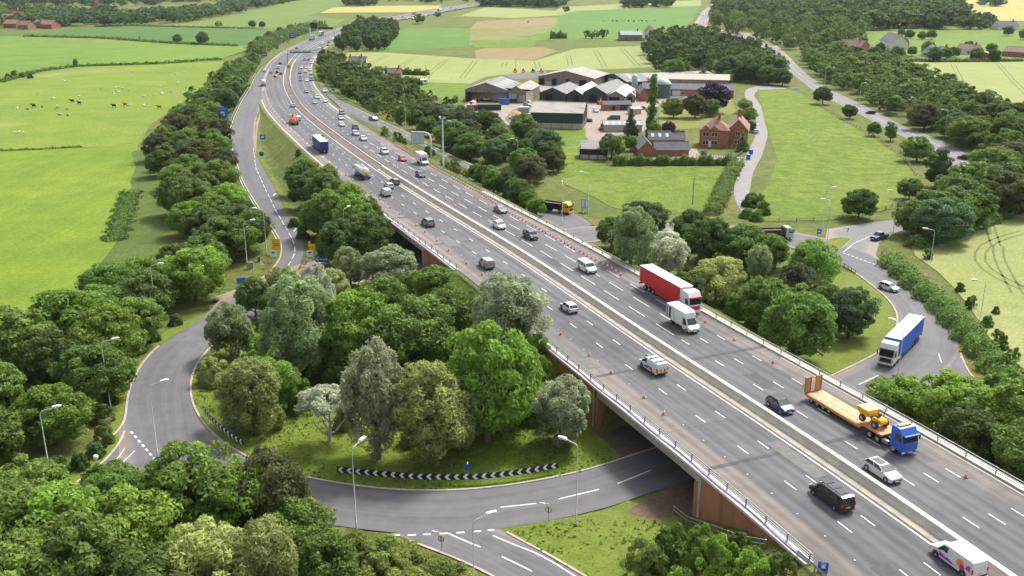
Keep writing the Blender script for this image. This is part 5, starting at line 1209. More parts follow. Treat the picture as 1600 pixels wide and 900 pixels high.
for px, lb in ((428, 'white speed camera sign left of the slip road'), (485, 'white speed camera sign right of the slip road')):
    t, p = sign(px,407,1.35,1.75,1.35,SWHITE,lb,4); rect(p,-.35,.1,1.6,1.95,BLK,'camera_symbol'); rect(p,.1,.4,1.75,1.95,BLK,'camera_symbol'); rect(p,-.6,.6,.52,.7,BLUE,'blue_band')
def roundel(px, py, r, zc, lab, txt=None, rz=0, loc=None, tilt=0, stem=True):
    t = thing('speed_limit_sign' if txt else 'road_sign', loc or on_ground(px, py), R(rz), lab, 'speed sign' if txt else 'road sign')
    if stem: b = MB(); b.tube([(0,.05,-.2),(0,.05,zc)], .04, 6); b.build('post', DGREY, t)
    o = disc(t, 0, zc, r, RED if txt is not None else BLUE, 'disc'); 
    if txt is not None: i_ = disc(o, 0, zc, r*.78, SWHITE, 'disc_face', -.052, .006)
    if txt: text_mesh(txt, r*1.15, 'numerals', BLK, o, (0,-.062,zc-.02), (math.pi/2,0,0))
    return t, o
roundel(416,416,.62,1.1,'red ringed 50 speed limit sign on the grass left of the slip road foot','50')
roundel(476,417,.62,1.1,'red ringed 50 speed limit sign right of the slip road, partly behind leaves','50')
t, p = sign(504,413,2.9,1.45,1.2,BLUE,'blue arrow shaped direction sign beside the slip road foot',-6); poly_emb(p,[(-1.35,1.2),(-.8,1.75),(-.62,1.75),(-1.1,1.2),(-.62,.65),(-.8,.65)],SWHITE); rect(p,.2,1.1,.95,1.45,SWHITE); rect(p,-.5,0,1.0,1.4,SWHITE)
t, p = sign(477,344,1.4,1.8,1.6,BLUE,'small blue countdown sign at the edge of the dark clump'); rect(p,-.4,-.2,1.1,2.2,SWHITE); rect(p,.05,.25,1.1,2.2,SWHITE)
t, p = sign(411,222,1.8,1.6,1.8,BLUE,'small blue sign on the grass nose of the left slip road'); rect(p,-.5,.5,1.5,2.1,SWHITE)
t, o = roundel(409,246,.8,1.2,'blue keep left disc on the grass nose beside the slip road',None); arrow(o,0,1.2,.6,R(130))
t, p = sign(458,66,5.5,4.5,5.5,BLUE,'far blue motorway sign before the big gantry'); rect(p,-2.2,2.2,6.4,6.7,SWHITE); rect(p,-1.6,1.8,4.8,5.1,SWHITE)
t, p = sign(413,91,4.6,2.6,2.6,BLUE,'far blue sign beside the yellow post on the left verge'); rect(p,-1.6,1.6,2.4,2.7,SWHITE)
t, p = sign(433,79,2.6,4.2,3,plain('sign slate', (.16,.2,.3), .5),'slate coloured board on the left verge of the far bend')
t, p = sign(450,70,3.0,2.0,2.4,YEL,'small yellow board on the far left verge below the lamp mast'); 
t, p = sign(399,110,3.2,2.6,3.0,YEL,'yellow board on the left verge where the slip road begins'); rect(p,-1,1,2.9,3.1,BLK)
t = thing('camera_post', on_ground(417,89), 0, 'yellow camera post with arm on the left verge of the far bend', 'camera post'); b = MB(); b.tube([(0,0,-.3),(0,0,6)], .2, 8); b.build('pole', YEL, t); b = MB(); b.box(-.2,1.6,-.1,.1,5.7,6.0); b.build('arm', YEL, t)
s_, o_ = so_px(450,110); t, p = sign(0,0,2.3,2.6,2.2,YEL,'orange matrix board standing in the brown median',0,loc=P3(s_,0)); rect(p,-.6,.6,1.9,2.5,BLK)
t, p = sign(731,744,.9,.9,1.3,BLUE,'small blue ahead only sign behind the middle of the long chevron board',0,1); bpy.data.objects.remove(p); o = disc(t,0,1.3,.5,BLUE,'disc'); arrow(o,0,1.3,.36,R(90)); b = MB(); b.box(-.07,.07,-.5,.1,1.9,1.98); b.build('sign_light', LHEAD, t)
t = thing('road_sign', on_ground(363,681), R(-35), 'small blue disc sign behind the short chevron board', 'road sign'); b = MB(); b.tube([(0,.05,-.2),(0,.05,1.5)], .04, 6); b.build('post', DGREY, t); o = disc(t,0,1.3,.5,BLUE,'disc'); arrow(o,0,1.3,.36,R(90)); b = MB(); b.box(-.07,.07,-.7,.1,1.9,1.98); b.build('sign_light', LHEAD, t)
for px, py, rz, lb in ((857,815,-20,'red ringed sign with bracket lamp beside the street lamp on the lower verge'),(690,861,-25,'red ringed sign with bracket lamp at the give way line of the lower approach')):
    t, o = roundel(px,py,.38,1.55,lb,'',rz); t['label'] = lb if len(lb.split()) < 17 else lb
    for a in (45, -45): pass
    rect(o,-.06,.06,1.32,1.78,BLK,'symbol',-.062); b = MB(); b.tube([(0,.05,1.5),(0,.05,2.3),(-.5,-.3,2.45)], .03, 6); b.build('bracket', LHEAD, t); b = MB(); b.box(-.95,-.3,-.42,-.26,2.4,2.52,0,.02); b.build('sign_light', LHEAD, t)
t, p = sign(1284,902,.95,1.15,1.15,BLUE,'blue marker post sign beside the barrier at the bottom edge',-18,1); rect(p,-.42,.42,.64,.67,SWHITE); rect(p,-.42,.42,1.64,1.67,SWHITE); rect(p,-.15,.2,1.0,1.35,SWHITE); rect(p,-.2,.25,1.45,1.52,SWHITE)
t, p = sign(1279,372,1.2,1.2,1.6,BLUE,'blue direction sign at the roundabout exit by the lorry',20); rect(p,-.4,.4,1.5,1.75,SWHITE)
t = thing('traffic_bollard', on_ground(1325,361), 0, 'white keep left bollard on the verge by the top entry road', 'bollard'); b = MB(); b.box(-.22,.22,-.12,.12,-.02,.95,0,.04); b.build('body', SWHITE, t); disc(t,0,.6,.16,BLUE,'disc',-.125)
t, p = sign(1600,628,3.0,2.9,3.4,BLK,'dark framed board sign at the right edge of the photo',10); rect(p,-1.45,1.45,1.97,2.12,SWHITE); rect(p,-1.45,-1.3,2.0,4.8,SWHITE)
t, p = sign(1243,146,4.2,2.2,1.9,SWHITE,'white board at the top corner of the big paddock',0); rect(p,-1.4,1.2,2.0,2.3,SGREY)
t, p = sign(798,274,3.4,1.5,2.2,SGREY,'grey sign seen from behind in the belt by the right slip road',0)
t, p = sign(914,331,2.2,2.6,2.1,plain('pale blue panel', (.35,.45,.52), .5),'pale blue lane sign on the grass bank left of the paddock lamp',-15); rect(p,-.7,-.4,1.2,3.0,SWHITE); rect(p,.3,.6,1.2,3.0,SWHITE)
t, p = sign(378,449,1.8,1.2,1.4,BLUE,'small blue sign among the trees at the slip road foot',20)
# blue arrow boards lying along the left splitter island
t = thing('direction_sign', on_ground(258,728), R(38), 'long blue and white arrow board at the left splitter island', 'direction sign')
b = MB(); b.tube([(-.8,.05,-.2),(-.8,.05,1.3)], .04, 6); b.build('post', DGREY, t); b = MB(); b.tube([(.8,.05,-.2),(.8,.05,1.3)], .04, 6); b.build('post', DGREY, t)
b = MB(); b.add([(-1.5,-.02,1.2),(-1.1,-.02,.85),(1.4,-.02,.85),(1.4,-.02,1.55),(-1.1,-.02,1.55),(-1.5,.02,1.2),(-1.1,.02,.85),(1.4,.02,.85),(1.4,.02,1.55),(-1.1,.02,1.55)], [(0,1,2,3,4),(9,8,7,6,5),(0,5,6,1),(1,6,7,2),(2,7,8,3),(3,8,9,4),(4,9,5,0)]); p = fixn(b.build('panel', BLUE, t)); rect(p,-.9,.9,1.1,1.3,SWHITE,'lettering')
t = thing('direction_sign', on_ground(272,718), R(38), 'white finger board behind the blue arrow board at the left splitter', 'direction sign'); b = MB(); b.tube([(0,.05,-.2),(0,.05,1.3)], .04, 6); b.build('post', DGREY, t); b = MB(); b.box(-.9,.9,-.03,.03,.95,1.3,0,.01); b.build('panel', SWHITE, t)
t, o = roundel(247,743,.5,1.0,'blue keep left disc in front of the arrow board at the left splitter',None,20); arrow(o,0,1.0,.36,R(130))
t = thing('beacon_post', on_ground(154,743), 0, 'short white post with round white top beside the left approach road', 'beacon post'); b = MB(); b.tube([(0,0,-.2),(0,0,2.3)], .08, 8); b.build('pole', SWHITE, t); b = MB(); b.lathe([(0,2.9),(.2,2.86),(.32,2.7),(.32,2.55),(.2,2.3),(0,2.28)], 14); b.build('globe', plain('white globe', (.8,.82,.8), .3), t)
# utility cabinets at the slip road foot
for px, py, w_, h_, m_, lb in ((392,420,1.2,1.5,SGREY,'grey roadside cabinet at the foot of the left slip road'),(405,409,.6,1.1,plain('green cabinet', (.05,.12,.09), .5),'small green cabinet beside the grey one at the slip road')):
    t = thing('roadside_cabinet', on_ground(px, py), R(10), lb, 'cabinet'); b = MB(); b.box(-w_/2,w_/2,-.25,.25,.08,h_,0,.03); o = b.build('housing', m_, t); b = MB(); b.box(-w_/2+.06,w_/2-.06,-.27,-.252,.16,h_-.1); b.build('door', m_, t); b = MB(); b.box(-w_/2-.05,w_/2+.05,-.3,.3,-.1,.078); b.build('plinth', CONC, t)
# chevron boards
def chevrons(pts, n, lab, ph=0):
    Q, d = resample([on_ground(*p)[:2] for p in pts], .5, 3); L_ = d[-1]
    def at(u): return np.array([np.interp(u, d, Q[:, 0]), np.interp(u, d, Q[:, 1])])
    c = at(L_/2); t = thing('chevron_board', (c[0], c[1], 0), 0, lab, 'chevron board')
    def put(b, nm, mt): ob = fixn(b.build(nm, mt)); ob.parent = t; ob.matrix_parent_inverse = Matrix.Translation((-c[0], -c[1], 0)); return ob
    z0, z1 = .62, 1.42; b = MB(); vs = []; fs = []; k = 46
    for i in range(k+1):
        u = L_*i/k; q = at(u); tn = at(min(L_, u+.3))-at(max(0, u-.3)); tn /= np.hypot(*tn); nn = np.array([tn[1], -tn[0]])
        for o_, z in ((0,z0),(.06,z0),(.06,z1),(0,z1)): vs.append((q[0]-nn[0]*o_, q[1]-nn[1]*o_, z))
    for i in range(k):
        for j in range(4): fs.append((4*i+j, 4*i+(j+1)%4, 4*i+4+(j+1)%4, 4*i+4+j))
    fs += [(0,1,2,3), (4*k,4*k+1,4*k+2,4*k+3)]; b.add(vs, fs); put(b, 'panel', BLK)
    for i in range(n):
        u0 = L_*(i+.12)/n; w_ = L_/n; b = MB()
        def P_(u, z, out=.012): q = at(u); tn = at(min(L_, u+.3))-at(max(0, u-.3)); tn /= np.hypot(*tn); nn = np.array([tn[1], -tn[0]]); return (q[0]+nn[0]*out, q[1]+nn[1]*out, z)
        zm_ = (z0+z1)/2; a_, hw_ = .32*w_, .36*w_
        b.add([P_(u0, zm_), P_(u0+a_, z1-.03), P_(u0+a_+hw_, z1-.03), P_(u0+hw_, zm_), P_(u0+a_+hw_, z0+.03), P_(u0+a_, z0+.03)], [(0,1,2,3),(0,3,4,5)]); put(b, 'chevron', SWHITE)
    for i in range(0, n+1, 2):
        q = at(min(L_*i/n, L_-.2)); b = MB(); b.tube([(q[0]+.02, q[1]+.12, -.2), (q[0]+.02, q[1]+.12, 1.3)], .04, 6); put(b, 'post', DGREY)
chevrons([(527,745),(560,748),(600,752),(650,756),(700,757),(750,756),(790,752),(830,746),(872,738)], 25, 'long curved black board with white chevrons in front of the island')
chevrons([(319,649),(330,664),(345,678),(362,691),(381,703)], 12, 'short black and white chevron board at the left corner of the island')
# ---------------------------------------------------------------- gantries
GGREEN = plain('gantry grey green', (.22,.30,.30), .5, .2)
def truss(b, x0, x1, z0, z1, y0, y1):
    for z in (z0, z1):
        for y in (y0, y1): b.box(x0, x1, y-.1, y+.1, z-.1, z+.1)
    n = int((x1-x0)/1.8)
    for i in range(n):
        a = x0+(x1-x0)*i/n; c_ = x0+(x1-x0)*(i+1)/n; za, zb = (z0, z1) if i % 2 else (z1, z0)
        for y in (y0, y1): b.tube([(a, y, za), (c_, y, zb)], .08, 4)
s_, o_ = so_px(500,98); x, y, tx, ty = cl(s_); p = P3(s_, 17.0); t = thing('sign_gantry', p, math.atan2(-tx, ty), 'grey green lattice gantry over the right hand lanes at the bend', 'gantry')
b = MB(); truss(b, -19.5, .3, 6.4, 7.9, -.7, .7); b.build('truss', GGREEN, t)
for x_ in (0, ): b = MB(); b.box(-.35,.35,-.35,.35,-.5,6.3); b.build('column', GGREEN, t)
b = MB(); b.box(-19.6,-19.1,-.25,.25,-.5,6.3); b.build('column', GGREEN, t)
b = MB(); b.box(-17.5,-4,-.95,-.8,6.3,7.5); o = b.build('sign_panel', plain('teal panel', (.12,.22,.22), .5), t)
s_, o_ = so_px(473,58); x, y, tx, ty = cl(s_); p = P3(s_, -18.5); t = thing('sign_gantry', p, math.atan2(-tx, ty), 'far gantry with a black message board over the left carriageway', 'gantry')
b = MB(); b.box(-.6,.6,-.6,.6,-.5,8); b.build('column', LHEAD, t); b = MB(); truss(b, -.6, 22, 7.0, 8.6, -.6, .6); b.build('truss', GGREEN, t)
b = MB(); b.box(1,7,-.9,-.6,7.5,12.5); b.build('message_board', BLK, t); b = MB(); b.box(8,21,-.9,-.65,6.8,8.7); b.build('sign_panel', BLK, t); b = MB(); b.box(21.4,22.2,-.4,.4,-.5,7); b.build('column', LHEAD, t)
t = thing('message_sign', on_ground(674,249), R(-12), 'arched grey message sign reaching over the verge of the right slip road', 'message sign')
b = MB(); b.tube([(0,0,-.3),(0,0,6.6),(-.25,0,7.6),(-1.0,0,8.4),(-2.2,0,8.7),(-6.6,0,8.75)], [.3,.27,.26,.24,.22,.2], 10); b.build('arched_mast', LHEAD, t)
b = MB(); b.box(-6.6,-2.3,-.35,.15,4.9,8.45,0,.08); o = b.build('message_panel', SGREY, t); 
for i in range(3): rect(o, -6.4+i*1.4, -5.15+i*1.4, 5.1, 8.2, plain('panel louvre', (.42,.47,.5), .5), 'display', -.356)
# ---------------------------------------------------------------- cones
CONEO = plain('cone orange', (.62,.15,.07), .5); CONEW = plain('cone sleeve', (.78,.76,.72), .5); CONEB = plain('cone base', (.35,.08,.05), .7)
def cone_proto():
    t = thing('traffic_cone', (0,0,0)); b = MB(); b.lathe([(.17,.06),(.05,.82),(0,.84)], 10); b.build('body', CONEO, t)
    b = MB(); b.lathe([(.135,.34),(.08,.66)], 10); o = b.build('sleeve', CONEW, t); b = MB(); b.box(-.25,.25,-.25,.25,0,.07,0,.02); b.build('base', CONEB, t); return t
CP0 = cone_proto(); used = [0]
def cone(p, rz, lab, grp):
    t = CP0 if not used[0] else copy_tree(CP0); used[0] += 1; t.location = p; t.rotation_euler = (0,0,rz); tag(t, lab, 'traffic cone', grp)
s = 110.
while s < 262:
    o_ = float(np.interp(s, [100,112,160,185,215,256,300], [11.3,11.4,11.6,13.6,13.5,13.9,14.2])); cone(P3(s, o_+random.uniform(-.12,.12), .004), random.uniform(0,3), 'orange cone in the dense row along the right hard shoulder', 'cones in the dense row on the right'); s += random.uniform(1.5, 1.9)
for px, py in ((568,225),(578,231),(590,239),(599,246),(610,254),(620,259),(630,268),(644,277),(653,285),(666,292),(680,301),(697,312),(711,322)): cone(zfix(px, py+1, zm), 0, 'orange cone in the spaced line beside the median of the right carriageway', 'cones along the median')
for px, py in ((540,272),(552,281),(565,290),(580,300),(594,310),(610,323),(625,333),(650,351),(664,361),(683,375),(701,390),(729,410),(753,428),(876,521),(921,554),(955,581),(1006,620),(1037,646)): cone(zfix(px, py+2, zm), 0, 'orange cone in the spaced line along the left hard shoulder', 'cones along the left shoulder')
for px, py, lb in ((1102,504,'orange cone just right of the red lorry cab'),(1147,532,'orange cone on the right shoulder at the dark joint'),(1208,567,'orange cone on the right shoulder behind the low loader'),(1509,746,'orange cone with white band alone near the lower right barrier'),(906,332,'orange cone at the kerb end behind the yellow tipper'),(911,334,'orange cone beside the kerb, right of its twin behind the tipper')):
    q = zfix(px, py, zm) if py > 400 else on_ground(px, py); cone(q, 0, lb, None)
STUD = plain('road stud', (.75,.72,.55), .5); b = MB()
for k in range(60):
    p = P3(8+k*4.5, -11.1 if k > 1 else -11, .02); b.box(p[0]-.07,p[0]+.07,p[1]-.07,p[1]+.07,p[2],p[2]+.03)
struct(b.build('road_markings', STUD))

for B_ in (B1, B2):                            # dry soil under the decks
    b = MB(); Q_ = [P3(s_, o_)[:2] for s_, o_ in ((B_[0],-16.5),(B_[1],-16.5),(B_[1],16.5),(B_[0],16.5))]; b.sheet(Q_, .014); struct(b.build('bare_earth', SOIL))
# ---------------------------------------------------------------- vehicles: +Y is forward, wheels stand on z = 0
def paintm(name, c, rough=.3, coat=.3): return plain(name, c, rough, 0, coat=coat, spec=.5)
PW = paintm('white paint', (.64,.64,.63)); PS = paintm('silver paint', (.42,.44,.45)); PG = paintm('grey paint', (.14,.15,.16)); PK = paintm('black paint', (.014,.014,.016))
PR = paintm('red paint', (.42,.02,.015)); PB = paintm('dark blue paint', (.02,.035,.10)); PBL = paintm('bright blue paint', (.02,.10,.45)); PGR = paintm('dusty grey paint', (.26,.27,.26)); PT = paintm('steel blue paint', (.12,.19,.26))
PMR = paintm('maroon paint', (.16,.02,.03)); POR = plain('orange steel', (.48,.225,.085), .6, vary=.2, scale=.8); PY = plain('machine yellow', (.78,.40,.02), .45); PP = paintm('violet blue paint', (.10,.09,.30))
GLS = plain('dark glass', (.02,.026,.03), .08, 0, spec=.8); TYRE = plain('tyre', (.022,.022,.022), .85); RIM = plain('alloy rim', (.40,.41,.42), .35, .6); PLAS = plain('black plastic', (.03,.03,.03), .6)
HL = plain('headlight', (.75,.78,.8), .1); TL = plain('tail light', (.45,.015,.01), .25); PLY = plain('plate yellow', (.75,.55,.04), .5); PLW = plain('plate white', (.75,.75,.72), .5); CHROME = plain('bright metal', (.6,.6,.6), .2, .9)
def wheel(t, x, y, r=.33, w_=.22, dual=False):
    sg = 1 if x > 0 else -1; b = MB(); ww = w_*(2.1 if dual else 1); x0 = x-sg*ww
    b.lathe([(r*.55,0),(r*.92,0),(r,ww*.15),(r,ww*.85),(r*.92,ww),(r*.55,ww)], 20, (min(x,x0), y, r), 0, 'x')
    o = b.build('wheel', TYRE, t); b = MB(); b.lathe([(0,-.0),(r*.2,-.0),(r*.28,.03),(r*.52,.02),(r*.62,-.0)], 12, (x-sg*.012 if sg > 0 else x+.0, y, r), 0, 'x'); 
    q = b.build('rim', RIM, o); 
    if sg > 0: q.location.x = .0
    return o
def lights(t, y, z, w_, front=True, h=.14, wd=.34, inset=.12):
    for sg in (-1, 1):
        b = MB(); b.box(sg*(w_-inset)-wd/2, sg*(w_-inset)+wd/2, y-.05, y+.05, z-h/2, z+h/2, 0, .02); b.build('headlight' if front else 'tail_light', HL if front else TL, t)
def plate(t, y, z, front):
    b = MB(); b.box(-.27,.27,y-.012,y+.012,z-.06,z+.06); b.build('number_plate', PLW if front else PLY, t)
def car(L_=4.3, W_=1.8, H=1.48, hood=.30, wind=.16, rear='hatch', z0=.19, belt=.92, wheelr=.33, mat=PW, name='parked_car', sunroof=False, roofmat=None):
    """hood: bonnet length share; rear: hatch, saloon, estate"""
    t = thing(name, (0,0,0)); hl, hw = L_/2, W_/2; yf = hl-hood*L_; 
    rb = {'hatch': -hl+.10, 'estate': -hl+.06, 'saloon': -hl+.85}[rear]; rt = {'hatch': rb+.52, 'estate': rb+.30, 'saloon': rb+.62}[rear]
    bl = belt; prof = [(-hl+.06,z0+.06),(-hl+.4,z0),(hl-.4,z0),(hl-.08,z0+.08),(hl,.48),(hl-.06,.66),(hl-.22,bl-.17),(yf+.1,bl+.02),(yf-.4,bl+.04),(rb+.3,bl+.05)]
    prof += [(rb,bl+.03),(-hl+.08,bl+.02),(-hl+.01,bl-.14),(-hl,.5)] if rear != 'saloon' else [(rb,bl+.05),(-hl+.1,bl+.04),(-hl,bl-.12),(-hl+.02,.5)]
    tap = lambda y: 1-.13*max(0, (abs(y)-hl*.55)/(hl*.45))**2
    b = MB(); b.prism(prof, hw, 0, .09, tap); fixn(b.build('body', mat, t))
    tum = lambda z: 1-.25*max(0, z-bl)/(H-bl)
    ft = yf-wind*L_
    b = MB(); b.prism([(yf+.02,bl),(ft,H-.05),(ft-.2,H-.03),(rt,H-.05),(rb+.02,bl)], hw-.04, 0, .05, tap, tum); fixn(b.build('windows', GLS, t))
    b = MB(); b.prism([(ft+.10,H-.085),(ft,H-.035),((ft+rt)/2,H),(rt,H-.03),(rt-.09,H-.09)], (hw-.03)*.76, 0, .05, tap); fixn(b.build('roof', roofmat or mat, t))
    if sunroof: b = MB(); b.prism([(ft-.15,H-.015),((ft+rt)/2,H+.006),(rt+.25,H-.012)], (hw-.03)*.55, 0, .01); fixn(b.build('sunroof', GLS, t))
    b = MB()                                   # pillars
    for sg in (-1, 1):
        for (ya, za, yb, zb, w_) in ((yf+.02,bl,ft+.03,H-.06,.045),((yf+rt)/2-.1,bl,(ft+rt)/2,H-.05,.05),(rb+.06,bl,rt+.02,H-.05,.07)):
            xa = sg*(hw-.03)*tap(ya); xb = sg*(hw-.03)*tap(yb)*tum(zb); b.tube([(xa,ya,za),(xb,yb,zb)], w_, 4)
    b.build('pillars', mat, t)
    wy = hl-.82, -hl+.80
    for sg in (-1, 1):
        for y in wy:
            wheel(t, sg*(hw-.0+.012), y, wheelr)
            b = MB(); n = 12; pts = [(y+math.cos(a)*(wheelr+.055), wheelr+math.sin(a)*(wheelr+.055)) for a in np.linspace(-.25, math.pi+.25, n)]
            b.add([(sg*(hw+.004), p[0], p[1]) for p in pts]+[(sg*(hw+.004), y, wheelr*.8)], [(i, i+1, n) for i in range(n-1)]); b.build('wheel_arch', PLAS, t)
    lights(t, hl-.13, .68, hw*tap(hl), True, .15, .36, .14); lights(t, -hl+.05, .78, hw*tap(hl), False, .2, .26, .10)
    b = MB(); b.prism([(hl-.04,.30),(hl+.012,.36),(hl+.012,.52),(hl-.03,.56)], hw*.62, 0, .02); b.build('grille', PLAS, t)
    b = MB(); b.prism([(-hl-.005,.26),(-hl+.06,.22),(-hl+.06,.42),(-hl-.01,.40)], hw*.78, 0, .02); b.build('rear_bumper', PLAS, t)
    plate(t, hl+.025, .40, True); plate(t, -hl-.012, .62 if rear != 'hatch' else .60, False)
    for sg in (-1, 1): b = MB(); b.box(sg*(hw+.06)-.09, sg*(hw+.06)+.09, yf-.32, yf-.18, bl, bl+.15, 0, .03); b.build('mirror', mat, t)
    return t
def van(L_=5.3, W_=2.0, H=2.05, hood=.95, z0=.24, mat=PW, name='van', windows=False, rearglass=True, wheelr=.35, high=False, roofpanel=None):
    t = thing(name, (0,0,0)); hl, hw = L_/2, W_/2; bl = 1.12; yh = hl-hood; ws = .75*(H-bl)
    prof = [(-hl+.03,z0+.05),(-hl+.3,z0),(hl-.35,z0),(hl-.06,z0+.1),(hl,.55),(hl-.05,.82),(yh+.1,bl+.02),(yh,bl+.06),(yh-ws,H-.12),(yh-ws-.35,H-.01),(-hl+.35,H),(-hl+.08,H-.08),(-hl,H-.5),(-hl,.5)]
    tap = lambda y: 1-.12*max(0, (y-hl*.6)/(hl*.4))**2-.03*max(0, (-y-hl*.85)/(hl*.15)); tum = lambda z: 1-.13*max(0, z-bl)/(H-bl)
    b = MB(); b.prism(prof, hw, 0, .1, tap, tum); fixn(b.build('body', mat, t))
    n = np.array([0, math.sin(math.atan2(H-.12-bl-.06, ws)), math.cos(math.atan2(H-.12-bl-.06, ws))])
    def wsp(y, z): return y+.025, z+.02
    x0 = (hw-.16)*tap(yh); x1 = (hw-.14)*tum(H-.2)
    ya, za = yh-.04+.03, bl+.10+.03; yb, zb = yh-ws+.05+.03, H-.20+.04
    b = MB(); b.add([(-x0,ya,za),(x0,ya,za),(x1,yb,zb),(-x1,yb,zb)], [(0,1,2,3)]); b.build('windscreen', GLS, t)
    for sg in (-1, 1):
        def sx(z, y): return sg*(hw*tap(y)*tum(z)+.008)
        q = [(yh-.25,bl+.10),(yh-ws-.02,H-.24),(yh-ws-.62,H-.24),(yh-ws-.62,bl+.08)]
        b = MB(); b.add([(sx(z,y),y,z) for y, z in q], [(0,1,2,3)]); b.build('side_window', GLS, t)
        if windows:
            y = yh-ws-.78
            while y-1.1 > -hl+.15:
                q = [(y,bl+.08),(y,H-.24),(y-1.1,H-.24),(y-1.1,bl+.08)]; b = MB(); b.add([(sx(z_,y_),y_,z_) for y_, z_ in q], [(0,1,2,3)]); b.build('side_window', GLS, t); y -= 1.22
    if rearglass: b = MB(); xx = (hw-.25)*tum(H-.4); b.add([(-xx,-hl-.008,bl+.15),(xx,-hl-.008,bl+.15),(xx*.95,-hl+.03,H-.38),(-xx*.95,-hl+.03,H-.38)], [(0,1,2,3)]); b.build('rear_window', GLS, t)
    for sg in (-1, 1):
        for y in (hl-.95, -hl+1.0):
            wheel(t, sg*(hw+.012), y, wheelr); b = MB(); k = 12; pts = [(y+math.cos(a)*(wheelr+.06), wheelr+math.sin(a)*(wheelr+.06)) for a in np.linspace(-.2, math.pi+.2, k)]
            b.add([(sg*(hw+.004), p[0], p[1]) for p in pts]+[(sg*(hw+.004), y, wheelr*.8)], [(i, i+1, k) for i in range(k-1)]); b.build('wheel_arch', PLAS, t)
        b = MB(); b.box(sg*(hw+.12)-.1, sg*(hw+.12)+.1, yh-.5, yh-.35, bl+.05, bl+.32, 0, .03); b.build('mirror', PLAS, t)
    lights(t, hl-.12, .78, hw*.9, True, .22, .34, .14)
    for sg in (-1, 1): b = MB(); b.box(sg*(hw-.1)-.09, sg*(hw-.1)+.09, -hl-.03, -hl+.05, .8, 1.25, 0, .02); b.build('tail_light', TL, t)
    b = MB(); b.prism([(hl-.05,.28),(hl+.03,.33),(hl+.03,.55),(hl-.02,.6)], hw*.85, 0, .03); b.build('front_bumper', PLAS, t); b = MB(); b.box(-hw*.9, hw*.9, -hl-.06, -hl+.05, .3, .5, 0, .03); b.build('rear_bumper', PLAS, t)
    plate(t, hl+.045, .44, True); plate(t, -hl-.03, .72, False)
    if roofpanel:
        for k in range(3): b = MB(); b.box(-hw*.6, hw*.6, -hl+.7+k*1.15, -hl+1.7+k*1.15, H-.01, H+.05, 0, .015); b.build('roof_panel', roofpanel, t)
    return t
def cab(t, y0, L_=2.2, W_=2.5, H=3.7, mat=PW, zb=.35, acc=None, fairing=True):
    """lorry cab with its front at y0"""
    hw = W_/2; prof = [(y0-L_,zb+.35),(y0-L_+.1,zb+.3),(y0-.9,zb+.25),(y0-.05,zb),(y0,zb+.3),(y0,1.55),(y0-.05,1.7),(y0-.28,H-.75),(y0-.75,H-.08),(y0-1.2,H),(y0-L_,H-.02)]
    tap = lambda y: 1-.06*max(0, (y-(y0-.6))/.6)
    b = MB(); b.prism(prof, hw, 0, .1, tap); o = fixn(b.build('cab', mat, t))
    b = MB(); b.add([(-hw*.88,y0-.045,1.72),(hw*.88,y0-.045,1.72),(hw*.86,y0-.235,H-.82),(-hw*.86,y0-.235,H-.82)], [(0,1,2,3)]); b.v = [(x, y+.03, z) for x, y, z in b.v]; b.build('windscreen', GLS, o)
    for sg in (-1, 1): b = MB(); x = sg*(hw+.006); b.add([(x*.97,y0-.35,1.75),(x*.985,y0-.5,2.65),(x,y0-1.25,2.65),(x,y0-1.25,1.7)], [(0,1,2,3)]); b.build('side_window', GLS, o)
    b = MB(); b.box(-hw*.72, hw*.72, y0-.02, y0+.03, .75, 1.48, 0, .02); b.build('grille', acc or PLAS, o); b = MB(); b.box(-hw*.97, hw*.97, y0-.15, y0+.08, zb-.02, .72, 0, .06); b.build('front_bumper', mat, o)
    for sg in (-1, 1): b = MB(); b.box(sg*hw*.82-.2, sg*hw*.82+.2, y0+.02, y0+.1, .45, .65, 0, .02); b.build('headlight', HL, o); b = MB(); b.box(sg*(hw+.2)-.07, sg*(hw+.2)+.07, y0-.3, y0-.1, 1.8, 2.6, 0, .03); b.build('mirror', PLAS, o)
    b = MB(); b.box(-hw*.9, hw*.9, y0-.1, y0+.22, H-.82, H-.68, 0, .02); b.build('sun_visor', acc or PLAS, o); plate(t, y0+.09, .48, True)
    return o
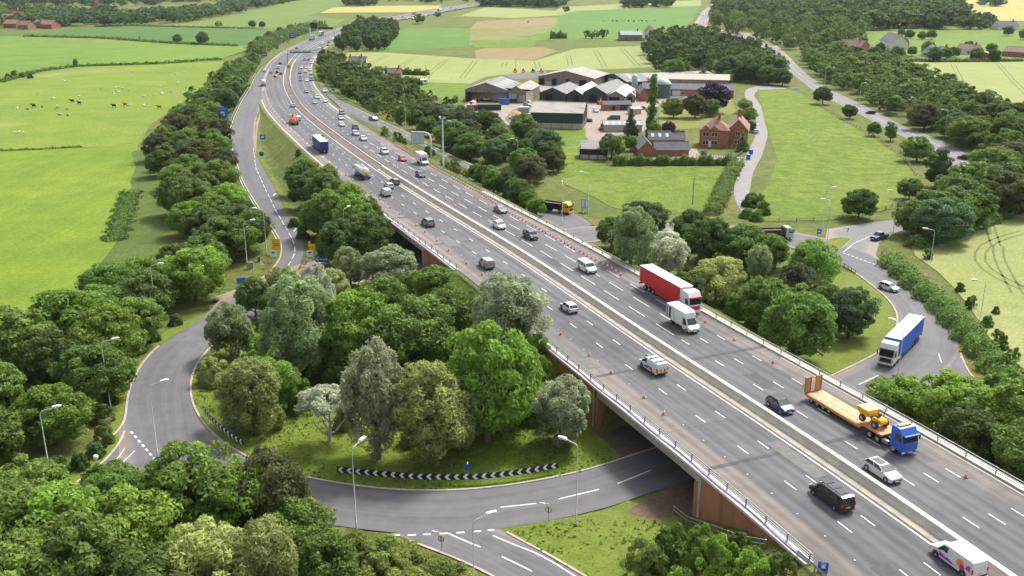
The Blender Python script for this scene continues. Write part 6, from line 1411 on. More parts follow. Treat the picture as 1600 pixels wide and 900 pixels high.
def artic(side, roof=PW, cabm=PW, name='articulated_lorry', trl=13.6, front=None, acc=None, backm=None, TH=4.0):
    """front of cab at +8.2, rear of trailer at -8.2"""
    t = thing(name, (0,0,0)); y0 = 8.2; cab(t, y0, 2.25, 2.48, 3.75, cabm, acc=acc)
    b = MB(); b.box(-.45,.45,2.0,y0-.5,.75,1.1); b.box(-1.1,1.1,3.3,5.3,.95,1.12); b.build('chassis', PLAS, t)
    for sg in (-1, 1):
        wheel(t, sg*1.22, y0-1.4, .5, .3); wheel(t, sg*1.22, 3.6, .5, .28, True)
        b = MB(); b.box(sg*1.05-.18, sg*1.05+.18, 4.3, 5.7, .55, 1.0, 0, .05); b.build('fuel_tank', CHROME, t)
    yb, yf_ = -8.2, -8.2+trl
    tr = MB(); tr.box(-1.24,1.24,yb,yf_,1.18,1.32,0,.01); trailer = tr.build('trailer', PS, t)
    for sg in (-1, 1): b = MB(); x0, x1 = sorted((sg*1.275, sg*1.215)); b.box(x0,x1,yb+.25,yf_-.12,1.1,TH-.16,0,.02); b.build('side_curtain', side, trailer)
    b = MB(); b.box(-1.21,1.21,yf_-.13,yf_,1.3,TH-.04,0,.02); b.build('front_panel', front or roof, trailer)
    b = MB(); b.box(-1.26,1.26,yb+.02,yf_-.02,TH-.14,TH,0,.03); b.build('trailer_roof', roof, trailer)
    b = MB(); b.box(-1.25,1.25,yb-.02,yb+.24,1.15,TH-.06,0,.02); b.build('rear_doors', backm or PW, trailer)
    b = MB(); b.box(-1.2,1.2,yb-.03,yb+.1,.55,.85,0,.02); b.build('underrun_bar', PLAS, trailer)
    for sg in (-1, 1):
        for k in range(3): wheel(t, sg*1.22, yb+2.1+k*1.35, .5, .36)
        b = MB(); x0, x1 = sorted((sg*1.2, sg*1.23)); b.box(x0,x1,yb+5.6,yf_-2.6,.55,1.0); b.build('side_guard', side if side is not PW else PS, trailer)
        b = MB(); b.box(sg*1.0-.18, sg*1.0+.18, yb-.06, yb, .62, .8); b.build('tail_light', TL, trailer)
    plate(t, yb-.045, .95, False)
    return t
def place(t, px, py, mode='m', rz=None, label='', cat='car', group=None, loc=None):
    """on the motorway: left carriageway drives away, right one towards the camera; otherwise on the ground with a given heading"""
    if mode == 'm':
        x, y, z = zfix(px, py, zm); s, o = so_of(x, y); cx_, cy_, tx, ty = cl(s); z = zm(cy_)
        a = math.atan2(-tx, ty) if o < 0 else math.atan2(tx, -ty)
    elif mode == 'slip': x, y, z = zfix(px, py, zR); z += .02; a = rz
    else: x, y = W(px, py); z = .035; a = rz
    if rz is not None: a = rz
    t.location = (x, y, z+.004); t.rotation_euler = (0, 0, a); tag(t, label, cat, group); return t
P_HATCH = car(4.1, 1.78, 1.48, .26, .17, 'hatch'); P_SAL = car(4.6, 1.82, 1.45, .28, .16, 'saloon'); P_EST = car(4.7, 1.84, 1.49, .27, .15, 'estate'); P_SUV = car(4.55, 1.9, 1.68, .26, .13, 'hatch', belt=1.02, z0=.24, wheelr=.37)
P_SAL2 = car(4.65, 1.84, 1.42, .27, .2, 'hatch', sunroof=True); P_MPV = van(5.0, 1.95, 1.93, .95, windows=True, name='people_carrier'); P_SV = van(4.4, 1.82, 1.85, .95, name='small_van'); P_VAN = van(5.4, 2.0, 2.0, .95, name='van')
pool = dict(hatch=P_HATCH, saloon=P_SAL, estate=P_EST, suv=P_SUV, fast=P_SAL2, mpv=P_MPV, svan=P_SV, van=P_VAN); taken = set()
def get(kind, mat, small=False, name='car'):
    src = pool[kind]
    if kind in taken: t = copy_tree(src, skip=(('mirror', 'number_plate', 'grille', 'rear_bumper', 'wheel_arch', 'pillars', 'headlight', 'front_bumper') if small else ()))
    else: t = src; taken.add(kind)
    t.name = {'mpv': 'people_carrier', 'svan': 'small_van', 'van': 'panel_van'}.get(kind, name)
    paint(t, mat, 0, ('body', 'roof', 'pillars', 'mirror') if kind not in ('mpv', 'svan', 'van') else ('body',)); return t
# right carriageway, near to far
place(get('fast', PS), 1378, 742, label='silver white hatchback with dark glass roof beside the barrier, nearest car coming towards the camera')['label'] = 'pale silver hatchback with dark glass roof, nearest car on the right carriageway'
for kind, mat, px, py, lb, small in (('svan', PGR, 760, 417, 'dusty silver small van beside the cones left of the median', 0),('hatch', PW, 889, 485, 'white hatchback alone in the middle of the left carriageway', 0),
    ('suv', PG, 669, 352, 'dark grey car beside the far bridge parapet cones', 0),('estate', PG, 617, 287, 'dark grey estate behind the tanker group, closest to the median', 0),('hatch', PW, 608, 294, 'white hatchback between the dark estate and the white small van', 0),('svan', PW, 603, 305, 'white small van nearest the camera in the group after the tanker', 0),
    ('mpv', PW, 917, 423, 'white people carrier with dark side windows on the right carriageway', 0),('suv', PK, 829, 372, 'dark car ahead of the white people carrier', 0),('hatch', PW, 780, 356, 'white small car beside the median barrier, right carriageway', 0),('saloon', PG, 782, 331, 'dark grey saloon next to the white small car at the cone row', 0),
    ('hatch', PB, 657, 276, 'black hatchback in front of the white box van', 0),('hatch', PR, 629, 251, 'bright red hatchback left of the white box van', 0),('suv', PW, 601, 240, 'white car ahead of the red hatchback', 0),('saloon', PW, 568, 219, 'white saloon behind the cones, third ahead of the red hatchback', 0),
    ('suv', PK, 501, 217, 'black off road car beside the navy trailer lorry', 0),('saloon', PS, 457.5, 167, 'silver saloon beside the median behind the orange recovery lorry', 0),('svan', PW, 466, 188, 'small white van right of the orange recovery lorry', 0),
    ('estate', PS, 556, 211, 'silver car next to the white saloon, left of the pair at the hedge nose', 0),('suv', PK, 555.5, 202, 'black car directly ahead of the silver one near the verge nose', 0),('estate', PW, 534, 197, 'white car two ahead of the black one near the nose', 0),('hatch', PS, 532.5, 187, 'silver hatchback between white and dark cars at the diverge', 0),
    ('suv', PG, 534.5, 179, 'dark suv at the tip of the diverge nose', 0),('hatch', PS, 492.5, 162, 'small silver hatchback in the middle lane before the diverge', 0),('hatch', PW, 509, 160, 'white hatchback in the outer lane before the diverge', 0),('suv', PW, 495.7, 154, 'large white car in the middle lane before the diverge', 0),
    ('saloon', PG, 479, 145, 'grey car at the head of the middle lane, behind the large white car', 0),('saloon', PW, 507, 144, 'white saloon entering the outer lane by the verge', 0)):
    place(get(kind, mat, small), px, py, label=lb, group=None)
far = [('saloon',PW,479.7,127.5,'white saloon last of the middle queue under the gantry'),('hatch',PBL,470,126.5,'blue hatchback at the tail of the inner queue'),('saloon',PG,469.7,120.5,'grey saloon second in the inner queue'),('saloon',PK,469,115,'dark saloon third in the inner queue'),
 ('van',PT,486.5,126,'steel blue van at the tail of the outer queue'),('van',PG,486.2,120,'dark van second in the outer queue'),('suv',PW,477.5,113,'white car second in the middle queue'),('van',PW,485,110.5,'white van third in the outer queue'),('hatch',PW,478.5,107,'white hatchback third in the middle queue'),
 ('saloon',PW,471,107,'white saloon fourth in the inner queue'),('suv',PW,487,99,'white car fourth in the outer queue'),('hatch',PW,490,92,'white hatchback by the gantry leg'),('hatch',PR,482.5,94,'red hatchback just below the gantry'),('saloon',PP,476.5,94,'violet blue saloon below the gantry'),
 ('saloon',PW,498.5,76,'white saloon beyond the gantry, inner of the pair'),('saloon',PG,504,77,'dark saloon beyond the gantry beside the white one'),('van',PW,503,69,'white van beyond the gantry in the middle'),('hatch',PG,512.5,71.5,'dark hatchback beyond the gantry at the outer edge'),('hatch',PMR,513.5,67,'maroon hatchback beyond the gantry at the outer edge'),
 ('van',PW,518.5,62.5,'white van of the pair at the plantation, left one'),('van',PW,522.5,62,'white van of the pair at the plantation, right one'),
 ('hatch',PW,413.5,112.5,'white hatchback at the left slip divide behind the white tanker'),('saloon',PS,424,114,'silver car left in the far left carriageway row'),('hatch',PK,433,114,'black hatchback between silver and maroon cars'),('hatch',PMR,439,116.5,'maroon hatchback at the right of the far row'),('saloon',PR,430,120.5,'red saloon nearest in the far row of the left carriageway'),
 ('suv',PW,434.7,107,'white car ahead of the far row on the left carriageway'),('saloon',PMR,438,100,'dark maroon car farthest ahead before the bend'),('saloon',PG,464,76,'dark saloon alone on the left carriageway by the gantry')]
for kind, mat, px, py, lb in far: place(get(kind, mat, True), px, py, label=lb)
mi = 0
for px, py, kind, mat in ((585.5,33.5,'van',PW),(588,37.5,'van',PW),(615.5,35.5,'van',PW),(636,29.5,'van',PW),(645,30,'van',PW),(650.5,27.5,'suv',PW),(659,22,'hatch',PW),(665,25,'van',PW),(674,23,'suv',PW),(705,12.5,'van',PW),(721,13.5,'van',PW),(733,8,'van',PW),(630,27,'saloon',PG),(605,35,'saloon',PG),(655,29,'hatch',PS),(625,33,'saloon',PR),(697,17.5,'suv',PW),(712,15,'hatch',PG)):
    place(get(kind, mat, True), px, py, label='tiny vehicle in the far traffic stream beyond the plantation', cat='car', group='far traffic beyond the plantation')
# right of the motorway
for kind, mat, px, py, a, lb in (('hatch',PW,1388,453,R(205-180+2),'white hatchback on the roundabout ahead of the blue curtain lorry'),):
    place(get(kind, mat), px, py, 'g', R(215), lb)
place(get('estate', PG), 584, 188, 'slip', R(222), 'dark estate car alone on the right slip road')
place(get('suv', PK, True), 1507, 249, 'g', R(45), 'black car at the bend of the main road on the right')
place(get('hatch', PK, True), 1360, 178, 'g', R(52), 'dark small car on the main road beside the paddock verge')
place(get('van', PW, True), 1094, 24, 'g', R(-20), 'white van at the far end of the main road'); place(get('hatch', PS, True), 1098, 25, 'g', R(160), 'silver car beside the white van at the far end of the main road')
place(get('van', PW, True), 1209, 91, 'g', R(30), 'white van between the trees at the top of the main road')
place(get('hatch', PS, True), 1180, 208, 'g', R(0), 'silver red car parked in the lane beside the farmhouse')['label'] = 'silver car parked in the lane beside the farmhouse'
place(get('hatch', PB, True), 921, 190, 'g', R(10), 'dark blue car parked behind the green walled shed')
fy = [(838,198,'hatch',PW),(832,203,'saloon',PG),(845,0,'',None),(803,186,'saloon',PW),(810,192,'hatch',PS),(815,187,'saloon',PW),(820,194,'hatch',PG),(822,189,'suv',PW),(812,199,'saloon',PS),(826,183,'hatch',PW),(827,195,'hatch',PW),(805,196,'hatch',PMR),(822,160,'saloon',PW),(824,166,'hatch',PS)]
for i, (px, py, k, m_) in enumerate(fy):
    if m_ is None or px > 828: continue
    place(get(k, m_, True), px, py, 'g', R(random.choice([70, 80, 95, 250])), 'car parked in the crowded yard left of the green walled shed', 'car', 'cars parked in the farm yard')
for px, py, k, m_, lb in ((738,165,'van',PW,'white van in front of the open fronted barn'),(733,171,'hatch',PW,'white car below the white van by the open fronted barn'),(769,176-20,'svan',PW,'small white van under the open front of the barn'),(931,175,'svan',PW,'cream van in the middle of the pink yard'),(1001,171,'hatch',PR,'red car beside the brick outbuilding in the yard')):
    place(get(k, m_, True), px, py, 'g', R(random.choice([160, 190, 100])), lb)
place(get('van', paintm('dark green paint', (.03,.07,.06)), True), 959, 187, 'g', R(80), 'dark green van parked in the pink yard')
# special cars near the camera
t = car(4.1, 1.75, 1.5, .25, .18, 'hatch', mat=PB, name='convertible_car', roofmat=PLAS, belt=.96); place(t, 1218, 639, label='dark blue rounded convertible with black fabric roof on the right carriageway')
t = van(5.3, 1.95, 1.95, .95, mat=PK, name='people_carrier', windows=True, roofpanel=plain('solar black', (.02,.022,.028), .2)); place(t, 1298, 783, label='black people carrier with roof panels on the left carriageway', cat='van')
# liveried white van at the bottom edge
t = van(5.3, 2.05, 2.0, 1.0, mat=PW, name='panel_van', rearglass=False); MAG = plain('magenta film', (.55,.02,.22), .35); ORG = plain('orange film', (.85,.22,.02), .35); VIO = plain('violet film', (.22,.03,.40), .35)
for sg in (-1, 1):
    def wv(pts, m_, k=.012):
        b = MB(); tumv = lambda z: 1-.13*max(0, z-1.12)/.88; b.add([(sg*(1.025*tumv(z)+k), y, z) for y, z in pts], [tuple(range(len(pts)))]); b.build('livery', m_, t)
    wv([(1.3,.5),(1.35,.95),(.7,.8),(.2,.5)], MAG); wv([(.7,.5),(.3,.82),(-.3,.62),(-.6,.5)], VIO, .015)
    wv([(-1.2+.45*math.cos(a), 1.15+.38*math.sin(a)) for a in np.linspace(0, 6.28, 18)[:-1]], ORG); wv([(-1.5+.3*math.cos(a), .85+.3*math.sin(a)) for a in np.linspace(0, 6.28, 14)[:-1]], MAG, .016); wv([(-2.4,.9),(-2.35,1.5),(-2.0,1.35),(-1.9,1.0)], MAG)
place(t, 1495, 882, label='white panel van with magenta and orange swirls, cut by the bottom edge', cat='van')
# service van with ladders and chevrons
t = van(4.9, 1.95, 1.95, 1.0, mat=PW, name='panel_van', rearglass=False); VB = plain('service blue', (.10,.08,.45), .4); VY = plain('service yellow', (.85,.70,.02), .4)
for sg in (-1, 1):
    b = MB(); x = sg*.988; b.add([(x,1.0,.5),(x,-.2,.5),(x,-.9,1.05),(x,.3,.85)], [(0,1,2,3)]); b.build('livery', VB, t); b = MB(); b.add([(x,-.5,.5),(x,-1.3,.5),(x,-1.3,.95),(x,-.9,1.0)], [(0,1,2,3)]); b.build('livery', MAG, t)
    b = MB(); x = sg*.992; b.add([(x,-1.3,.5),(x,-2.4,.5),(x,-2.4,.85),(x,-1.3,.85)], [(0,1,2,3)]); b.build('livery', VY, t)
for k in range(6):
    b = MB(); x0 = -.93+k*.31; b.add([(x0,-2.475,.55),(x0+.2,-2.475,.55),(x0+.2,-2.475,1.1),(x0,-2.475,1.1)], [(0,1,2,3)]); b.build('chevron', VY if k % 2 else RED, t)
b = MB(); [b.box(x_-.03, x_+.03, -2.2, 1.0, 2.1, 2.16) for x_ in (-.55,-.2,.2,.55)]; [b.box(-.55,-.2, -2.0+k*.3, -1.95+k*.3, 2.11, 2.15) for k in range(10)]; [b.box(.2,.55, -2.0+k*.3, -1.95+k*.3, 2.11, 2.15) for k in range(10)]; b.build('roof_ladders', CHROME, t)
b = MB(); [b.box(-.8,.8,y_-.04,y_+.04,1.98,2.09) for y_ in (-1.8,-.4,.8)]; b.build('roof_rack', PLAS, t)
place(t, 1020, 578, label='white service van with ladders on the roof and yellow chevrons behind', cat='van')
# Luton style box vans
def boxvan(L_=6.6, H=3.1, W_=2.15, bm=PW, livery=False, name='box_van'):
    t = thing(name, (0,0,0)); hl = L_/2; hw = W_/2
    prof = [(hl-2.3,.35),(hl-.35,.3),(hl-.05,.4),(hl,.6),(hl-.08,.95),(hl-.75,1.25),(hl-1.45,2.2),(hl-1.7,2.28),(hl-2.3,2.28)]
    b = MB(); b.prism(prof, .98, 0, .1, lambda y: 1-.12*max(0, (y-hl+.7)/.7)**2, lambda z: 1-.1*max(0, z-1.1)); fixn(b.build('cab', PW, t))
    b = MB(); b.add([(-.83,hl-.76,1.33),(.83,hl-.76,1.33),(.75,hl-1.38,2.14),(-.75,hl-1.38,2.14)], [(0,1,2,3)]); b.v = [(x,y+.035,z+.03) for x,y,z in b.v]; b.build('windscreen', GLS, t)
    for sg in (-1, 1): b = MB(); b.add([(sg*.985,hl-1.0,1.22),(sg*.93,hl-1.5,2.1),(sg*.93,hl-2.1,2.1),(sg*.985,hl-2.1,1.2)], [(0,1,2,3)]); b.build('side_window', GLS, t)
    b = MB(); b.box(-hw,hw,-hl,hl-2.15,.75,H,0,.05); box = b.build('box_body', bm, t)
    b = MB(); b.prism([(hl-2.16,2.25),(hl-1.5,2.3),(hl-1.7,H-.15),(hl-2.16,H-.02)], hw-.05, 0, .15); fixn(b.build('air_deflector', PW, t))
    if livery:
        for sg in (-1, 1):
            x = sg*(hw+.006); 
            for y0_, y1_, z0_, z1_, m_ in ((-hl+.15,-hl+.6,.85,H-.2,PG),(-hl+.85,-hl+1.5,1.0,H-.3,PK)): b = MB(); b.add([(x,y0_,z0_),(x,y1_,z0_),(x,y1_,z1_),(x,y0_,z1_)], [(0,1,2,3)]); b.build('livery', m_, box)
            b = MB(); b.add([(x,-hl+1.7,H-.15),(x,-hl+2.0,H-.15),(x,-hl+2.9,.8),(x,-hl+2.5,.8)], [(0,1,2,3)]); b.build('livery', plain('tan film', (.55,.38,.20), .5), box)
    b = MB(); b.box(-.4,.4,-hl+.1,hl-1,.45,.74); b.build('chassis', PLAS, t)
    for sg in (-1, 1): wheel(t, sg*.99, hl-.95, .36); wheel(t, sg*(hw-.04), -hl+1.5, .36, .22, True); b = MB(); b.box(sg*1.15-.1, sg*1.15+.1, hl-1.5, hl-1.35, 1.2, 1.55, 0, .03); b.build('mirror', PLAS, t)
    lights(t, hl-.14, .82, .9, True, .2, .34, .14); b = MB(); b.prism([(hl-.04,.32),(hl+.03,.36),(hl+.03,.58),(hl-.02,.62)], .82, 0, .03); b.build('front_bumper', PLAS, t); plate(t, hl+.045, .46, True)
    for sg in (-1, 1): b = MB(); b.box(sg*(hw-.12)-.08, sg*(hw-.12)+.08, -hl-.02, -hl+.02, .78, .95); b.build('tail_light', TL, t)
    return t
place(boxvan(6.9, 3.15, 2.2, livery=True), 1067, 511, label='white box van with tan and grey panels beside the red lorry', cat='van')
place(boxvan(6.4, 3.2, 2.2), 660, 256, label='plain white box van ahead of the black hatchback', cat='van')
# lorries
REDC = plain('red curtain', (.50,.012,.015), .5); BLUC = plain('blue curtain', (.015,.10,.48), .5, vary=.06, scale=.6); NAVC = plain('navy curtain', (.02,.04,.16), .5)
t = artic(REDC, PW, PW, acc=RED, backm=PW); place(t, 1045, 468, label='long articulated lorry with red side and white roof in the outer right lane', cat='lorry')
b = MB(); b.box(-.95,.95,8.22,8.24,2.75,2.95); b.build('red_band', RED, t)
t = artic(BLUC, plain('trailer roof grey', (.55,.54,.54), .6, vary=.08), PW, front=BLUC, backm=BLUC); place(t, 1406, 549, 'g', R(143), 'articulated lorry with blue trailer and white cab on the roundabout', 'lorry')
t = artic(NAVC, PW, PW, trl=13.6, backm=NAVC); place(t, 500, 229, label='navy trailer lorry with white roof driving away, beside the black off road car', cat='lorry'); t.location = (*P3(so_px(512,241)[0]+9, -10.2)[:2], t.location.z)
def tanker(big=True, blue=True):
    t = thing('tanker_lorry', (0,0,0)); cab(t, 4.3, 1.9, 2.45, 2.95, PW); b = MB(); b.box(-.45,.45,-4.3,3.5,.75,1.05); b.build('chassis', NAVC, t)
    b = MB(); b.lathe([(0,-4.1),(.8,-4.0),(1.1,-3.8),(1.18,-3.4),(1.18,1.6),(1.1,1.95),(.8,2.15),(0,2.25)], 24, (0,0,2.15), 0, 'y'); tk = fixn(b.build('tank', PW, t))
    b = MB(); b.lathe([(0,-4.16),(.55,-4.12),(.56,-4.0)], 18, (0,0,2.15), 0, 'y'); b.build('tank_emblem', VY, tk)
    b = MB(); b.box(-.35,.35,-3.2,1.4,3.3,3.42,0,.02); [b.lathe([(0,.2),(.28,.18),(.3,0)], 10, (0,y_,3.4)) for y_ in (-2.4,-.9,.6)]; b.build('walkway', PS, tk)
    for sg in (-1, 1):
        wheel(t, sg*1.2, 3.0, .5, .3); wheel(t, sg*1.2, -1.6, .5, .28, True); wheel(t, sg*1.2, -2.95, .5, .28, True); b = MB(); b.box(sg*1.05-.15, sg*1.05+.15, -1.0, 2.0, .6, 1.1, 0, .04); b.build('side_locker', NAVC if blue else PS, t)
        b = MB(); b.box(sg*.9-.2, sg*.9+.2, -4.4, -4.3, .7, .9); b.build('tail_light', TL, t)
    b = MB(); b.box(-1.2,1.2,-4.4,-4.2,.5,.95,0,.03); b.build('rear_bumper', NAVC if blue else RED, t); plate(t, -4.42, .62, False); return t
place(tanker(), 566, 277, label='white tanker lorry with yellow roundel on its rear beside the left cones', cat='tanker'); t = tanker(True, False); place(t, 412, 134, label='white tanker lorry at the start of the left slip road', cat='tanker')
# orange recovery lorry with crane
t = thing('crane_lorry', (0,0,0)); cab(t, 4.8, 1.9, 2.45, 2.9, PW, acc=PLAS); b = MB(); b.box(-.45,.45,-4.8,4,.75,1.05); b.build('chassis', PLAS, t)
b = MB(); b.box(-1.2,1.2,-4.8,1.4,1.05,1.3,0,.03); b.box(-1.22,1.22,-4.85,-4.7,1.05,1.85); b.box(-1.24,-1.18,-4.8,.9,1.3,1.7); b.box(1.18,1.24,-4.8,.9,1.3,1.7); b.build('flat_bed', POR, t)
CR_ = plain('crane orange', (.62,.10,.03), .5); b = MB(); b.tube([(0,2.1,1.2),(0,2.1,3.2)], .28, 8); b.tube([(0,2.1,3.1),(.3,.2,3.5),(.35,-1.2,2.1)], .2, 6); b.box(-1.1,1.1,1.75,2.45,1.1,1.5); b.build('crane', CR_, t); b = MB(); b.box(-.9,.3,-2.6,.4,1.3,2.1,0,.1); b.build('load', CR_, t)
for sg in (-1, 1): wheel(t, sg*1.2, 3.5, .5, .3); wheel(t, sg*1.2, -2.0, .5, .28, True); wheel(t, sg*1.2, -3.35, .5, .28, True)
lights(t, -4.86, 1.0, 1.15, False); place(t, 459, 193, label='orange flatbed crane lorry with white cab on the left carriageway', cat='lorry')
# far lorries
for px, py, m_, lb in ((502,56,NAVC,'navy lorry passing the far gantry'),(488,62,PG,'dark lorry before the far gantry on the left carriageway'),(552,42,REDC,'red lorry on the far motorway behind the plantation'),(647,22.5,REDC,'red and white lorry beside the far clump tree'),(687,17,PW,'white lorry on the far straight'),(602,31.5,PG,'dark lorry on the far straight behind the plantation')):
    t = artic(m_, PW if m_ is not PG else PG, PW if m_ is not NAVC else NAVC); place(t, px, py, label=lb, cat='lorry')
# low loader with blue tractor and yellow dumper
t = thing('low_loader_lorry', (0,0,0)); o = cab(t, 8.6, 2.0, 2.5, 3.35, PBL, acc=PBL); b = MB(); b.box(-.9,.9,7.0,7.5,3.35,3.48,0,.03); b.build('light_bar', plain('amber', (.7,.25,.02), .3), o); b = MB(); b.box(-.45,.45,2.6,8,.75,1.1); b.build('chassis', PLAS, t)
for sg in (-1, 1): wheel(t, sg*1.22, 7.2, .5, .3); wheel(t, sg*1.22, 4.6, .5, .28, True); wheel(t, sg*1.22, 3.3, .5, .28, True); b = MB(); b.box(sg*1.05-.18, sg*1.05+.18, 5.3, 6.3, .5, 1.0, 0, .05); b.build('fuel_tank', CHROME, t)
PLK = plain('bleached planks', (.56,.34,.18), .8, vary=.25, scale=1.2)
b = MB(); b.prism([(-7.9,.62),(1.6,.62),(2.3,1.2),(5.4,1.2),(5.4,1.42),(2.1,1.42),(1.4,.95),(-5.0,1.0),(-8.3,1.0),(-8.5,.75)], 1.38, 0, .04); bed = fixn(b.build('trailer_bed', POR, t))
b = MB(); b.box(-1.2,1.2,-4.8,1.3,.96,1.02); b.box(-1.2,1.2,-8.2,-4.9,1.0,1.05); b.build('deck_planks', PLK, bed); b = MB(); b.box(-.3,.3,-8.2,1.2,1.021,1.06); b.build('deck_strip', plain('dull deck tan', (.45,.33,.22), .9, vary=.2), bed)  # middle strip of the deck, a duller tan than the planks
for sg in (-1, 1):
    x0, x1 = sorted((sg*1.25, sg*.45)); b = MB(); b.box(x0,x1,-8.75,-8.6,1.0,3.1); [b.box(x0-.03,x1+.03,-8.8,-8.62,1.1+k*.3,1.18+k*.3) for k in range(7)]; b.box(x0-.03,x0+.05,-8.85,-8.5,1.0,3.15); b.box(x1-.05,x1+.03,-8.85,-8.5,1.0,3.15); b.build('loading_ramp', POR, bed)
    for k in range(4): wheel(t, sg*1.3, -7.3+k*1.15, .4, .3)
    b = MB(); x0, x1 = sorted((sg*1.34, sg*1.42)); [b.box(x0,x1,-3.2+k*.55,-2.75+k*.55,.64,.9) for k in range(8)]; b.build('side_rail', POR, bed)
b = MB(); b.box(-1.1,1.1,-8.8,-8.7,.6,.95); b.build('rear_board', RED, bed)
place(t, 1340, 664, label='orange low loader with raised ramps pulled by a blue tractor unit', cat='lorry'); LLT = t
def dumper():
    t = thing('site_dumper', (0,0,0)); b = MB()
    b.prism([(.25,.95),(.75,.7),(1.75,.75),(2.35,1.55),(2.1,1.75),(.2,1.75),(.05,1.4)], .95, 0, .06, None, lambda z: .8+.2*(z-.7)); fixn(b.build('skip', PY, t)); b = MB(); b.prism([(.3,1.757),(2.1,1.757)], .8, 0, .02); b.add([(-.82,.28,1.76),(.82,.28,1.76),(.82,2.1,1.76),(-.82,2.1,1.76)], [(0,1,2,3)]); b.build('skip_floor', plain('dusty skip floor', (.50,.38,.28), .8, vary=.2), t)
    b = MB(); b.prism([(-1.6,.6),(-.1,.55),(0,.95),(-.3,1.15),(-1.5,1.2),(-1.7,.95)], .55, 0, .08); fixn(b.build('engine_cover', PY, t)); b = MB(); b.box(-.28,.28,-.75,-.3,1.2,1.32,0,.04); b.box(-.26,.26,-.85,-.75,1.3,1.7,0,.04); b.build('seat', BLK, t)
    b = MB(); b.tube([(-.5,-.9,1.1),(-.5,-1.0,2.3),(.5,-1.0,2.3),(.5,-.9,1.1)], .04, 6); b.build('roll_bar', BLK, t); b = MB(); b.box(-.5,.5,-.2,.1,.4,.8); b.build('chassis', BLK, t)
    for sg in (-1, 1): wheel(t, sg*.98, 1.15, .47, .36); wheel(t, sg*.98, -1.0, .47, .36)
    return t
d_ = dumper(); M_ = Matrix.Translation(LLT.location) @ Matrix.Rotation(LLT.rotation_euler.z, 4, 'Z'); q = M_ @ Vector((0.1, 2.7, 1.425)); d_.location = q; d_.rotation_euler = (0, 0, LLT.rotation_euler.z+math.pi); tag(d_, 'yellow site dumper standing on the front of the orange low loader', 'dumper')
# tipper lorries
def tipper(cm, bm):
    t = thing('tipper_lorry', (0,0,0)); cab(t, 4.6, 1.9, 2.45, 3.0, cm); b = MB(); b.box(-.45,.45,-4.5,4,.75,1.1); b.build('chassis', PLAS, t)
    b = MB(); b.box(-1.22,1.22,-4.5,2.4,1.1,1.2); b.box(-1.25,-1.17,-4.5,2.4,1.1,2.5); b.box(1.17,1.25,-4.5,2.4,1.1,2.5); b.box(-1.17,1.17,2.3,2.4,1.2,2.9); b.box(-1.17,1.17,-4.5,-4.42,1.2,2.4); [b.box(x_-.03,x_+.03,-4.3+k*1.1,-4.2+k*1.1,1.15,2.45) for k in range(7) for x_ in (-1.27,1.27)]; b.build('tipper_body', bm, t)
    b = MB(); b.box(-1.1,1.1,-4.3,2.2,1.9,2.2,0,.1); b.build('load', SOIL, t)
    for sg in (-1, 1): [wheel(t, sg*1.2, y_, .5, .3) for y_ in (3.3,1.7)]; [wheel(t, sg*1.2, y_, .5, .28, True) for y_ in (-1.8,-3.1)]
    lights(t, -4.52, .95, 1.1, False); return t
place(tipper(PY, BLK), 868, 331, 'g', R(238), 'black tipper lorry with yellow cab on the right slip road', 'lorry')
place(tipper(plain('pale green cab', (.40,.56,.42), .4), PLAS), 1207, 374, 'g', R(-84), 'black tipper lorry with white and green cab behind the right hand trees', 'lorry')
# pickup at the top arm
t = thing('pickup_truck', (0,0,0)); b = MB(); b.prism([(-2.6,.45),(-2.3,.3),(2.2,.3),(2.6,.45),(2.62,.75),(2.5,.98),(1.3,1.1),(-2.6,1.08)], .93, 0, .09, lambda y: 1-.1*max(0, (y-1.7)/.9)); fixn(b.build('body', PB, t))
b = MB(); b.prism([(1.25,1.08),(.6,1.72),(-.7,1.74),(-.95,1.08)], .88, 0, .05, None, lambda z: 1-.3*max(0, z-1.08)); fixn(b.build('windows', GLS, t)); b = MB(); b.prism([(.62,1.70),(.5,1.78),(-.6,1.79),(-.75,1.70)], .70, 0, .04); fixn(b.build('roof', PB, t))
b = MB(); b.box(-.75,.75,-2.5,-1.0,1.082,1.11); b.build('load_bed', PLAS, t)
for sg in (-1, 1): wheel(t, sg*.95, 1.65, .38); wheel(t, sg*.95, -1.6, .38)
lights(t, 2.5, .85, .85); lights(t, -2.6, .85, .85, False); plate(t, 2.63, .5, True); place(t, 1373, 374, 'g', R(128), 'dark blue pickup truck joining the roundabout from the main road', 'pickup')
# ---------------------------------------------------------------- buildings
BR = plain('red brick', (.33,.125,.07), .9, vary=.3, scale=1.2); BR2 = plain('brown brick', (.30,.17,.11), .9, vary=.15, scale=.8); TILE = streaky('weathered red tiles', (.25,.13,.09), (.15,.09,.07), .6, .6); SLATE = streaky('slate roof', (.105,.105,.115), (.075,.075,.08), .7, .7)
FIB = streaky('pale sheet roof', (.29,.265,.23), (.17,.155,.135), .35, .35); FIB2 = streaky('grey sheet roof', (.19,.185,.17), (.13,.125,.12), .4, .4); WHR = plain('white sheet roof', (.46,.48,.45), .5, vary=.08); DKG = plain('dark green cladding', (.018,.05,.035), .6, vary=.1); CLAD = streaky('weathered boarding', (.20,.165,.14), (.11,.09,.08), 1.5, .3)
BLKC = plain('black cladding', (.012,.012,.014), .7); PANEL = plain('concrete panel', (.42,.38,.32), .9, vary=.12); WALLW = plain('white render', (.66,.65,.62), .8, vary=.05); DARKIN = plain('dark interior', (.015,.013,.012), .9); GUT = plain('white trim', (.66,.66,.64), .5); TILE2 = streaky('brown tiles', (.17,.11,.085), (.11,.08,.065), .6, .6)
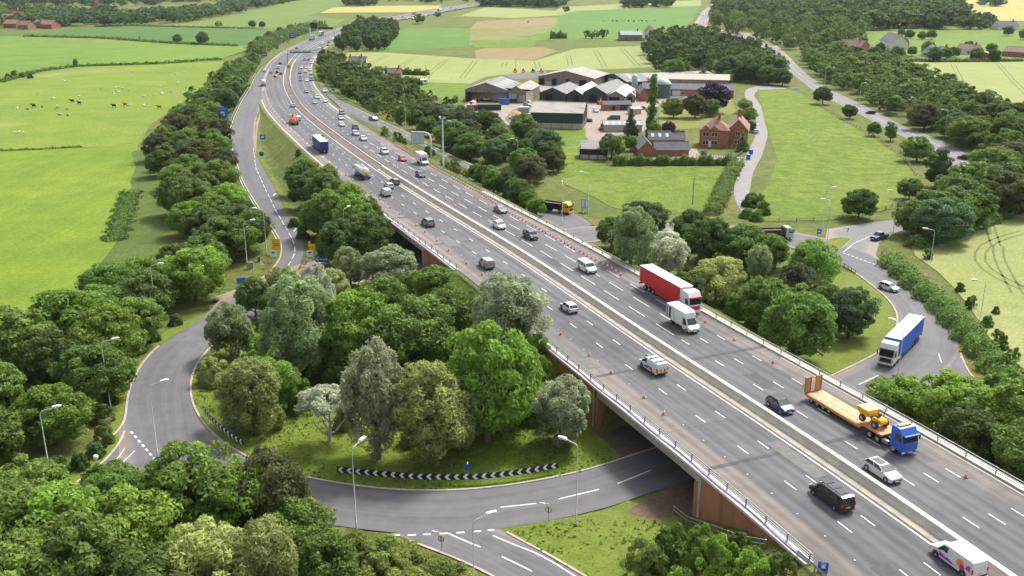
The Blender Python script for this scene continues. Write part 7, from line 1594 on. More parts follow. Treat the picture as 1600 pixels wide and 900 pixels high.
SKYL = plain('roof light', (.55,.60,.62), .3); LEADR = plain('grey roof', (.20,.21,.22), .7, vary=.1)
def frame(A, B, name, label, cat):
    a = on_ground(*A); b = on_ground(*B); w_ = math.hypot(b[0]-a[0], b[1]-a[1]); rz = math.atan2(b[1]-a[1], b[0]-a[0])
    return thing(name, (a[0], a[1], 0), rz, label, cat), w_
def walls(t, w_, d, h, mat, ridge=0, rh=0, nm='wall', y0=0., x0=0.):
    """box walls; ridge 'x' = ridge runs along the front, 'y' = gable faces the front"""
    b = MB(); x1, y1 = x0+w_, y0+d
    if ridge == 'y': prof = [(x0,-.2),(x1,-.2),(x1,h),((x0+x1)/2,h+rh),(x0,h)]; vs = [(x, y0, z) for x, z in prof]+[(x, y1, z) for x, z in prof]
    elif ridge == 'x': prof = [(y0,-.2),(y1,-.2),(y1,h),((y0+y1)/2,h+rh),(y0,h)]; vs = [(x0, y, z) for y, z in prof]+[(x1, y, z) for y, z in prof]
    else: b.box(x0, x1, y0, y1, -.2, h); return b.build(nm, mat, t)
    b.add(vs, [(0,1,2,3,4),(9,8,7,6,5)]+[(i, (i+1)%5, 5+(i+1)%5, 5+i) for i in range(5)]); return fixn(b.build(nm, mat, t))
def gable_roof(t, w_, d, h, rh, mat, ridge, ov=.35, th=.14, y0=0., x0=0., lights=0):
    o_ = None
    if ridge == 'x': L_, S_ = w_, d
    else: L_, S_ = d, w_
    def mp(l, s_, z): return (x0+l, y0+s_, z) if ridge == 'x' else (x0+s_, y0+l, z)
    k = rh/(S_/2); b = MB(); vs = []
    for l in (-ov, L_+ov):
        for s_, z in ((-ov, h-k*ov), (S_/2, h+rh), (S_+ov, h-k*ov)): vs += [mp(l, s_, z+.02), mp(l, s_, z+th)]
    b.add(vs, [(1,3,9,7),(3,5,11,9),(0,6,8,2),(2,8,10,4),(0,2,3,1),(2,4,5,3),(6,7,9,8),(8,9,11,10),(0,1,7,6),(4,10,11,5)]); r = fixn(b.build('roof', mat, t))
    b = MB(); [b.box(*([mp(-ov,S_/2-.12,0)[0], mp(L_+ov,S_/2+.12,0)[0]]), *sorted([mp(-ov,S_/2-.12,0)[1], mp(L_+ov,S_/2+.12,0)[1]]), h+rh+th-.05, h+rh+th+.06)]; b.build('ridge', mat, r)
    for i in range(lights):
        for sd in (0, 1):
            l = L_*(i+.5)/lights; b = MB(); s0, s1 = (S_*.14, S_*.34) if sd == 0 else (S_*.66, S_*.86); z = lambda s_: h+k*min(s_, S_-s_)+th+.012
            b.add([mp(l-.5, s0, z(s0)), mp(l+.5, s0, z(s0)), mp(l+.5, s1, z(s1)), mp(l-.5, s1, z(s1))], [(0,1,2,3)]); b.build('roof_light', SKYL, r)
    return r
def hip_roof(t, w_, d, h, rh, mat, ov=.4, x0=0., y0=0.):
    b = MB(); e = min(w_, d)/2
    if w_ >= d: r0, r1 = (x0+e, y0+d/2), (x0+w_-e, y0+d/2)
    else: r0, r1 = (x0+w_/2, y0+e), (x0+w_/2, y0+d-e)
    v = [(x0-ov,y0-ov,h),(x0+w_+ov,y0-ov,h),(x0+w_+ov,y0+d+ov,h),(x0-ov,y0+d+ov,h),(*r0,h+rh),(*r1,h+rh),(x0-ov,y0-ov,h-.15),(x0+w_+ov,y0-ov,h-.15),(x0+w_+ov,y0+d+ov,h-.15),(x0-ov,y0+d+ov,h-.15)]
    f = [(0,1,5,4),(1,2,5),(2,3,4,5),(3,0,4)] if w_ >= d else [(0,1,4),(1,2,5,4),(2,3,5),(3,0,4,5)]
    b.add(v, f+[(6,7,1,0),(7,8,2,1),(8,9,3,2),(9,6,0,3),(9,8,7,6)]); return fixn(b.build('roof', mat, t))
def window(t, x, z, w_, h, y=0., side=0, nm='window'):
    """side 0 front, 1 right end at x, -1 left end"""
    def bx(b, a0, a1, o0, o1, z0, z1):
        if side == 0: b.box(a0, a1, y-o1, y-o0, z0, z1)
        else: b.box(*sorted((x+side*o0, x+side*o1)), a0, a1, z0, z1)
    c = x if side == 0 else y
    b = MB(); bx(b, c-w_/2, c+w_/2, .005, .03, z, z+h); f = b.build(nm, GLS, t)
    b = MB(); 
    for a0, a1, z0, z1 in ((c-w_/2-.08, c-w_/2, z-.08, z+h+.08), (c+w_/2, c+w_/2+.08, z-.08, z+h+.08), (c-w_/2, c+w_/2, z-.08, z), (c-w_/2, c+w_/2, z+h, z+h+.08), (c-.04, c+.04, z, z+h)): bx(b, a0, a1, .004, .06, z0, z1)
    b.build('window_frame', GUT, f); return f
def chimney(r, x, y, z0, z1, w_=.7, mat=None):
    b = MB(); b.box(x-w_/2, x+w_/2, y-w_/2, y+w_/2, z0, z1); b.box(x-w_/2-.06, x+w_/2+.06, y-w_/2-.06, y+w_/2+.06, z1-.25, z1-.12); [b.lathe([(.13,z1-.01),(.1,z1+.35),(0,z1+.35)], 8, (x+dx, y, 0)) for dx in (-.18,.18)]; return b.build('chimney', mat or BR, r)
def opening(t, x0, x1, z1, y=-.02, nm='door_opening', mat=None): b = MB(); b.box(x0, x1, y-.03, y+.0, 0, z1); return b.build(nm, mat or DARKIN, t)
# green walled shed in the foreground of the yard
t, w_ = frame((829,200),(910,202),'farm_shed','long shed with dark green wall over concrete panels and pale roof','shed')
walls(t, w_, 21, 6.2, DKG, 'x', 2.6); gable_roof(t, w_, 21, 6.2, 2.6, FIB, 'x', .4)
b = MB(); b.box(.0, w_, -.12, -.003, -.2, 2.1); pn = b.build('concrete_panel', PANEL, t)
for i in range(1, 5): b = MB(); b.box(w_*i/5-.1, w_*i/5+.1, -.2, -.123, -.2, 2.2); b.build('stanchion', CLAD, pn)
b = MB(); b.box(w_+.003, w_+.1, 0, 21, -.2, 2.1); b.build('concrete_panel', PANEL, t);
for i in range(5): b = MB(); b.box(w_+.1, w_+.3, 2+i*4.2, 2.4+i*4.2, -.2, 6.2); b.build('stanchion', CLAD, t)
# open fronted barn
def open_barn(A, B, d, h, rh, label, roofm, lt=0, annex=False):
    t, w_ = frame(A, B, 'open_barn', label, 'barn')
    b = MB(); b.box(0, .2, 0, d, -.2, h); b.box(w_-.2, w_, 0, d, -.2, h); b.box(.2, w_-.2, d-.2, d, -.2, h); b.build('wall', CLAD, t)
    b = MB(); b.add([(0,0,h-1.2),(w_,0,h-1.2),(w_,0,h),(w_/2,0,h+rh),(0,0,h)], [(0,1,2,3,4)]); b.add([(0,.12,h-1.2),(w_,.12,h-1.2),(w_,.12,h),(w_/2,.12,h+rh),(0,.12,h)], [(4,3,2,1,0)]); b.build('gable_boarding', CLAD, t)
    b = MB(); b.add([(0,d-.05,h),(w_,d-.05,h),(w_/2,d-.05,h+rh)], [(0,1,2)]); b.build('gable_boarding', CLAD, t); b = MB(); b.box(.2, w_-.2, .4, d-.2, -.1, .03); b.build('floor', DARKIN, t)
    for x in (.15, w_/2, w_-.15): b = MB(); b.box(x-.12, x+.12, -.15, .1, -.2, h-1.1); b.build('post', DSTEEL, t)
    gable_roof(t, w_, d, h, rh, roofm, 'y', .3, lights=lt); return t, w_
t, w_ = open_barn((727,158),(792,160),30,5.6,3.2,'wide open fronted grey barn with machinery under it, left of the yard',FIB2,5)
t, w_ = open_barn((793,160),(822,161),28,5.0,2.4,'narrower open barn with white roller shutter joined to the wide barn',FIB,0); opening(t, .6, 4.6, 3.8, -.02, 'roller_shutter', plain('lilac shutter', (.30,.30,.42), .5)); opening(t, .6, 4.6, 1.8, -.06, 'door', DKG)
t, w_ = frame((822,161),(826,160),'farm_shed','long lean-to with pale wall and openings on the right side of the open barn','shed'); walls(t, 7, 30, 5.2, PANEL, 0); b = MB(); b.add([(-.3,-.3,6.4),(7.4,-.3,5.2),(7.4,30.3,5.2),(-.3,30.3,6.4),(-.3,-.3,6.25),(7.4,-.3,5.05),(7.4,30.3,5.05),(-.3,30.3,6.25)], [(0,1,2,3),(7,6,5,4),(0,4,5,1),(1,5,6,2),(2,6,7,3),(3,7,4,0)]); b.build('roof', FIB, t)
for i in range(5): b = MB(); b.box(7.003, 7.05, 2+i*5.4, 5+i*5.4, 0, 2.8); b.build('door_opening', DARKIN, t)
# big weathered barn
t, w_ = frame((841,132),(928,136),'barn','large weathered board barn with wide pale gabled roof at the back of the yard','barn'); walls(t, w_, 27, 4.4, CLAD, 'y', 3.4); gable_roof(t, w_, 27, 4.4, 3.4, FIB, 'y', .5)
for a_, b_ in ((.02,.11),(.25,.33),(.50,.58),(.74,.86)): opening(t, w_*a_, w_*b_, 3.4)
b = MB(); b.box(w_*.12, w_*.24, -.1, -.02, 0, 1.8); b.build('block_wall', PANEL, t); b = MB(); b.box(w_*.59, w_*.73, -.1, -.02, 0, 1.6); b.build('block_wall', PANEL, t)
# green cattle shed with striped roof
t, w_ = frame((941,128),(980,139),'farm_shed','long dark green shed with striped dark and pale roof at the field edge','shed'); walls(t, w_, 55, 3.6, DKG, 'y', 2.4); r = gable_roof(t, w_, 55, 3.6, 2.4, FIB2, 'y', .4)
for i in range(5):
    for sd in (0, 1):
        l0 = 4+i*10.5; k_ = 2.4/(w_/2); s0, s1 = (-.35, w_/2-.2) if sd == 0 else (w_/2+.2, w_+.35); z = lambda s_: 3.6+k_*min(s_, w_-s_)+.16; b = MB(); b.add([(s0,l0,z(s0)),(s1,l0,z(s1)),(s1,l0+4.5,z(s1)),(s0,l0+4.5,z(s0))], [(0,1,2,3)]); b.build('roof_panel', FIB, r)
opening(t, w_*.25, w_*.55, 3.2, -.02, 'door', SKYL)
# middle complex of gabled sheds
for A, B, d, h, rh, rm, wm_, lb, op in (((843,156),(884,158),26,3.4,2.6,FIB2,DKG,'low shed with dark roof and green gable behind the green walled shed',(.2,.5)),((886,158),(910,159),34,3.4,2.2,WHR,DKG,'narrow shed with white roof between two dark roofed sheds',(.4,.8)),
      ((911,159),(947,161),34,4.4,3.0,FIB2,DKG,'taller middle shed with dark striped roof and open door',(.25,.6)),((948,161),(976,162),30,3.4,2.2,WHR,CLAD,'shed with white roof right of the taller middle shed',(.1,.7)),((978,160),(992,160),22,3.0,1.5,WHR,CLAD,'small outbuilding with white roof below the feed silo',(.2,.7))):
    t, w_ = frame(A, B, 'farm_shed', lb, 'shed'); walls(t, w_, d, h, wm_, 'y', rh); gable_roof(t, w_, d, h, rh, rm, 'y', .4); opening(t, w_*op[0], w_*op[1], h-.5)
# silos
x, y, z = on_ground(991,145); t = thing('feed_silo', (x, y, 0), 0, 'small grey feed silo on legs beside the white roofed sheds', 'silo'); b = MB(); b.lathe([(.3,1.6),(1.6,3.6),(1.6,8.2),(.5,9.2),(0,9.3)], 16); b.build('hopper', plain('silo grey', (.36,.42,.46), .4), t)
for a in range(4): b = MB(); b.tube([(1.5*math.cos(a*1.57+.78),1.5*math.sin(a*1.57+.78),-.2),(1.5*math.cos(a*1.57+.78),1.5*math.sin(a*1.57+.78),4)], .09, 6); b.build('leg', DGREY, t)
x, y, z = on_ground(1034,152); t = thing('grain_silo', (x, y, 0), 0, 'round dark green silo with pale domed roof before the long brick building', 'silo'); b = MB(); b.lathe([(4.2,-.2),(4.2,6.6)], 28); [b.lathe([(4.22,k*.8),(4.28,k*.8+.1),(4.22,k*.8+.2)], 28) for k in range(1, 8)]; b.build('drum', plain('silo green', (.06,.11,.09), .5), t); b = MB(); b.lathe([(4.4,6.6),(4.0,7.4),(2.8,8.5),(1.2,9.2),(0,9.4)], 28); b.build('domed_roof', plain('silo roof', (.26,.36,.33), .45), t)
# long brick farm building
t, w_ = frame((1003,150),(1146,153),'farm_building','long low brick farm building with pale roof behind the copper beech','farm building'); walls(t, w_, 12, 3.6, BR, 'x', 2.2); gable_roof(t, w_, 12, 3.6, 2.2, SLATE, 'x', .3)
for f_ in (.45,.55,.62): window(t, w_*f_, 1.3, 1.5, 1.1)
opening(t, w_*.33, w_*.42, 3.0, -.02, 'door', SKYL)
t, w_ = frame((1020,143),(1148,146),'farm_shed','long shed with cream roof rising behind the brick farm building','shed'); t.location.y += 14; walls(t, w_, 14, 5.0, CLAD, 'x', 2.2); gable_roof(t, w_, 14, 5.0, 2.2, plain('cream sheet roof', (.38,.345,.28), .8, vary=.1), 'x', .3)
t, w_ = frame((1000,158),(1012,158),'outbuilding','brick outbuilding with gable beside the slender poplar','outbuilding'); walls(t, w_, 16, 3.6, BR, 'y', 2.4); gable_roof(t, w_, 16, 3.6, 2.4, SLATE, 'y')
t, w_ = frame((943,173),(986,172),'outbuilding','low brick outbuilding with dark roof and bay openings in the yard','outbuilding'); walls(t, w_, 5, 2.6, BR, 'x', 1.3); gable_roof(t, w_, 5, 2.6, 1.3, SLATE, 'x'); opening(t, w_*.3, w_*.42, 2.0); opening(t, w_*.6, w_*.9, 2.0)
t, w_ = frame((944,206),(1003,206),'farm_shed','low flat shed with grey roof and white boxes on it, left of the conifer','shed'); walls(t, w_, 11, 2.6, PANEL, 'x', .9); gable_roof(t, w_, 11, 2.6, .9, LEADR, 'x', lights=6)
t, w_ = frame((988,179),(1002,178),'outbuilding','small pale roofed outbuilding at the right of the yard behind the poplar','outbuilding'); walls(t, w_, 4, 2.3, PANEL, 'x', .8); gable_roof(t, w_, 4, 2.3, .8, plain('pale pink roof', (.45,.38,.33), .8), 'x')
t, w_ = frame((1050,164),(1078,163),'outbuilding','low dark roofed stable block before the copper beech','outbuilding'); walls(t, w_, 5, 2.4, PANEL, 'x', 1.2); gable_roof(t, w_, 5, 2.4, 1.2, SLATE, 'x')
# black open barn by the paddock
t, w_ = frame((906,248),(948,249),'barn','black boarded open barn with grey sloping roof at the paddock edge','barn'); b = MB(); b.box(0,w_,0,.15,1.4,3.0); b.box(0,.15,.15,8,1.4,4.2); b.box(w_-.15,w_,.15,8,1.4,4.2); b.box(.15,w_-.15,7.85,8,1.4,4.2); b.build('wall', BLKC, t)
b = MB(); b.box(.02,w_-.02,-.08,-.004,-.2,1.4); b.build('concrete_panel', PANEL, t); b = MB(); b.add([(-.3,-.4,3.4),(w_+.3,-.4,3.4),(w_+.3,8.3,4.8),(-.3,8.3,4.8),(-.3,-.4,3.25),(w_+.3,-.4,3.25),(w_+.3,8.3,4.65),(-.3,8.3,4.65)], [(0,1,2,3),(7,6,5,4),(0,4,5,1),(1,5,6,2),(2,6,7,3),(3,7,4,0)]); b.build('roof', FIB2, t)
for i in range(4): b = MB(); b.box(w_*i/3-.1, w_*i/3+.1, -.25, -.09, -.2, 3.3); b.build('post', BLKC, t)
# slate roofed stables, two wings
t, w_ = frame((998,244),(1023,244),'stable_building','brick stable gable with slate roof facing the hedge, front wing','stable'); walls(t, w_, 15, 2.4, BR, 'y', 2.6); gable_roof(t, w_, 15, 2.4, 2.6, SLATE, 'y')
t, w_ = frame((1023,244),(1076,244),'stable_building','low slate roofed stable range along the garden hedge','stable'); walls(t, w_, 6, 2.2, BR, 'x', 2.2); gable_roof(t, w_, 6, 2.2, 2.2, SLATE, 'x')
t, w_ = frame((1014,231),(1048,231),'stable_building','rear brick stable range with slate roof and pale roof lights','stable'); walls(t, w_, 6, 3.0, BR, 'x', 2.4); gable_roof(t, w_, 6, 3.0, 2.4, SLATE, 'x', lights=3)
t, w_ = frame((1050,229),(1069,229),'outbuilding','small brick garage with slate roof between stables and farmhouse','garage'); walls(t, w_, 5, 2.6, BR, 'x', 1.8); gable_roof(t, w_, 5, 2.6, 1.8, SLATE, 'x')
b = MB(); b.box(3.6, w_, -.06, -.01, 0, 2.1); b.build('door', PANEL, t)
# brick farmhouse
t, w_ = frame((1092,229),(1137,231),'farmhouse','red brick farmhouse with clay tile roof, two gables and tall chimneys','house'); walls(t, w_, 9, 6.0, BR, 0); r = hip_roof(t, w_, 9, 6.02, 3.6, TILE)
for i, x_ in enumerate((w_*.22, w_*.52)):
    b = MB(); b.add([(x_-1.6,-.05,6.0),(x_+1.6,-.05,6.0),(x_,-.05,7.6),(x_-1.6,3.2,6.0),(x_+1.6,3.2,6.0),(x_,3.2,7.6)], [(0,1,2),(5,4,3),(0,3,4,1)]); fixn(b.build('dormer_gable', BR2, r)); b = MB(); b.add([(x_-1.8,-.3,5.9),(x_,-.3,7.75),(x_,3.4,7.75),(x_-1.8,3.4,5.9),(x_+1.8,-.3,5.9),(x_+1.8,3.4,5.9)], [(0,1,2,3),(1,4,5,2)]); b.build('dormer_roof', TILE, r)
    window(t, x_, 3.8, 2.0, 1.4); window(t, x_, .9, 2.0, 1.4)
b = MB(); b.box(w_*.37-.5, w_*.37+.5, -.08, -.01, 0, 2.2); b.build('door', GUT, t)
walls(t, 7, 13, 6.2, BR, 'y', 3.6, 'wing_wall', 3.0, w_-.5); gable_roof(t, 7, 13, 6.2, 3.6, TILE, 'y', .4, y0=3.0, x0=w_-.5); window(t, w_+3, 3.9, 1.5, 1.4, y=3.0); window(t, w_+3, 1.0, 1.5, 1.4, y=3.0); window(t, w_+6.5, 3.9, 1.4, 1.3, y=8, side=1)
b = MB(); 
for sg in (-1, 1): b.add([(w_+3-sg*3.9,2.55,5.9),(w_+3,2.55,9.95),(w_+3,2.5,9.65),(w_+3-sg*3.7,2.5,5.7)], [(0,1,2,3)])
b.build('bargeboard', GUT, t); chimney(r, w_*.62, 4.5, 8.8, 11.4, 1.0); chimney(r, w_+3, 10, 9.2, 12.2, 1.5)
# white house
t, w_ = frame((545,110),(572,110),'white_house','white two storey house with dark roof and two chimneys by the pale barley','house'); walls(t, w_, 7.5, 5.2, WALLW, 'x', 2.8); r = gable_roof(t, w_, 7.5, 5.2, 2.8, SLATE, 'x', .25); chimney(r, .8, 3.75, 7.4, 9.4, .9); chimney(r, w_-3, 3.75, 7.4, 9.4, .9)
for f_ in (.2,.5,.8): window(t, w_*f_, 3.4, .9, 1.0); window(t, w_*f_, 1.0, .9, 1.1)
t, w_ = frame((606,122),(627,122),'cottage','small brown cottage with dark roof among garden hedges','house'); walls(t, w_, 6, 2.8, BR2, 'x', 2.4); r = gable_roof(t, w_, 6, 2.8, 2.4, TILE2, 'x'); chimney(r, w_-1.5, 3, 4.8, 6.8, .8); window(t, w_*.3, 1, 1.2, 1.1)
t, w_ = frame((587,121),(600,121),'outbuilding','low pale outbuilding between white house and cottage','outbuilding'); walls(t, w_, 4, 2.2, PANEL, 'x', 1.2); gable_roof(t, w_, 4, 2.2, 1.2, FIB, 'x')
t, w_ = frame((652,133),(664,132),'caravan','white caravan beside the cottage hedge','caravan'); b = MB(); b.prism([(0,.6),(7,.6),(7.3,1.4),(6.9,2.7),(.4,2.7),(0,1.6)], 1.2, 0, .12); b.v = [(y, x+1.2, z) for x, y, z in b.v]; fixn(b.build('body', GUT, t)); b = MB(); b.box(1.2,2.8,-.03,.0,1.5,2.2); b.box(4.2,5.8,-.03,.0,1.5,2.2); b.build('window', GLS, t); b = MB(); b.lathe([(0,-.1),(.33,-.1),(.33,.1),(0,.1)], 12, (3.6,.1,.33), 0, 'y'); b.build('wheel', TYRE, t)
# house at the lane corner, far farm, village
t, w_ = frame((1146,120),(1162,121),'brick_house','tall brick house with pale gable in the trees above the lane corner','house'); walls(t, w_, 11, 6.2, BR, 'y', 4.4); r = gable_roof(t, w_, 11, 6.2, 4.4, TILE2, 'y'); chimney(r, w_/2, 3, 9.6, 12.6, 1.0); window(t, w_*.3, 3.6, 1.1, 1.2); window(t, w_*.7, 3.6, 1.1, 1.2); window(t, w_*.5, .9, 1.2, 1.2)
for A, B, d, h, rh, rg, rm, wm_, lb in (((970,64),(1003,64),22,5,3,'x',plain('green sheet roof', (.13,.20,.16), .6),CLAD,'far farm shed with green roof in the grazing land'),((1008,61),(1024,61),14,6,5,'y',SLATE,WALLW,'far white gabled house beside the green roofed farm shed'),((1016,64),(1031,65),12,3,2,'x',TILE2,BR,'low brick outbuilding right of the far white house'),
  ((1224,72),(1241,73),14,4.5,4,'x',TILE2,BR,'brown roofed house at the edge of the top right wood'),((1286,76),(1345,80),12,3.5,4.2,'x',TILE2,BR2,'long brown roofed terrace behind the golden tree'),((1374,71),(1393,77),12,5,5.5,'x',SLATE,WALLW,'dark roofed house with white gables above the village trees'),
  ((1392,76),(1410,77),12,4,4,'x',TILE2,BR,'brown roofed house right of the white gabled one'),((1439,88),(1460,89),15,3.4,4.2,'y',SLATE,WALLW,'bungalow with white gable facing the barley field'),((1460,86),(1472,87),10,3,3,'x',SLATE,BR2,'small dark roofed house right of the white gable bungalow'),
  ((1492,84),(1521,86),12,3.6,3.4,'x',TILE2,WALLW,'brown roofed bungalow with white end wall'),((1518,93),(1552,94),16,2.8,2.8,'y',LEADR,BR,'low wide grey roofed building at the barley hedge'),((1565,88),(1612,91),14,3.6,3.2,'x',TILE2,BR,'orange brick house with brown roof at the right edge'),
  ((1559,47),(1591,47),14,4.2,4.4,'x',SLATE,WALLW,'white bungalow with dark roof at the top right'),((1200,12),(1212,12),14,5,4,'x',SLATE,WALLW,'far house in the trees at the top of the main road')):
    t, w_ = frame(A, B, 'house' if wm_ is not CLAD else 'farm_shed', lb, 'house' if wm_ is not CLAD else 'shed'); walls(t, w_, d, h, wm_, rg, rh); r = gable_roof(t, w_, d, h, rh, rm, rg, .4)
    for f_ in (.25,.7): window(t, w_*f_, 1.0, min(2.2, w_*.2), 1.4)
    if rg == 'x': chimney(r, w_*.85, d/2, h+rh-.6, h+rh+1.6, 1.0)
# left village
LV = [(2,33,16,'r'),(18,30,18,'r'),(34,36,18,'b'),(6,44,20,'r'),(28,46,16,'b'),(52,44,14,'r'),(66,45,15,'r'),(44,30,16,'b'),(-14,40,18,'r'),(60,36,12,'b')]
for i, (px, py, w0, c_) in enumerate(LV):
    t, w_ = frame((px,py),(px+w0,py+.3),'house','red roofed village house at the far left among trees','house'); t['group'] = 'village houses at the far left'; walls(t, w_, 12, 4.6, BR if c_ == 'r' else BR2, 'x', 4); gable_roof(t, w_, 12, 4.6, 4, TILE if c_ == 'r' else TILE2, 'x', .4); window(t, w_*.3, 1.2, 2, 1.4); window(t, w_*.7, 1.2, 2, 1.4)
for A, B, lb in (((161,32),(170,32),'white walled house left of the pair in the far left trees'),((172,30),(186,31),'orange roofed house with white gable in the far left trees'),((142,11),(154,11),'red brick house at the top left horizon')):
    t, w_ = frame(A, B, 'house', lb, 'house'); walls(t, w_, 12, 5, WALLW if 'white' in lb else BR, 'y', 4.5); gable_roof(t, w_, 12, 5, 4.5, TILE, 'y', .4); window(t, w_*.5, 1.2, 2, 1.4)
# yard machinery: orange diggers, skips, tank
for px, py, rz_, lb in ((741,160,10,'orange digger parked left of the wide open barn, rear one'),(737,168,5,'orange digger in front of the open barn beside the white van'),(760,158,80,'yellow loader under the open barn front'),(805,113,0,'red machine in the row at the back of the yard'),(818,113,0,'orange machine in the row at the back of the yard'),(833,113,0,'dark machine in the row at the back of the yard'),(846,113,0,'orange loader at the right of the back row'),(937,163,0,'orange loader beside the blue trailer before the middle shed'),(941,203,0,'orange red machine at the corner of the low grey shed')):
    t = thing('digger', on_ground(px, py), R(rz_), lb, 'digger'); t.scale = (.75,)*3; m_ = BLK if 'dark' in lb else (PY if 'yellow' in lb else plain('digger orange', (.62,.17,.04), .5))
    b = MB(); b.box(-1.2,1.2,-1.8,1.8,.9,2.0,0,.1); b.build('body', m_, t); b = MB(); b.box(-.9,.3,-.4,.9,2.0,3.0,0,.08); b.build('cab', GLS, t); b = MB(); b.tube([(.8,1.4,1.8),(.9,3.4,3.4),(.9,5.0,1.6)], .18, 6); b.box(.4,1.4,4.6,5.4,.6,1.5,0,.05); b.build('arm', m_, t)
    for sg in (-1, 1): b = MB(); b.box(sg*1.2-.25, sg*1.2+.25, -1.9, 1.9, 0, .88, 0, .2); b.build('track', BLK, t)
for px, py, c_, lb in ((788,163,PBL,'bright blue container in front of the open barn post'),(764,172,DKG,'long dark green container before the open barn'),(930,157,PBL,'blue trailer in front of the middle shed'),(738,173,PMR,'dark red container left of the white van'),(818,176,SGREY,'grey container with white lid beside the yard track'),(978,172,DKG,'dark green tank beside the brick outbuilding'),(952,171,PT,'small blue tank before the brick outbuilding')):
    long_ = 'long' in lb; t = thing('container', on_ground(px, py), R(0), lb, 'container'); L2 = 5.5 if long_ else 2.4; b = MB(); b.box(-L2,L2,-1.1,1.1,.1,2.5,0,.05); [b.box(-L2+.3+k*.8,-L2+.5+k*.8,-1.16,-1.1,.2,2.4) for k in range(int(L2*2/.8)-1)]; b.build('body', c_, t); b = MB(); b.box(-L2-.03,L2+.03,-1.13,1.13,2.5,2.56); b.build('lid', GUT if 'white lid' in lb else c_, t)
for px, py in ((1173,241),(1169,249)):
    t = thing('wheelie_bin', on_ground(px, py), 0, 'blue bin on the lane verge, upper one of two' if py == 241 else 'blue bin on the lane verge, lower one of two', 'bin'); b = MB(); b.prism([(-.4,.05),(.4,.05),(.5,1.2),(-.5,1.2)], .45, 0, .05); b.build('body', PBL, t); b = MB(); b.box(-.5,.5,-.55,.55,1.2,1.3,0,.03); b.build('lid', PBL, t); t.scale = (1.3,)*3
# haystack-like spoil and white gate
x, y, z = on_ground(805,178); t = thing('straw_heap', (x, y, 0), 0, 'small heap of orange straw beside the grey container', 'heap'); b = MB(); rr = random.Random(3); vs = []; n = 14
for j in range(5):
    for k in range(n): a = 6.283*k/n; q = (1-j/4.)**.7*(3.2+rr.uniform(-.5,.5)); vs.append((q*math.cos(a), q*.7*math.sin(a), 1.5*(j/4.)+rr.uniform(-.1,.1)))
b.add(vs, [(j*n+k, j*n+(k+1)%n, (j+1)*n+(k+1)%n, (j+1)*n+k) for j in range(4) for k in range(n)], 0, True); b.build('straw', plain('straw', (.50,.30,.10), .95, vary=.3, scale=2), t)
def fence(pts, lab, mat=None, h=1.1, sp=2.5, rails=(.4,.75,1.05), name='fence'):
    Q = [on_ground(*p) for p in pts]; xyq = [(q[0], q[1]) for q in Q]; P_, d_ = resample(xyq, sp, 0); t = thing(name, (P_[0][0], P_[0][1], 0), 0, lab, 'fence'); m_ = mat or WOODP
    def put(b, nm): o = b.build(nm, m_, t); o.matrix_parent_inverse = Matrix.Translation((-P_[0][0], -P_[0][1], 0)); return o
    zz = [ground_z(*q) for q in P_]
    for hh in rails: b = MB(); b.tube([(q[0], q[1], z+hh) for q, z in zip(P_, zz)], .05, 4); put(b, 'rail')
    b = MB(); [b.box(q[0]-.07, q[0]+.07, q[1]-.07, q[1]+.07, z-.3, z+h+.05) for q, z in zip(P_, zz)]; put(b, 'posts'); return t
fence([(1190,347),(1240,347),(1290,346),(1340,339),(1385,328),(1412,315)], 'thin wooden fence along the bottom of the big paddock', sp=4)
fence([(1276,163),(1320,190),(1370,217),(1412,248),(1432,275)], 'wooden fence between the big paddock and the main road verge', sp=4)
fence([(1088,247),(1150,247),(1160,240)], 'close wooden fence before the farmhouse garden', sp=.8, rails=(.3,.7,1.1))
fence([(950,250),(998,246)], 'dark wooden fence between the black barn and the stables', BLKC, sp=1.0, rails=(.2,.5,.8,1.1))
t = fence([(947,258),(956,258)], 'pale wooden gate at the end of the garden hedge', PANEL, 1.3, .4, (.3,.6,.9,1.2), 'field_gate')
t = fence([(1300,408),(1318,417),(1336,428)], 'dark low railing on the lawn edge below the right roundabout', DSTEEL, .9, 1.5, (.3,.6,.9), 'guard_railing')
fence([(1052,802),(1085,824),(1125,838),(1155,850),(1195,857)], 'thin grey handrail along the foot of the near brick wing wall', STEEL, 1.0, 2.5, (.5,1.0), 'handrail')
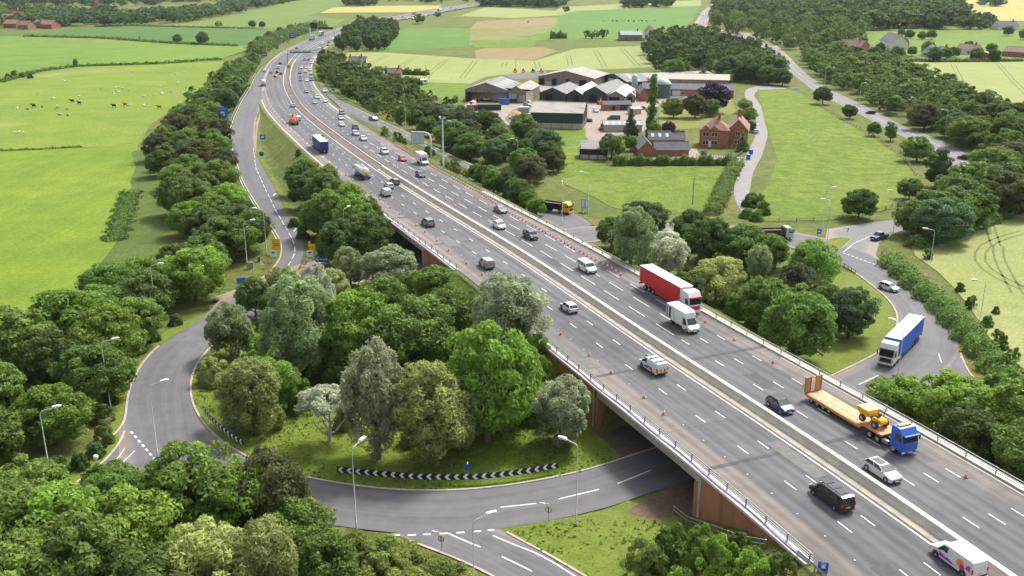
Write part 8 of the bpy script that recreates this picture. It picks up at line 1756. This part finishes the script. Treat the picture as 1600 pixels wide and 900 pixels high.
# ---------------------------------------------------------------- cattle and sheep in the left pasture
def beast(nm, L_, mats, lb, px, py, rz_, grp=None, lying=False):
    t = thing(nm, on_ground(px, py), R(rz_), lb, nm, grp); h = L_*.62 if not lying else L_*.28; bw = L_*.17; leg = L_*.30 if not lying else .02
    b = MB(); st_ = [(-.48,.10,.0),(-.44,.75,.03),(-.30,.98,.0),(-.05,1.05,-.03),(.20,1.0,0),(.36,.85,.05),(.46,.55,.12),(.60,.42,.22),(.68,.40,.26),(.76,.36,.20),(.86,.22,.12),(.90,.1,.10)]
    vs = []; fs = []; n = 10
    for (y, k, dz) in st_:
        for i in range(n): a = 6.283*i/n; vs.append((bw*k*math.cos(a), y*L_*.8, leg+L_*.19+dz*L_*.8+bw*1.25*k*math.sin(a)))
    for j in range(len(st_)-1):
        for i in range(n): fs.append((j*n+i, j*n+(i+1)%n, (j+1)*n+(i+1)%n, (j+1)*n+i))
    fs += [tuple(range(n)), tuple(range((len(st_)-1)*n, len(st_)*n))]; b.add(vs, fs, 0, True)
    if not lying:
        for sx in (-1, 1):
            b.tube([(sx*bw*.6,.22*L_,leg+.1*L_),(sx*bw*.6,.23*L_,leg*.5),(sx*bw*.6,.22*L_,0)], [L_*.055,L_*.035,L_*.03], 6); b.tube([(sx*bw*.6,-.30*L_,leg+.12*L_),(sx*bw*.6,-.36*L_,leg*.45),(sx*bw*.6,-.33*L_,0)], [L_*.075,L_*.035,L_*.03], 6)
    b.tube([(0,-.38*L_,leg+.3*L_),(0,-.42*L_,leg+.05*L_)], [L_*.02,L_*.012], 5)
    for sx in (-1, 1): b.tube([(sx*.03*L_,.55*L_,leg+.42*L_),(sx*.11*L_,.56*L_,leg+.44*L_)], [.02*L_,.01*L_], 5)
    fixn(b.build('body', mats, t)); return t
COWB = plain('black hide', (.02,.018,.016), .8); COWC = plain('cream hide', (.55,.42,.30), .85); COWR = plain('red brown hide', (.30,.11,.03), .85); WOOL = plain('wool', (.66,.64,.56), .95); 
for px, py, m_, rz_, lb, ly in ((53,168,COWB,80,'large black cow standing, leftmost of the herd',0),(43,171.5,COWB,90,'black calf lying left of the standing black cow',1),(113,160.5,COWB,100,'black cow grazing at the top of the herd',0),(124,163.5,COWB,70,'black cow just right of the grazing one',0),(178,168,COWB,95,'black cow alone in the middle of the pasture',0),
   (195.5,166,COWR,80,'red brown cow right of the lone black one',0),(90,170,COWC,30,'cream cow between the black cows, left of the pair',0),(105,172,COWC,85,'cream cow with its calf, right of the pair',0),(94,180,COWC,90,'cream cow lying below the herd',1),(106,181,COWB,60,'small dark calf right of the lying cream cow',1),(66,168,COWB,50,'small black calf right of the large black cow',1),(249,170,COWR,90,'brown cow at the edge of the tree belt',0)):
    beast('cow', 2.3 if 'calf' not in lb else 1.4, m_, lb, px, py, rz_, None, bool(ly))
SH = [(25,208),(30,208.5),(37,209),(27,169),(98,127),(101,128),(59,147),(81,156),(85,155),(124,151),(176,145),(181,138),(182,141),(186,138),(191,140),(178,147),(186,145),(202,141),(201,165),(224,152),(226,151.5),(234,150),(241,149.5),(225,166),(228,166.5),(252,147),(254,148),(267,145),(274,116),(288,114),(277,131),(279,130),(250,137),(290,137),(158,139),(207,113),(295,106),(268,143),(303,104),(312,100)]
for i, (px, py) in enumerate(SH): beast('sheep', 1.35, WOOL, 'small white sheep grazing in the left pasture', px, py, random.uniform(0, 360), 'sheep in the left pasture', i % 3 == 0)
for i, (px, py) in enumerate(((943,34),(957,34),(964,34.5),(975,34),(982,34),(990,34.5),(998,33.5),(1003,34),(1010,34),(1023,33),(825,36))): beast('cow', 2.6, COWB if i % 3 else COWC, 'tiny cow in the far green field', px, py, random.uniform(0, 360), 'cattle in the far green field', False)

# ---------------------------------------------------------------- air
b = MB(); b.box(-7000, 7000, -600, 9500, -1.6, 66); m, nt, bs = newmat('haze'); nt.nodes.remove(bs)
pv = N(nt, 'ShaderNodeVolumePrincipled'); pv.inputs['Color'].default_value = (.86,.92,1,1); pv.inputs['Density'].default_value = .00003; pv.inputs['Anisotropy'].default_value = .2
L(nt, pv.outputs[0], nt.nodes['Material Output'].inputs['Volume']); o = b.build('haze', m); tag(o, 'thin pale haze over the far fields', 'haze', kind='stuff')
